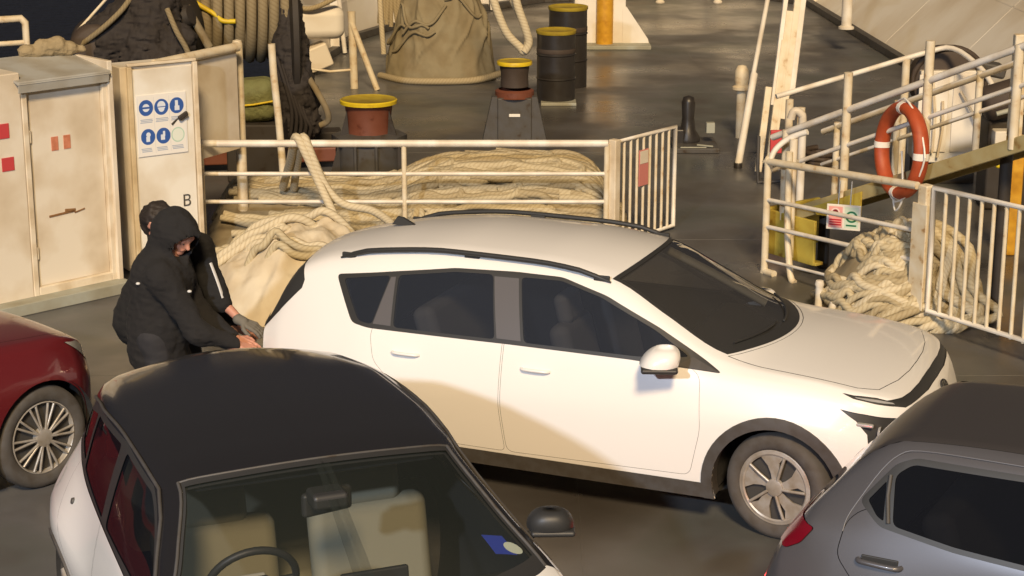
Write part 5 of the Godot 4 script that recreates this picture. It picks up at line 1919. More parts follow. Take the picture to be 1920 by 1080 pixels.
	# doubled rope thrown over the middle railing
	o = thing("mooring_rope", "doubled pale mooring rope thrown over the middle railing", "rope", Vector3(-1.93, 0, -17.1))
	strand(o, [Vector3(-0.25, 0.42, -0.75), Vector3(-0.12, 0.78, -0.35), Vector3(-0.03, 1.05, -0.03), Vector3(0.06, 0.93, 0.07), Vector3(0.18, 0.66, 0.10), Vector3(0.34, 0.38, 0.30), Vector3(0.42, 0.22, 0.42), Vector3(0.5, 0.16, 0.75)], 0.040, M.rope_pale)
	strand(o, [Vector3(-0.15, 0.40, -0.8), Vector3(-0.05, 0.80, -0.38), Vector3(0.04, 1.055, -0.02), Vector3(0.12, 0.90, 0.06), Vector3(0.24, 0.62, 0.08), Vector3(0.40, 0.46, 0.12), Vector3(0.66, 0.42, 0.20), Vector3(0.85, 0.36, 0.45), Vector3(0.95, 0.30, 0.75), Vector3(1.15, 0.36, 0.85)], 0.038, M.rope_pale)

# ---------------------------------------------------------------- signs drawn as flat print
func disc_img(img: Image, cx: float, cy: float, r: float, col: Color, r_in := 0.0) -> void:
	for y in range(int(cy - r) - 1, int(cy + r) + 2):
		for x in range(int(cx - r) - 1, int(cx + r) + 2):
			if x < 0 or y < 0 or x >= img.get_width() or y >= img.get_height():
				continue
			var d := Vector2(x - cx, y - cy).length()
			if d <= r and d >= r_in:
				img.set_pixel(x, y, col)

func safety_board() -> StandardMaterial3D:
	var img := Image.create(264, 288, false, Image.FORMAT_RGB8)
	img.fill(Color(0.90, 0.90, 0.90))
	var blue := Color(0.20, 0.36, 0.66)
	var white := Color(0.84, 0.88, 0.95)
	for p in [[48, 58, 0], [130, 60, 1], [212, 60, 2], [52, 196, 3], [134, 198, 4]]:
		disc_img(img, p[0], p[1], 38, blue)
		match p[2]:
			0:
				disc_img(img, p[0], p[1], 19, white)
				img.fill_rect(Rect2i(p[0] - 24, p[1] - 4, 48, 9), blue)
			1:
				disc_img(img, p[0], p[1] + 8, 16, white)
				disc_img(img, p[0], p[1] - 6, 22, white)
				img.fill_rect(Rect2i(p[0] - 24, p[1] - 2, 48, 4), blue)
			2:
				img.fill_rect(Rect2i(p[0] - 8, p[1] - 24, 16, 30), white)
				img.fill_rect(Rect2i(p[0] - 11, p[1] + 2, 26, 22), white)
			3:
				disc_img(img, p[0] + 2, p[1] - 10, 12, white)
				img.fill_rect(Rect2i(p[0] - 10, p[1], 20, 24), white)
			4:
				img.fill_rect(Rect2i(p[0] - 14, p[1] - 6, 22, 26), white)
				img.fill_rect(Rect2i(p[0] - 2, p[1] - 22, 12, 24), white)
	disc_img(img, 212, 200, 36, Color(0.70, 0.82, 0.78))
	disc_img(img, 212, 200, 30, Color(0.86, 0.90, 0.88))
	for y in [112, 119, 126, 250, 257, 264]:
		for x in [[14, 78], [96, 162], [178, 248]]:
			img.fill_rect(Rect2i(x[0] + y % 5, y, x[1] - x[0] - (y % 7) * 2, 4), Color(0.62, 0.68, 0.78))
	for x in [4, 90, 172, 258]:
		img.fill_rect(Rect2i(x, 10, 1, 266), Color(0.72, 0.76, 0.82))
	return sign_mat("safety_print", img)

func sign_mat(called: String, img: Image) -> StandardMaterial3D:
	img.generate_mipmaps()
	var m := mat(called, Color(1, 1, 1), 0.45)
	m.albedo_texture = ImageTexture.create_from_image(img)
	return m

func pair_sign() -> StandardMaterial3D:
	var img := Image.create(192, 144, false, Image.FORMAT_RGB8)
	img.fill(Color(0.88, 0.86, 0.82))
	var red := Color(0.72, 0.12, 0.16)
	img.fill_rect(Rect2i(10, 10, 80, 124), Color(0.88, 0.62, 0.60))
	disc_img(img, 48, 44, 26, Color(0.90, 0.80, 0.78))
	disc_img(img, 48, 44, 17, Color(0.45, 0.05, 0.08))
	for y in [84, 98, 112]:
		img.fill_rect(Rect2i(16, y, 68, 9), red)
	img.fill_rect(Rect2i(102, 10, 80, 124), Color(0.78, 0.84, 0.78))
	var green := Color(0.10, 0.42, 0.30)
	disc_img(img, 142, 66, 34, green, 23)
	disc_img(img, 142, 66, 10, green)
	img.fill_rect(Rect2i(112, 112, 60, 10), green)
	return sign_mat("pair_print", img)

func board(parent: Node, called: String, xf: Transform3D, w: float, h: float, thick: float, print_: Material, back: Material) -> void:
	var o := Node3D.new()
	o.name = numbered(called, parent)
	parent.add_child(o, true)
	o.transform = xf
	var st := new_st()
	rbox(st, Vector3(0, 0, -thick * 0.5), Vector3(w, h, thick), 0.003)
	obj("plate", st, back, o)
	st = new_st()
	quad(st, Vector3(-w * 0.49, -h * 0.49, 0.003), Vector3(w * 0.49, -h * 0.49, 0.003), Vector3(w * 0.49, h * 0.49, 0.003), Vector3(-w * 0.49, h * 0.49, 0.003), Vector3(0, 0, 1))
	obj("print", st, print_, o)

func letters(parent: Node, called: String, text: String, xf: Transform3D, height: float, m: Material) -> void:
	var t := TextMesh.new()
	var f := SystemFont.new()
	f.font_names = PackedStringArray(["Droid Sans"])
	t.font = f
	t.text = text
	t.font_size = 64
	t.pixel_size = height / 46.0
	t.depth = 0.004
	var o := MeshInstance3D.new()
	o.name = numbered(called, parent)
	o.mesh = t
	o.material_override = m
	o.transform = xf
	parent.add_child(o, true)

# ---------------------------------------------------------------- deck gear
func build_gear() -> void:
	build_lockers()
	build_railings()
	build_rope_heaps()
	build_windlass()
	build_bollards()
	build_far_gear()
	build_gangway()

func build_lockers() -> void:
	# the steel locker at the left edge; x runs along its face, z out of it
	var f := frame(Vector3(-3.94, 0, -15.14), Vector3(-3.32, 0, -15.75))
	var o := thing("steel_locker", "tall cream steel locker with grey lid and rust streaks, left edge", "locker")
	o.transform = f
	var st := new_st()
	rbox(st, Vector3(-0.46, 1.00, -0.32), Vector3(1.0, 1.90, 0.62), 0.012)
	rbox(st, Vector3(0.47, 0.965, -0.34), Vector3(0.84, 1.79, 0.56), 0.012)
	rbox(st, Vector3(0.86, 1.0, -0.26), Vector3(0.05, 1.92, 0.56), 0.01)
	obj("locker_body", st, M.cream, o)
	st = new_st()
	for b in [[0.065, 0.965, 0.05, 1.79], [0.815, 0.965, 0.05, 1.79], [0.44, 1.83, 0.70, 0.05], [0.44, 0.12, 0.70, 0.09]]:
		rbox(st, Vector3(b[0], b[1], -0.035), Vector3(b[2], b[3], 0.06), 0.008)
	obj("door_frame", st, M.rusty_cream, o)
	st = new_st()
	rbox(st, Vector3(0.44, 0.985, -0.052), Vector3(0.695, 1.64, 0.02), 0.006)
	var d := obj("locker_door", st, M.cream, o)
	for y in [0.45, 1.42]:
		st = new_st()
		bar(st, Vector3(0.105, y - 0.05, -0.03), Vector3(0.105, y + 0.05, -0.03), 0.012)
		obj("hinge", st, M.rusty_cream, d)
	st = new_st()
	for q in [[0.36, 0.74, 0.24, 0.018, 0.05], [0.44, 0.755, 0.10, 0.03, -0.1], [0.53, 0.74, 0.10, 0.012, 0.2]]:
		rbox(st, Vector3(q[0], q[1], -0.038), Vector3(q[2], q[3], 0.006), 0.002, Basis(Vector3.BACK, q[4]))
	obj("rust_streak", st, mat("rust_brown", lin(0.26, 0.14, 0.06), 0.8, 0.0, T.grime, 4.0), d)
	for q in [[0.335, 1.33], [0.45, 1.33]]:
		st = new_st()
		rbox(st, Vector3(q[0], q[1], -0.039), Vector3(0.065, 0.115, 0.005), 0.002)
		obj("faded_red_mark", st, M.faded_red, d)
	st = new_st()
	# the sloping lid with a lip
	prism(st, PackedVector2Array([Vector2(0.05, 1.885), Vector2(0.06, 1.86), Vector2(-0.02, 1.88), Vector2(-0.62, 1.95), Vector2(-0.62, 1.98)]), -0.02, 0.84, Transform3D(Basis(Vector3(0, 0, 1), Vector3(0, 1, 0), Vector3(1, 0, 0)), Vector3.ZERO))
	rbox(st, Vector3(0.41, 1.835, 0.045), Vector3(0.84, 0.09, 0.012), 0.004, Basis(Vector3.RIGHT, 0.18))
	obj("lid", st, M.grey_lid, o)
	st = new_st()
	rbox(st, Vector3(-0.04, 0.05, 0.06), Vector3(1.86, 0.10, 0.16), 0.01)
	obj("kerb", st, M.kerb_grey, o)
	for q in [[-0.135, 1.50, 0.09, 0.12], [-0.12, 1.23, 0.11, 0.11]]:
		st = new_st()
		rbox(st, Vector3(q[0], q[1], -0.006), Vector3(q[2], q[3], 0.006), 0.002)
		obj("red_mark", st, M.sign_red, o)
	var roll := thing("canvas_roll", "small folded yellowish canvas lying on the back of the grey locker lid", "canvas", Vector3(-3.86, 1.97, -15.92))
	st = new_st()
	nets(st, [[Vector3(-0.16, 0.05, 0.04), Vector3(0.14, 0.05, -0.12), 0.055, 0.06], [Vector3(-0.05, 0.09, 0.0), Vector3(0.08, 0.10, -0.06), 0.05, 0.05], [Vector3(-0.2, 0.03, 0.06), Vector3(0.24, 0.03, -0.18), 0.03, 0.03]], 0.012, 0.04, [], 0.02)
	obj("folded_canvas", st, M.rope_old, roll)
	# scrap of framework and a bag on top of the far end
	o = thing("guard_rail", "short cream guard rail against the dark sea, above the locker", "railing", Vector3(-4.55, 0, -17.6))
	st = new_st()
	tube(st, [Vector3(-0.6, 2.06, 0.35), Vector3(0.05, 2.06, 0.0), Vector3(0.09, 2.02, 0.0), Vector3(0.09, 0.0, 0.0)], 0.035, 8)
	obj("top_bar", st, M.pipe_cream, o)
	st = new_st()
	bar(st, Vector3(-0.6, 1.84, 0.35), Vector3(0.09, 1.84, 0.0), 0.025)
	obj("lower_bar", st, M.pipe_cream, o)
	# the narrow locker that carries the safety board
	f = frame(Vector3(-3.27, 0, -16.28), Vector3(-2.77, 0, -16.62))
	o = thing("sign_locker", "narrow white locker with blue mandatory signs and letter B", "locker")
	o.transform = f
	st = new_st()
	rbox(st, Vector3(0.27, 0.92, -0.16), Vector3(0.70, 1.80, 0.30), 0.01)
	obj("locker_body", st, M.cream, o)
	st = new_st()
	rbox(st, Vector3(0.30, 0.92, 0.0), Vector3(0.555, 1.74, 0.025), 0.006)
	d = obj("locker_door", st, M.white_plate, o)
	st = new_st()
	for x in [-0.005, 0.605]:
		rbox(st, Vector3(x, 0.92, 0.012), Vector3(0.045, 1.80, 0.04), 0.008)
	rbox(st, Vector3(0.30, 1.835, 0.0), Vector3(0.64, 0.025, 0.05), 0.006)
	obj("door_frame", st, M.rusty_cream, o)
	board(d, "safety_board", Transform3D(Basis(), Vector3(0.275, 1.30, 0.022)), 0.47, 0.54, 0.008, safety_board(), M.sign_white)
	letters(d, "letter_b", "B", Transform3D(Basis(), Vector3(0.475, 0.60, 0.018)), 0.105, M.bollard_grey)
	st = new_st()
	rbox(st, Vector3(0.46, 1.36, 0.05), Vector3(0.10, 0.045, 0.03), 0.012, Basis(Vector3.BACK, 0.5))
	bar(st, Vector3(0.42, 1.335, 0.02), Vector3(0.36, 1.29, 0.03), 0.009)
	obj("door_handle", st, M.dark_iron, d)
	# cream screen plate behind with its pipe rail, and the two posts
	f = frame(Vector3(-2.90, 0, -16.95), Vector3(-2.54, 0, -17.6))
	o = thing("screen_plate", "cream steel screen plate under a slanting pipe, right of the sign locker", "screen")
	o.transform = f
	st = new_st()
	rbox(st, Vector3(0.36, 1.30, 0), Vector3(0.76, 0.90, 0.02), 0.005)
	obj("plate", st, M.cream, o)
	st = new_st()
	bar(st, Vector3(-0.45, 1.80, 0.02), Vector3(0.74, 1.80, 0.02), 0.045)
	obj("pipe_rail", st, M.pipe_cream, o)
	o = thing("pipe_post", "thick cream pipe post at the edge of the screen plate", "post", Vector3(-2.555, 0, -17.8))
	st = new_st()
	lathe(st, [Vector2(0.09, 0), Vector2(0.09, 0.03), Vector2(0.05, 0.05), Vector2(0.05, 1.80), Vector2(0.04, 1.83), Vector2(0, 1.84)], 16)
	obj("pipe", st, M.pipe_cream, o)
	o = thing("pipe_stanchion", "slim cream pipe leaning in front of the rope drum", "post", Vector3(-2.22, 0, -18.2))
	st = new_st()
	tube(st, [Vector3(0.02, 0.0, 0), Vector3(0, 0.62, 0), Vector3(-0.02, 1.0, 0), Vector3(-0.055, 1.45, 0), Vector3(-0.065, 1.74, 0)], 0.036, 10)
	obj("pipe", st, M.pipe_cream, o)

func build_railings() -> void:
	# middle railing, square to the view
	var o := thing("railing", "white three bar railing across the middle, in front of flaked rope", "railing", Vector3(-0.97, 0, -17.1))
	for b in [[0.995, 0.034], [0.715, 0.019], [0.455, 0.019]]:
		var st := new_st()
		bar(st, Vector3(-1.85, b[0], 0), Vector3(1.84, b[0], 0), b[1], 10)
		obj("rail", st, M.pipe_white, o)
	for p in [[-1.85, 0.024], [-0.01, 0.024], [1.83, 0.026]]:
		var st := new_st()
		bar(st, Vector3(p[0], 0.0, 0), Vector3(p[0], 0.99, 0), p[1])
		obj("rail_post", st, M.pipe_cream, o)
	# gate leaf swung back from its end
	var f := frame(Vector3(0.93, 0, -17.12), Vector3(1.545, 0, -17.9))
	o = thing("railing_gate", "barred gate leaf swung open at the right end of the middle railing", "gate")
	o.transform = f
	var l := 0.99
	var st2 := new_st()
	rbox(st2, Vector3(0.0, 0.52, 0), Vector3(0.085, 1.02, 0.085), 0.012)
	obj("gate_post", st2, M.rusty_cream, o)
	st2 = new_st()
	tube(st2, [Vector3(0.05, 0.04, 0), Vector3(0.05, 1.0, 0), Vector3(l, 1.0, 0), Vector3(l, 0.04, 0)], 0.024, 8, true)
	obj("gate_frame", st2, M.pipe_white, o)
	for i in 8:
		st2 = new_st()
		var x := 0.05 + (l - 0.05) * (i + 1) / 9.0
		bar(st2, Vector3(x, 0.04, 0), Vector3(x, 1.0, 0), 0.014)
		obj("gate_bar", st2, M.pipe_cream, o)
	st2 = new_st()
	rbox(st2, Vector3(0.44, 0.70, 0.022), Vector3(0.15, 0.34, 0.008), 0.002)
	var plate := obj("warning_plate", st2, M.sign_pink, o)
	st2 = new_st()
	rbox(st2, Vector3(0.44, 0.80, 0.028), Vector3(0.13, 0.12, 0.003), 0.001)
	obj("plate_field", st2, M.cream, plate)
	# right hand railing: plain part, heavy post, then a barred gate coming toward the viewer
	var a := Vector3(2.215, 0, -16.29)
	var b := Vector3(3.20, 0, -14.62)
	f = frame(a, b)
	l = a.distance_to(b)
	o = thing("railing", "cream pipe railing in front of the rope coil, left of the barred gate", "railing")
	o.transform = f
	st2 = new_st()
	tube(st2, smooth([Vector3(0.14, 0.02, 0), Vector3(0.0, 0.02, 0), Vector3(0.0, 0.06, 0), Vector3(0.0, 0.94, 0), Vector3(0.0, 0.99, 0), Vector3(0.05, 1.0, 0), Vector3(l * 0.5, 1.07, 0), Vector3(l - 0.06, 1.14, 0)], 5), 0.032, 10)
	obj("top_rail", st2, M.pipe_cream, o)
	st2 = new_st()
	tube(st2, smooth([Vector3(0.02, 0.99, 0), Vector3(0.02, 1.10, -0.06), Vector3(0.08, 1.20, -0.16), Vector3(0.22, 1.27, -0.24)], 5), 0.026, 8)
	obj("corner_loop", st2, M.pipe_white, o)
	for q in [[0.42, 0.02], [0.66, 0.02], [0.12, 0.014]]:
		st2 = new_st()
		bar(st2, Vector3(0.0, q[0], 0), Vector3(l - 0.06, q[0] + 0.12, 0), q[1])
		obj("rail", st2, M.pipe_white, o)
	st2 = new_st()
	tube(st2, smooth([Vector3(0.16, 1.10, -0.10), Vector3(0.17, 0.6, -0.10), Vector3(0.22, 0.35, -0.07), Vector3(0.34, 0.05, -0.02), Vector3(0.40, 0.0, -0.02)], 4), 0.03, 8)
	obj("brace_pipe", st2, M.pipe_cream, o)
	st2 = new_st()
	bar(st2, Vector3(0.14, 0.15, -0.16), Vector3(0.14, 1.20, -0.16), 0.036)
	obj("rail_post", st2, M.rusty_cream, o)
	f = frame(Vector3(3.22, 0, -14.58), Vector3(3.86, 0, -13.55))
	o = thing("railing_gate", "cream barred gate on a heavy post, in front of the right rope coil", "gate")
	o.transform = f
	l = 1.35
	st2 = new_st()
	rbox(st2, Vector3(0.0, 0.58, 0), Vector3(0.10, 1.18, 0.09), 0.014)
	rbox(st2, Vector3(0.0, 0.60, 0.055), Vector3(0.16, 0.85, 0.015), 0.005)
	obj("gate_post", st2, M.pipe_cream, o)
	st2 = new_st()
	tube(st2, [Vector3(0.09, 0.17, 0), Vector3(0.09, 1.16, 0), Vector3(l, 1.19, 0), Vector3(l, 0.20, 0)], 0.025, 8, true)
	obj("gate_frame", st2, M.pipe_white, o)
	for i in 9:
		st2 = new_st()
		var x := 0.09 + (l - 0.09) * (i + 1) / 10.0
		bar(st2, Vector3(x, 0.17, 0), Vector3(x, 1.17, 0), 0.016)
		obj("gate_bar", st2, M.pipe_cream, o)
	# safety sign hung on the far side of the railing
	o = thing("safety_sign", "small red and green safety sign hanging by the yellow gangway foot", "sign", Vector3(2.77, 0.66, -15.62), -0.35)
	board(o, "sign_board", Transform3D(), 0.285, 0.215, 0.012, pair_sign(), M.sign_white)
	var st3 := new_st()
	bar(st3, Vector3(-0.05, 0.10, -0.012), Vector3(-0.05, 0.30, -0.05), 0.006)
	bar(st3, Vector3(0.05, 0.10, -0.012), Vector3(0.05, 0.30, -0.05), 0.006)
	obj("hanger", st3, M.steel, o)
	# small deck fittings in front of the coil
	o = thing("deck_cleat", "pale steel cleat on the deck behind the white car's bonnet", "cleat", Vector3(2.72, 0, -14.95))
	st3 = new_st()
	tube(st3, smooth([Vector3(-0.16, 0.0, 0.1), Vector3(-0.12, 0.14, 0.08), Vector3(-0.02, 0.22, 0.02), Vector3(0.10, 0.13, -0.02), Vector3(0.14, 0.0, -0.04)], 4), 0.035, 8)
	obj("horn", st3, M.pipe_white, o)
	o = thing("deck_pin", "short pale deck pin between the cleat and the railing", "pin", Vector3(2.50, 0, -15.05))
	st3 = new_st()
	lathe(st3, [Vector2(0.05, 0), Vector2(0.05, 0.02), Vector2(0.032, 0.04), Vector2(0.032, 0.22), Vector2(0.04, 0.24), Vector2(0.03, 0.27), Vector2(0, 0.275)], 14)
	obj("pin", st3, M.pipe_white, o)

func build_windlass() -> void:
	# mooring winch: rope drum between flanges, gear case, base beams
	var o := thing("mooring_winch", "large mooring winch, tan rope wound on its drum between dark flanges", "winch", Vector3(-3.0, 0, -21.6), 0.16)
	var ax := Transform3D(Basis(Vector3.BACK, PI / 2), Vector3(0, 1.62, 0))
	var st := new_st()
	lathe(st, [Vector2(0.35, -0.55), Vector2(0.42, -0.5), Vector2(0.42, 0.6), Vector2(0.35, 0.62)], 40, ax)
	obj("drum_core", st, M.rope_core, o)
	for layer in 2:
		st = new_st()
		var pts := []
		var turns := 7
		for i in turns * 28 + 1:
			var a := TAU * i / 28.0
			var r := 0.47 + 0.055 * layer + 0.012 * sin(a * 0.37 + layer)
			var x := lerpf(-0.46, 0.40, float(i) / (turns * 28)) * (1.0 if layer == 0 else -1.0)
			pts.append(Vector3(x, 1.62 + cos(a) * r, sin(a) * r))
		tube(st, pts, 0.060, 7)
		obj("wound_rope", st, M.rope_drum, o)
	for x in [0.52, -0.62]:
		st = new_st()
		var fx := Transform3D(Basis(Vector3.BACK, PI / 2), Vector3(x, 1.55 if x < 0 else 1.42, 0))
		lathe(st, [Vector2(0.0, -0.05), Vector2(0.95, -0.05), Vector2(1.02, -0.03), Vector2(1.02, 0.03), Vector2(0.95, 0.05), Vector2(0.35, 0.05), Vector2(0.30, 0.12), Vector2(0.0, 0.13)], 48, fx)
		obj("drum_flange", st, M.dark_iron, o)
	# brake band and its hand lever on the right flange
	st = new_st()
	tube(st, smooth([Vector3(0.66, 0.95, 0.75), Vector3(0.72, 0.86, 0.95), Vector3(0.82, 0.66, 1.0), Vector3(0.84, 0.52, 0.95), Vector3(0.76, 0.46, 0.9)], 5), 0.035, 8)
	obj("brake_lever", st, M.rope_core, o)
	for q in [[-0.1, 0.12, 0.0, 2.3, 0.24, 0.30, M.dark_iron], [0.15, 0.16, 0.95, 1.9, 0.16, 0.22, M.red_iron]]:
		st = new_st()
		rbox(st, Vector3(q[0], q[1], q[2]), Vector3(q[3], q[4], q[5]), 0.02)
		obj("base_beam", st, q[6], o)
	for x in [-0.62, 0.52]:
		st = new_st()
		prism(st, PackedVector2Array([Vector2(-0.5, 0.2), Vector2(0.5, 0.2), Vector2(0.2, 1.5), Vector2(-0.2, 1.5)]), -0.14, -0.08, Transform3D(Basis(Vector3.UP, PI / 2), Vector3(x, 0, 0)))
		obj("bearing_stand", st, M.dark_iron, o)
	# gear case and motor beside it
	o = thing("winch_gear_case", "dark brown rounded gear case and motor of the winch, against the sea", "gear case", Vector3(-3.95, 0, -20.3), 0.2)
	st = new_st()
	rbox(st, Vector3(-0.02, 1.05, 0), Vector3(0.95, 1.3, 0.6), 0.26, Basis(), 4)
	obj("case", st, M.dark_brown, o)
	st = new_st()
	lathe(st, [Vector2(0, -0.06), Vector2(0.42, -0.05), Vector2(0.46, 0.0), Vector2(0.46, 0.34), Vector2(0.40, 0.42), Vector2(0.12, 0.46), Vector2(0.1, 0.52), Vector2(0, 0.53)], 32, Transform3D(Basis(Vector3.BACK, -PI / 2 + 0.35) * Basis(Vector3.RIGHT, 0.5), Vector3(0.12, 1.62, 0.10)))
	obj("motor", st, M.dark_iron, o)
	st = new_st()
	lathe(st, [Vector2(0.26, -0.4), Vector2(0.30, -0.36), Vector2(0.30, 0.36), Vector2(0.26, 0.4), Vector2(0, 0.4)], 28, Transform3D(Basis(Vector3.RIGHT, PI / 2), Vector3(-0.42, 1.42, 0.15)))
	obj("brake_housing", st, M.dark_brown, o)
	st = new_st()
	rbox(st, Vector3(0.0, 0.25, 0), Vector3(1.1, 0.5, 0.8), 0.03)
	obj("plinth", st, M.dark_iron, o)
	for q in [[Vector3(-0.62, 1.62, 0.2), Vector3(-0.30, 1.95, 0.15), 0.016], [Vector3(0.50, 1.85, 0.25), Vector3(0.72, 1.42, 0.32), 0.045], [Vector3(0.36, 1.40, 0.5), Vector3(0.36, 1.55, 0.5), 0.02]]:
		st = new_st()
		bar(st, q[0], q[1], q[2])
		obj("hand_lever", st, M.pipe_cream if q[2] < 0.04 else M.rope_core, o)
	# dark sheeting bundled over the gear and hung down the drum flange, with loose lines
	o = thing("dark_tarpaulin", "dark crumpled tarpaulin bundled over the winch gear, against the night sea", "tarpaulin", Vector3(-3.95, 0, -20.0))
	st = new_st()
	nets(st, [[Vector3(-0.45, 1.15, 0.1), Vector3(-0.30, 1.55, 0.05), 0.30, 0.20], [Vector3(-0.2, 1.55, 0.1), Vector3(0.1, 1.85, 0.0), 0.26, 0.24], [Vector3(0.15, 1.3, 0.15), Vector3(0.25, 1.9, 0.05), 0.30, 0.26], [Vector3(0.3, 1.2, 0.2), Vector3(0.55, 1.55, 0.15), 0.22, 0.14], [Vector3(-0.1, 0.7, 0.1), Vector3(0.3, 1.2, 0.15), 0.42, 0.34], [Vector3(-0.55, 1.0, 0.15), Vector3(-0.62, 1.35, 0.1), 0.16, 0.08]], 0.024, 0.10, [], 0.040)
	obj("sheet", st, M.dark_tarpaulin, o)
	for q in [[Vector3(-0.5, 1.50, 0.32), Vector3(-0.25, 1.68, 0.38), Vector3(-0.05, 1.86, 0.34), Vector3(0.05, 2.0, 0.2)], [Vector3(0.42, 1.88, 0.30), Vector3(0.52, 1.66, 0.38), Vector3(0.62, 1.45, 0.36), Vector3(0.66, 1.2, 0.34)]]:
		strand(o, q, 0.03, M.rope_drum)
	o = thing("dark_tarpaulin", "ragged black sheeting hung down the right flange of the rope drum", "tarpaulin", Vector3(-2.42, 0, -21.45))
	st = new_st()
	nets(st, [[Vector3(-0.06, 1.9, 0.1), Vector3(-0.02, 1.3, 0.35), 0.14, 0.17], [Vector3(-0.02, 1.3, 0.35), Vector3(0.02, 0.75, 0.45), 0.18, 0.20], [Vector3(0.05, 0.85, 0.45), Vector3(0.16, 0.40, 0.45), 0.20, 0.14], [Vector3(-0.05, 0.7, 0.4), Vector3(-0.08, 0.2, 0.4), 0.20, 0.16], [Vector3(0.10, 1.0, 0.35), Vector3(0.22, 0.66, 0.38), 0.10, 0.06]], 0.024, 0.08, [], 0.045)
	obj("sheet", st, M.dark_tarpaulin, o)
	for i in 5:
		var x := -0.05 + 0.05 * i
		strand(o, [Vector3(x - 0.1, 1.2 - 0.08 * i, 0.55), Vector3(x, 0.9 - 0.08 * i, 0.66), Vector3(x + 0.06, 0.6 - 0.04 * i, 0.66), Vector3(x + 0.02, 0.3, 0.62)], 0.022, M.dark_tarpaulin)
	# yellow bent pipe
	o = thing("yellow_pipe", "bright yellow bent pipe above the winch gear case", "pipe", Vector3(-3.3, 0, -21.0))
	st = new_st()
	tube(st, smooth([Vector3(-0.45, 2.05, 0.0), Vector3(-0.20, 1.82, 0), Vector3(0.05, 1.66, 0), Vector3(0.14, 1.585, 0), Vector3(0.28, 1.58, 0)], 5), 0.028, 8)
	obj("pipe", st, M.yellow, o)
	st = new_st()
	bar(st, Vector3(-0.20, 1.80, 0), Vector3(-0.30, 1.76, 0.05), 0.03)
	bar(st, Vector3(-0.30, 1.76, 0.05), Vector3(-0.30, 0.0, 0.05), 0.03)
	obj("support", st, M.yellow_dirty, o)
	# green canvas bundle under the drum
	o = thing("canvas_bundle", "olive green canvas bundle lashed with yellow line under the rope drum", "bundle", Vector3(-2.72, 0, -20.2))
	st = new_st()
	rbox(st, Vector3(0, 0.86, 0), Vector3(0.46, 0.46, 0.40), 0.14, Basis(Vector3.BACK, 0.08), 4)
	obj("canvas", st, M.green_canvas, o)
	st = new_st()
	tube(st, [Vector3(-0.23, 0.82, 0.215), Vector3(0.0, 0.84, 0.222), Vector3(0.23, 0.88, 0.215)], 0.012, 6)
	obj("lashing", st, M.yellow, o)
	st = new_st()
	rbox(st, Vector3(0, 0.32, 0), Vector3(0.6, 0.62, 0.5), 0.02)
	obj("crate_below", st, M.dark_iron, o)

func bollard_top(o: Node3D, r: float, y: float, h: float, m: Material) -> void:
	var st := new_st()
	lathe(st, [Vector2(r * 0.80, y - h), Vector2(r * 0.78, y - h * 0.55), Vector2(r * 0.84, y - 0.07), Vector2(r * 0.86, y - 0.05)], 32)
	obj("bollard_body", st, m, o)
	st = new_st()
	lathe(st, [Vector2(r * 0.86, y - 0.05), Vector2(r, y - 0.045), Vector2(r * 1.01, y - 0.01), Vector2(r * 0.97, y)], 36)
	obj("yellow_rim", st, M.yellow, o)
	st = new_st()
	lathe(st, [Vector2(r * 0.97, y), Vector2(r * 0.93, y - 0.012), Vector2(0.0, y - 0.012)], 36)
	obj("bollard_cap", st, M.yellow_lid, o)

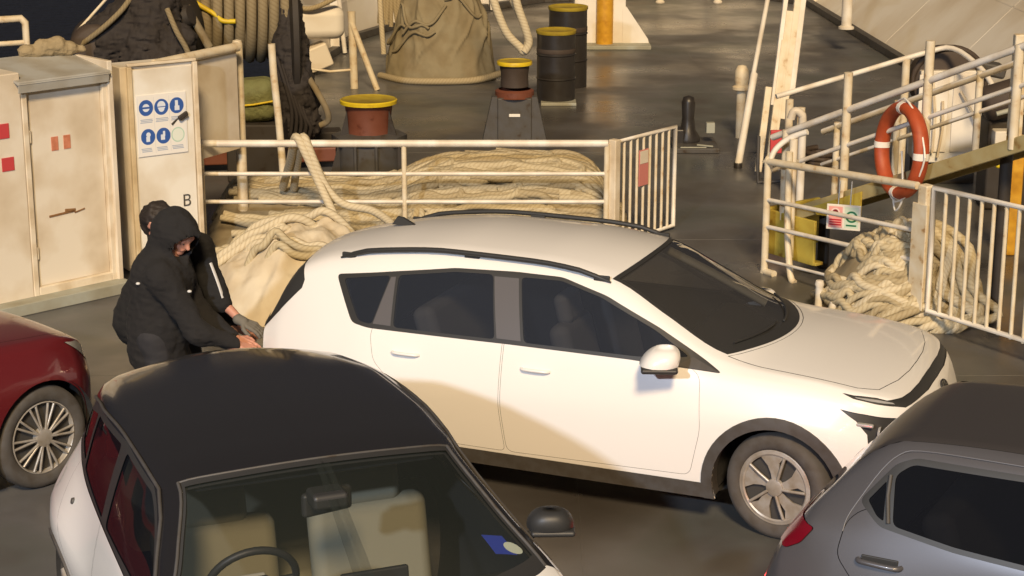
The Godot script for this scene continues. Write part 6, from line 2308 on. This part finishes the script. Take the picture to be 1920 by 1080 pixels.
func build_bollards() -> void:
	# the near roller fairlead: red head on a tapering dark pedestal
	var o := thing("roller_bollard", "rust red bollard with yellow rim on dark stand, behind the railing", "bollard", Vector3(-1.51, 0, -20.0))
	bollard_top(o, 0.30, 0.90, 0.36, M.red_iron)
	var st := new_st()
	lathe(st, [Vector2(0.36, 0.0), Vector2(0.36, 0.44), Vector2(0.40, 0.46), Vector2(0.40, 0.52), Vector2(0.24, 0.55)], 8)
	obj("pedestal", st, M.bollard_grey, o)
	for s in [-1.0, 1.0]:
		st = new_st()
		prism(st, PackedVector2Array([Vector2(0.24, 0.0), Vector2(0.44, 0.0), Vector2(0.22, 0.80), Vector2(0.20, 0.50)]), -0.03, 0.03, Transform3D(Basis(Vector3.UP, 0.0 if s > 0 else PI), Vector3(0, 0, 0.1)))
		obj("gusset", st, M.dark_iron, o)
	for x in [-0.12, 0.10]:
		st = new_st()
		bar(st, Vector3(x, 0.0, 0.39), Vector3(x, 0.46, 0.39), 0.018)
		obj("stay_rod", st, M.bollard_grey, o)
	# the second one, farther off and left as primer on a square stand
	o = thing("roller_bollard", "brown bollard with bright yellow cap on square grey stand, beside the drums", "bollard", Vector3(0.03, 0, -22.3))
	bollard_top(o, 0.205, 0.95, 0.30, M.dark_brown)
	st = new_st()
	lathe(st, [Vector2(0.19, 0.62), Vector2(0.23, 0.60), Vector2(0.23, 0.54), Vector2(0.26, 0.53)], 20)
	obj("collar", st, M.red_iron, o)
	st = new_st()
	rbox(st, Vector3(0, 0.27, 0), Vector3(0.40, 0.54, 0.42), 0.015)
	obj("pedestal", st, M.bollard_grey, o)
	for s in [0.0, PI]:
		st = new_st()
		prism(st, PackedVector2Array([Vector2(0.20, 0.0), Vector2(0.38, 0.0), Vector2(0.26, 0.55), Vector2(0.20, 0.55)]), -0.18, 0.18, Transform3D(Basis(Vector3.UP, s), Vector3.ZERO))
		obj("gusset", st, M.bollard_grey, o)
	st = new_st()
	rbox(st, Vector3(0.0, 0.34, 0.215), Vector3(0.13, 0.035, 0.012), 0.003)
	obj("maker_plate", st, M.sign_white, o)
	# two steel drums
	o = thing("steel_drum", "nearer black steel drum with dull yellow lid on a pale pad", "drum", Vector3(0.575, 0, -24.95))
	drum(o, 0.25, 0.95)
	st = new_st()
	rbox(st, Vector3(0.03, 0.02, 0.18), Vector3(0.46, 0.04, 0.30), 0.008)
	obj("pad", st, M.kerb_grey, o)
	o = thing("steel_drum", "farther black steel drum with dull yellow lid, beside the white casing", "drum", Vector3(0.765, 0, -26.2))
	drum(o, 0.26, 1.10)

func drum(o: Node3D, r: float, h: float) -> void:
	var st := new_st()
	lathe(st, [Vector2(r, 0.0), Vector2(r, h * 0.32), Vector2(r + 0.012, h * 0.335), Vector2(r, h * 0.35), Vector2(r, h * 0.65), Vector2(r + 0.012, h * 0.665), Vector2(r, h * 0.68), Vector2(r, h - 0.02)], 36, Transform3D(), 0.9)
	obj("drum_shell", st, M.drum_black, o)
	st = new_st()
	lathe(st, [Vector2(r + 0.006, h - 0.05), Vector2(r + 0.012, h - 0.04), Vector2(r + 0.012, h - 0.005), Vector2(r, h), Vector2(r - 0.02, h - 0.006), Vector2(r - 0.03, h - 0.015), Vector2(0, h - 0.015)], 36)
	obj("drum_lid", st, M.yellow_lid, o)
	st = new_st()
	lathe(st, [Vector2(r + 0.003, h * 0.69), Vector2(r + 0.006, h * 0.70), Vector2(r + 0.006, h * 0.74), Vector2(r + 0.003, h * 0.75)], 36)
	obj("drum_band", st, M.dark_brown, o)

func build_far_gear() -> void:
	rng.seed = 31
	var nz := FastNoiseLite.new()
	nz.seed = 12
	nz.frequency = 1.0
	# heap of rope under a tan cover
	var o := thing("covered_rope_heap", "big heap of rope under a creased tan cover near the bow", "covered heap", Vector3(-1.0, 0, -27.0))
	var st := new_st()
	var P := []
	var creases := []
	for i in 40:
		creases.append([rng.randf_range(0.0, TAU), rng.randf_range(-1.6, 1.6), rng.randf_range(0.015, 0.045), rng.randf_range(0.03, 0.10), rng.randf_range(0.1, 0.9)])
	for i in 73:
		var v := i / 72.0
		var row := []
		for j in 145:
			var a := TAU * j / 144.0
			var fold := 0.05 * nz.get_noise_3d(cos(a) * 1.6, v * 1.4, sin(a) * 1.6)
			for q in creases:
				var d := wrapf(a - q[0] - q[1] * (v - 0.5) - 0.3 * sin(v * 5.0 + q[0]), -PI, PI)
				fold += q[2] * exp(-d * d / (q[3] * q[3])) * smoothstep(0.45, 0.1, absf(v - q[4]))
			var r := pow(maxf(1.0 - v, 0.0), 0.30)
			var rad := 0.78 * r * (1.0 + fold * 1.3)
			row.append(Vector3(cos(a) * rad, v * 1.50, sin(a) * rad * 0.8))
		P.append(row)
	grid_mesh(st, P, true)
	obj("cover", st, M.tarp, o)
	for i in 5:
		var pts := []
		var a0 := rng.randf_range(0.2, 2.6)
		var v0 := rng.randf_range(0.15, 0.7)
		for k in 8:
			var a := a0 + k * 0.14
			var v := clampf(v0 + 0.05 * sin(k * 1.1 + i) - 0.03 * k * (1 if i % 2 == 0 else -1), 0.05, 0.9)
			var r := pow(1.0 - v, 0.30) * 0.84
			pts.append(Vector3(cos(a) * r, v * 1.5, sin(a) * r * 0.8))
		strand(o, pts, 0.022, M.tarp, 4, 6, "lashing_rope")
	strand(o, [Vector3(-0.86, 0.03, 0.1), Vector3(-0.5, 0.04, 0.60), Vector3(0.0, 0.05, 0.74), Vector3(0.5, 0.05, 0.62), Vector3(0.86, 0.08, 0.2)], 0.05, M.rope_old, 5, 7, "foot_rope")
	# heavy mooring line hanging in a bight in front of the drums
	o = thing("hanging_rope", "thick pale mooring line hanging in a bight left of the black drums", "rope", Vector3(0.0, 0, -25.0))
	for q in [[-0.24, 0.0], [-0.02, 0.05]]:
		strand(o, [Vector3(q[0] - 0.12, 1.75, -0.2), Vector3(q[0], 1.32, 0.0), Vector3(q[0] + 0.16, 0.92, 0.05), Vector3(0.10 + q[1], 0.72, 0.05), Vector3(0.16 + q[1], 0.66, 0.05), Vector3(0.21 + q[1] * 0.4, 0.80, 0.02), Vector3(0.14 + q[1], 1.05, -0.05), Vector3(0.0 + q[1], 1.35, -0.1), Vector3(-0.14 + q[1], 1.75, -0.2)] if q[1] == 0.0 else [Vector3(-0.02, 1.75, -0.1), Vector3(0.06, 1.3, 0.04), Vector3(0.17, 0.98, 0.08), Vector3(0.22, 0.78, 0.08), Vector3(0.16, 0.66, 0.09)], 0.055, M.rope_pale, 5, 8)
	# rope bundle hung at the top by the bulwark
	o = thing("hanging_rope", "yellowish frayed rope bunch hung on the bulwark left of the covered heap", "rope", Vector3(-1.72, 0, -27.3))
	for i in 9:
		var x := -0.14 + 0.05 * i
		strand(o, [Vector3(x * 0.8, 1.35, 0), Vector3(x, 1.02, 0.05), Vector3(x * 1.15 + 0.02 * sin(i * 2.0), 0.72 + 0.05 * sin(i * 1.7), 0.06)], 0.035, M.rope_old, 4, 6)
	strand(o, [Vector3(-0.15, 1.3, 0.1), Vector3(-0.13, 0.8, 0.15), Vector3(-0.10, 0.3, 0.15)], 0.04, M.rope_pale)
	# tripod stay
	o = thing("stay_tripod", "two splayed cream stays standing behind the red bollard", "stay", Vector3(-2.17, 0, -26.0))
	for q in [[Vector3(0.0, 1.05, 0), Vector3(0.02, 0.0, 0.02), 0.055], [Vector3(0.0, 0.90, 0.02), Vector3(0.34, 0.0, 0.15), 0.042]]:
		st = new_st()
		bar(st, q[0], q[1], q[2], 10)
		obj("stay_pipe", st, M.pipe_cream, o)
	st = new_st()
	tube(st, [Vector3(-0.55, 0.28, 0.1), Vector3(-0.3, 0.24, 0.06), Vector3(0.0, 0.26, 0.03)], 0.02, 6)
	obj("side_bar", st, M.pipe_cream, o)
	# white rounded fender box against the bulwark
	o = thing("stowed_float", "white rounded float stowed against the bulwark at the left of the bow", "float", Vector3(-2.95, 0, -27.2))
	st = new_st()
	rbox(st, Vector3(0.1, 0.74, 0.0), Vector3(0.95, 0.46, 0.4), 0.14, Basis(Vector3.UP, 0.15), 4)
	obj("float_body", st, M.wall_white, o)
	st = new_st()
	rbox(st, Vector3(0.05, 0.20, 0.0), Vector3(0.62, 0.34, 0.32), 0.03, Basis(Vector3.UP, 0.3) * Basis(Vector3.BACK, 0.35), 2)
	obj("cradle", st, M.cream, o)
	st = new_st()
	tube(st, smooth([Vector3(-0.25, 1.02, 0.2), Vector3(0.05, 0.96, 0.24), Vector3(0.25, 1.0, 0.24), Vector3(0.5, 1.12, 0.2)], 4), 0.04, 6)
	obj("lashing", st, M.rope_old, o)
	# white casing with flared foot and a rust yellow pipe
	o = thing("deck_casing", "white steel casing with flared foot and yellow stained pipe, right of the drums", "casing", Vector3(1.42, 0, -29.9))
	st = new_st()
	rbox(st, Vector3(-0.05, 0.95, -0.25), Vector3(0.80, 1.9, 0.5), 0.02)
	obj("casing_wall", st, M.wall_white, o)
	for s in [1.0, -1.0]:
		st = new_st()
		prism(st, PackedVector2Array([Vector2(0.30, 0.02), Vector2(0.72, 0.02), Vector2(0.70, 0.12), Vector2(0.36, 0.62), Vector2(0.30, 0.62)]), -0.02, 0.02, Transform3D(Basis(Vector3.UP, 0.0 if s > 0 else PI), Vector3(0, 0, 0.0)))
		obj("flare", st, M.wall_white, o)
	st = new_st()
	lathe(st, [Vector2(0.13, 0.0), Vector2(0.13, 1.9), Vector2(0, 1.9)], 20, Transform3D(Basis(), Vector3(0.02, 0, 0.08)))
	obj("stained_pipe", st, M.yellow_orange, o)
	st = new_st()
	rbox(st, Vector3(0.02, 0.03, 0.10), Vector3(1.42, 0.06, 0.5), 0.01)
	obj("foot_plate", st, M.kerb_grey, o)
	# stanchions along the far bow
	for i in 3:
		o = thing("bow_stanchion", ["white stanchion at the bow, straight behind the yellow stained casing", "white stanchion in the middle of the far bow", "white stanchion nearest the right bulwark at the bow"][i], "stanchion", Vector3([2.72, 3.78, 5.1][i], 0, [-35.4, -35.4, -29.3][i]), 0.0, "white stanchions at the bow")
		st = new_st()
		var r := 0.055 if i < 2 else 0.08
		lathe(st, [Vector2(r * 1.5, 0), Vector2(r * 1.5, 0.03), Vector2(r, 0.05), Vector2(r, 1.4), Vector2(0, 1.4)], 14, Transform3D(Basis(), Vector3(0, 0.0 if i < 2 else 0.36, 0)))
		obj("pipe", st, M.pipe_white, o)
		if i == 2:
			st = new_st()
			bar(st, Vector3(0, 0.9, 0), Vector3(0.55, 0.9, 0.05), 0.05)
			obj("bracket", st, M.pipe_white, o)
	# fairlead roller on the open deck
	o = thing("deck_fairlead", "dark deck roller on a grey plate, behind the open gate leaf", "fairlead", Vector3(2.07, 0, -21.9))
	st = new_st()
	rbox(st, Vector3(0.04, 0.03, 0.02), Vector3(0.52, 0.06, 0.70), 0.01)
	obj("base_plate", st, M.bollard_grey, o)
	st = new_st()
	lathe(st, [Vector2(0.14, 0.06), Vector2(0.15, 0.10), Vector2(0.09, 0.20), Vector2(0.07, 0.34), Vector2(0.08, 0.52), Vector2(0.06, 0.58), Vector2(0, 0.60)], 20, Transform3D(Basis(), Vector3(-0.03, 0, -0.06)))
	obj("roller", st, M.drum_black, o)
	st = new_st()
	rbox(st, Vector3(-0.14, 0.13, -0.02), Vector3(0.14, 0.20, 0.2), 0.03)
	obj("side_bracket", st, M.drum_black, o)
	for q in [[Vector3(0.22, 0.24, 0.04), Vector3(0.24, 0.14, 0.06), 0.10, 0.12, 0.10], [Vector3(0.14, 0.075, 0.28), Vector3.ZERO, 0.20, 0.02, 0.03], [Vector3(0.0, 0.07, 0.36), Vector3.ZERO, 0.30, 0.015, 0.02]]:
		st = new_st()
		rbox(st, q[0], Vector3(q[2], q[3], q[4]), 0.008, Basis(Vector3.UP, -0.5 if q[1] == Vector3.ZERO and q[2] < 0.25 else 0.0))
		obj("lug", st, M.kerb_grey, o)
	# knob topped vent post
	o = thing("vent_post", "cream vent post with rounded cap standing alone on the deck", "vent", Vector3(2.71, 0, -22.49))
	st = new_st()
	lathe(st, [Vector2(0.055, 0), Vector2(0.055, 0.56), Vector2(0.11, 0.58), Vector2(0.11, 0.61), Vector2(0.075, 0.63), Vector2(0.085, 0.70), Vector2(0.08, 0.80), Vector2(0.05, 0.86), Vector2(0, 0.87)], 18)
	obj("vent_pipe", st, M.pipe_cream, o)
	# a long pole and stowed boards leaning away toward the bow
	o = thing("long_pole", "long white pole leaning away from the viewer, right of the vent post", "pole", Vector3(2.49, 0, -20.75))
	st = new_st()
	bar(st, Vector3(0.0, 0.02, 0), Vector3(0.24, 0.92, -0.75), 0.042)
	obj("lower_pole", st, M.pipe_white, o)
	st = new_st()
	bar(st, Vector3(0.22, 0.88, -0.72), Vector3(0.52, 1.95, -1.6), 0.028)
	obj("upper_pole", st, M.pipe_white, o)
	st = new_st()
	lathe(st, [Vector2(0, -0.03), Vector2(0.048, -0.025), Vector2(0.048, 0.05), Vector2(0.042, 0.06)], 12)
	obj("rubber_foot", st, M.drum_black, o)
	o = thing("stowage_rack", "tall rust stained cream rack of stowed pipes beside the ladder", "rack", Vector3(2.78, 0, -20.3))
	var pipes := [[-0.13, 0.02, 0.95, 0.07], [-0.02, 0.0, 1.45, 0.07], [0.0, 0.30, 1.75, 0.08], [0.07, 0.55, 2.20, 0.07], [0.13, 0.85, 2.2, 0.06], [-0.06, 0.7, 2.1, 0.05]]
	for p in pipes:
		st = new_st()
		rbox(st, Vector3(p[0] + 0.13 * (p[1] + p[2]) * 0.5, (p[1] + p[2]) * 0.5, -0.3 * (p[1] + p[2]) * 0.5), Vector3(p[3] * 1.05, p[2] - p[1], 0.07), 0.01, Basis(Vector3.BACK, -0.13) * Basis(Vector3.RIGHT, -0.28))
		obj("stowed_pipe", st, M.pipe_cream if p[3] > 0.065 else M.pipe_white, o)
	st = new_st()
	tube(st, smooth([Vector3(-0.17, 0.5, 0.3), Vector3(-0.17, 0.06, 0.35), Vector3(-0.12, 0.02, 0.36), Vector3(0.2, 0.04, 0.36)], 4), 0.02, 8)
	obj("foot_hoop", st, M.bollard_grey, o)

func build_gangway() -> void:
	# sloping gangway behind the right railing: x runs up it
	var a := Vector3(2.36, 0, -16.5)
	var b := Vector3(3.72, 0, -14.65)
	var f := frame(a, b)
	var l := a.distance_to(b) * 1.45
	var rise := func(x: float) -> float: return 0.48 + x * 0.42
	var o := thing("gangway", "sloping gangway with pipe handrails and khaki treads, right edge", "gangway")
	o.transform = f
	var st := new_st()
	# stringers, treads, underside
	for z in [0.0, -0.62]:
		st = new_st()
		var s := Basis(Vector3.BACK, atan(0.42))
		rbox(st, Vector3(l * 0.5, rise.call(l * 0.5) - 0.04, z), Vector3(l * 1.08, 0.12, 0.05), 0.01, s)
		obj("stringer", st, M.khaki, o)
	for i in 14:
		st = new_st()
		var x := l * (i + 0.5) / 14.0
		rbox(st, Vector3(x, rise.call(x) + 0.005, -0.31), Vector3(l / 14.0 * 0.96, 0.03, 0.58), 0.006, Basis(Vector3.BACK, atan(0.42)))
		obj("tread", st, M.khaki, o)
	st = new_st()
	rbox(st, Vector3(0.16, 0.31, 0.02), Vector3(0.62, 0.40, 0.03), 0.008)
	rbox(st, Vector3(-0.12, 0.32, -0.30), Vector3(0.04, 0.42, 0.62), 0.008)
	rbox(st, Vector3(0.16, 0.125, -0.02), Vector3(0.66, 0.03, 0.10), 0.008)
	obj("end_panel", st, M.yellow_dirty, o)
	st = new_st()
	prism(st, PackedVector2Array([Vector2(0.45, 0.64), Vector2(1.0, 0.87), Vector2(1.0, 0.62), Vector2(0.5, 0.58)]), 0.03, 0.05)
	obj("side_plate", st, M.yellow_dirty, o)
	for q in [[0.72, 0.030, 0.0], [0.42, 0.020, 0.0], [0.70, 0.028, -0.62], [0.40, 0.018, -0.62]]:
		st = new_st()
		bar(st, Vector3(-0.12, rise.call(-0.12) + q[0], q[2]), Vector3(l, rise.call(l) + q[0], q[2]), q[1])
		obj("handrail", st, M.pipe_white, o)
	for x in [0.05, 0.75, 1.62, 2.5]:
		for z in [0.0, -0.62]:
			st = new_st()
			bar(st, Vector3(x, rise.call(x) - 0.06, z), Vector3(x, rise.call(x) + (1.04 if z == 0.0 and x > 0.5 and x < 2.0 else 0.74), z), 0.038 if z == 0.0 else 0.03)
			obj("handrail_post", st, M.pipe_cream, o)
	for x in [0.25, 2.2]:
		st = new_st()
		bar(st, Vector3(x, 0, -0.31), Vector3(x, rise.call(x) - 0.05, -0.31), 0.05)
		obj("support_leg", st, M.dark_iron, o)
	# lifebuoy hung on it
	o = thing("lifebuoy", "orange lifebuoy with pale reflective bands hung on the gangway handrail", "lifebuoy", Vector3(3.205, 1.30, -15.28), 0.0)
	o.basis = Basis(Vector3.UP, -1.27) * Basis(Vector3.RIGHT, -0.05)
	st = new_st()
	var ring := []
	for i in 48:
		ring.append(Vector3(cos(TAU * i / 48) * 0.325, sin(TAU * i / 48) * 0.345, 0.06))
	tube(st, ring, 0.066, 12, true, [], 0.8)
	obj("ring", st, M.buoy_orange, o)
	for k in 4:
		st = new_st()
		var pts := []
		for i in 4:
			var an := TAU * k / 4 + 0.03 + (i - 1.5) * 0.05
			pts.append(Vector3(cos(an) * 0.325, sin(an) * 0.345, 0.06))
		tube(st, pts, 0.0695, 12, false, [], 0.8)
		obj("reflective_band", st, M.reflective, o)
	st = new_st()
	var cord := []
	for i in 33:
		var an := TAU * i / 32
		var w := 0.405 + 0.05 * absf(sin(an * 2.0)) * -1.0
		cord.append(Vector3(cos(an + 0.03) * w, sin(an + 0.03) * (w + 0.02), 0.07))
	tube(st, cord, 0.009, 5)
	obj("grab_line", st, M.reflective, o)
	# line hanging inside the ring
	st = new_st()
	tube(st, smooth([Vector3(-0.06, -0.02, 0.02), Vector3(0.05, -0.22, 0.05), Vector3(0.10, -0.38, 0.06), Vector3(0.0, -0.50, 0.06), Vector3(-0.10, -0.34, 0.05)], 4), 0.009, 5)
	obj("heaving_line", st, M.reflective, o)
	# guard rail farther back
	o = thing("guard_rail", "grey white guard rail behind the gangway, in front of the winch cabinet", "railing", Vector3(2.71, 0, -19.5))
	var ends := [Vector3(0.0, 1.01, 0.0), Vector3(1.55, 1.40, -0.35)]
	st = new_st()
	tube(st, smooth([ends[0], Vector3(0.78, 1.20, -0.2), ends[1], Vector3(1.85, 1.46, -0.30), Vector3(2.05, 1.32, 0.1), Vector3(2.15, 1.15, 0.3)], 4), 0.028, 8)
	obj("top_bar", st, M.pipe_white, o)
	for q in [[0.14, 0.0, 0.98], [0.26, 0.02, 0.90], [1.38, -0.32, 1.34]]:
		st = new_st()
		bar(st, Vector3(q[0], 0.0, q[1]), Vector3(q[0], q[2], q[1]), 0.042)
		obj("rail_post", st, M.pipe_cream, o)
	st = new_st()
	rbox(st, Vector3(0.02, 0.56, 0.10), Vector3(0.16, 0.24, 0.05), 0.01)
	obj("red_box", st, M.sign_red, o)
	# crooked small vent
	o = thing("gooseneck_vent", "short white gooseneck pipe behind the railing corner", "vent", Vector3(2.93, 0, -19.1))
	st = new_st()
	tube(st, smooth([Vector3(0, 0, 0), Vector3(0, 0.78, 0), Vector3(-0.02, 0.90, 0), Vector3(-0.09, 0.93, 0), Vector3(-0.12, 0.85, 0)], 4), 0.042, 8)
	obj("pipe", st, M.pipe_white, o)
	# dark coil of hose on the deck behind the guard rail
	o = thing("hose_coil", "small dark coil lying on the deck behind the guard rail", "coil", Vector3(3.36, 0, -20.6))
	st = new_st()
	var hose := []
	for i in 61:
		var an := TAU * i / 16.0
		hose.append(Vector3(cos(an) * (0.14 + 0.03 * sin(i * 0.7)), 0.04 + 0.05 * i / 16.0, sin(an) * 0.16))
	tube(st, hose, 0.032, 7)
	obj("hose", st, M.dark_brown, o)
	# winch cabinet: white box with a dark hand wheel on its top
	o = thing("winch_cabinet", "white cabinet with curved rusty drum on top, by the right bulwark", "cabinet", Vector3(4.58, 0, -20.0))
	st = new_st()
	rbox(st, Vector3(0.02, 0.72, -0.16), Vector3(0.66, 0.98, 0.5), 0.015)
	obj("cabinet_body", st, M.white_plate, o)
	for x in [-0.17, 0.19]:
		st = new_st()
		rbox(st, Vector3(x, 0.76, 0.10), Vector3(0.31, 0.82, 0.02), 0.006)
		obj("cabinet_door", st, M.wall_white, o)
	st = new_st()
	lathe(st, [Vector2(0.0, -0.20), Vector2(0.32, -0.20), Vector2(0.36, -0.18), Vector2(0.36, 0.18), Vector2(0.32, 0.20), Vector2(0.0, 0.20)], 36, Transform3D(Basis(Vector3.RIGHT, PI / 2), Vector3(0.0, 1.06, -0.18)))
	obj("drum", st, M.dark_brown, o)
	st = new_st()
	var arc := []
	for i in 21:
		var an := -0.35 + (PI + 0.5) * i / 20.0
		arc.append(Vector3(0.0 + cos(an) * 0.385, 1.06 + sin(an) * 0.385, 0.02))
	tube(st, arc, 0.03, 8, false, [], 1.0)
	obj("guard_hoop", st, M.dark_brown, o)
	st = new_st()
	rbox(st, Vector3(0.42, 1.22, 0.0), Vector3(0.30, 0.14, 0.3), 0.03, Basis(Vector3.BACK, -0.2))
	obj("junction_box", st, M.bollard_grey, o)
	for q in [[Vector3(-0.20, 1.15, 0.14), Vector3(-0.16, 0.35, 0.14)], [Vector3(0.10, 1.0, 0.14), Vector3(0.30, 0.60, 0.14)], [Vector3(-0.08, 0.9, 0.14), Vector3(-0.10, 0.3, 0.14)]]:
		st = new_st()
		tube(st, [q[0], q[0].lerp(q[1], 0.5) + Vector3(0.02, 0, 0.03), q[1]], 0.014, 6)
		obj("cable", st, M.rusty_cream, o)
	st = new_st()
	rbox(st, Vector3(0.02, 0.12, -0.16), Vector3(0.60, 0.24, 0.44), 0.01)
	obj("plinth", st, M.dark_iron, o)
	# motor box beside it
	o = thing("motor_unit", "dark motor on a white box between cabinet and tall pipe post", "motor", Vector3(4.86, 0, -18.7))
	st = new_st()
	rbox(st, Vector3(0.0, 0.72, 0.0), Vector3(0.24, 0.22, 0.30), 0.015)
	obj("white_box", st, M.white_plate, o)
	st = new_st()
	rbox(st, Vector3(0.10, 0.45, -0.2), Vector3(0.50, 0.9, 0.40), 0.03)
	obj("housing", st, M.dark_iron, o)
	st = new_st()
	lathe(st, [Vector2(0, -0.28), Vector2(0.16, -0.27), Vector2(0.18, -0.22), Vector2(0.18, 0.22), Vector2(0.14, 0.27), Vector2(0, 0.28)], 24, Transform3D(Basis(Vector3.BACK, PI / 2 + 0.3), Vector3(0.06, 1.12, -0.1)))
	obj("motor", st, M.dark_brown, o)
	st = new_st()
	bar(st, Vector3(-0.12, 1.0, 0.14), Vector3(0.16, 1.08, 0.14), 0.025)
	obj("crank", st, M.kerb_grey, o)
	# tall post, cream above, yellow below
	o = thing("gangway_post", "cream post standing on a yellow socket at the right edge", "post", Vector3(4.50, 0, -16.95))
	st = new_st()
	rbox(st, Vector3(0.0, 1.55, 0.0), Vector3(0.12, 0.92, 0.10), 0.015)
	obj("upper_post", st, M.pipe_cream, o)
	st = new_st()
	rbox(st, Vector3(0.02, 0.55, 0.0), Vector3(0.15, 1.10, 0.13), 0.015)
	obj("yellow_socket", st, M.yellow_orange, o)
	st = new_st()
	rbox(st, Vector3(-0.10, 0.86, 0.03), Vector3(0.12, 0.10, 0.10), 0.02)
	obj("yellow_lug", st, M.yellow, o)
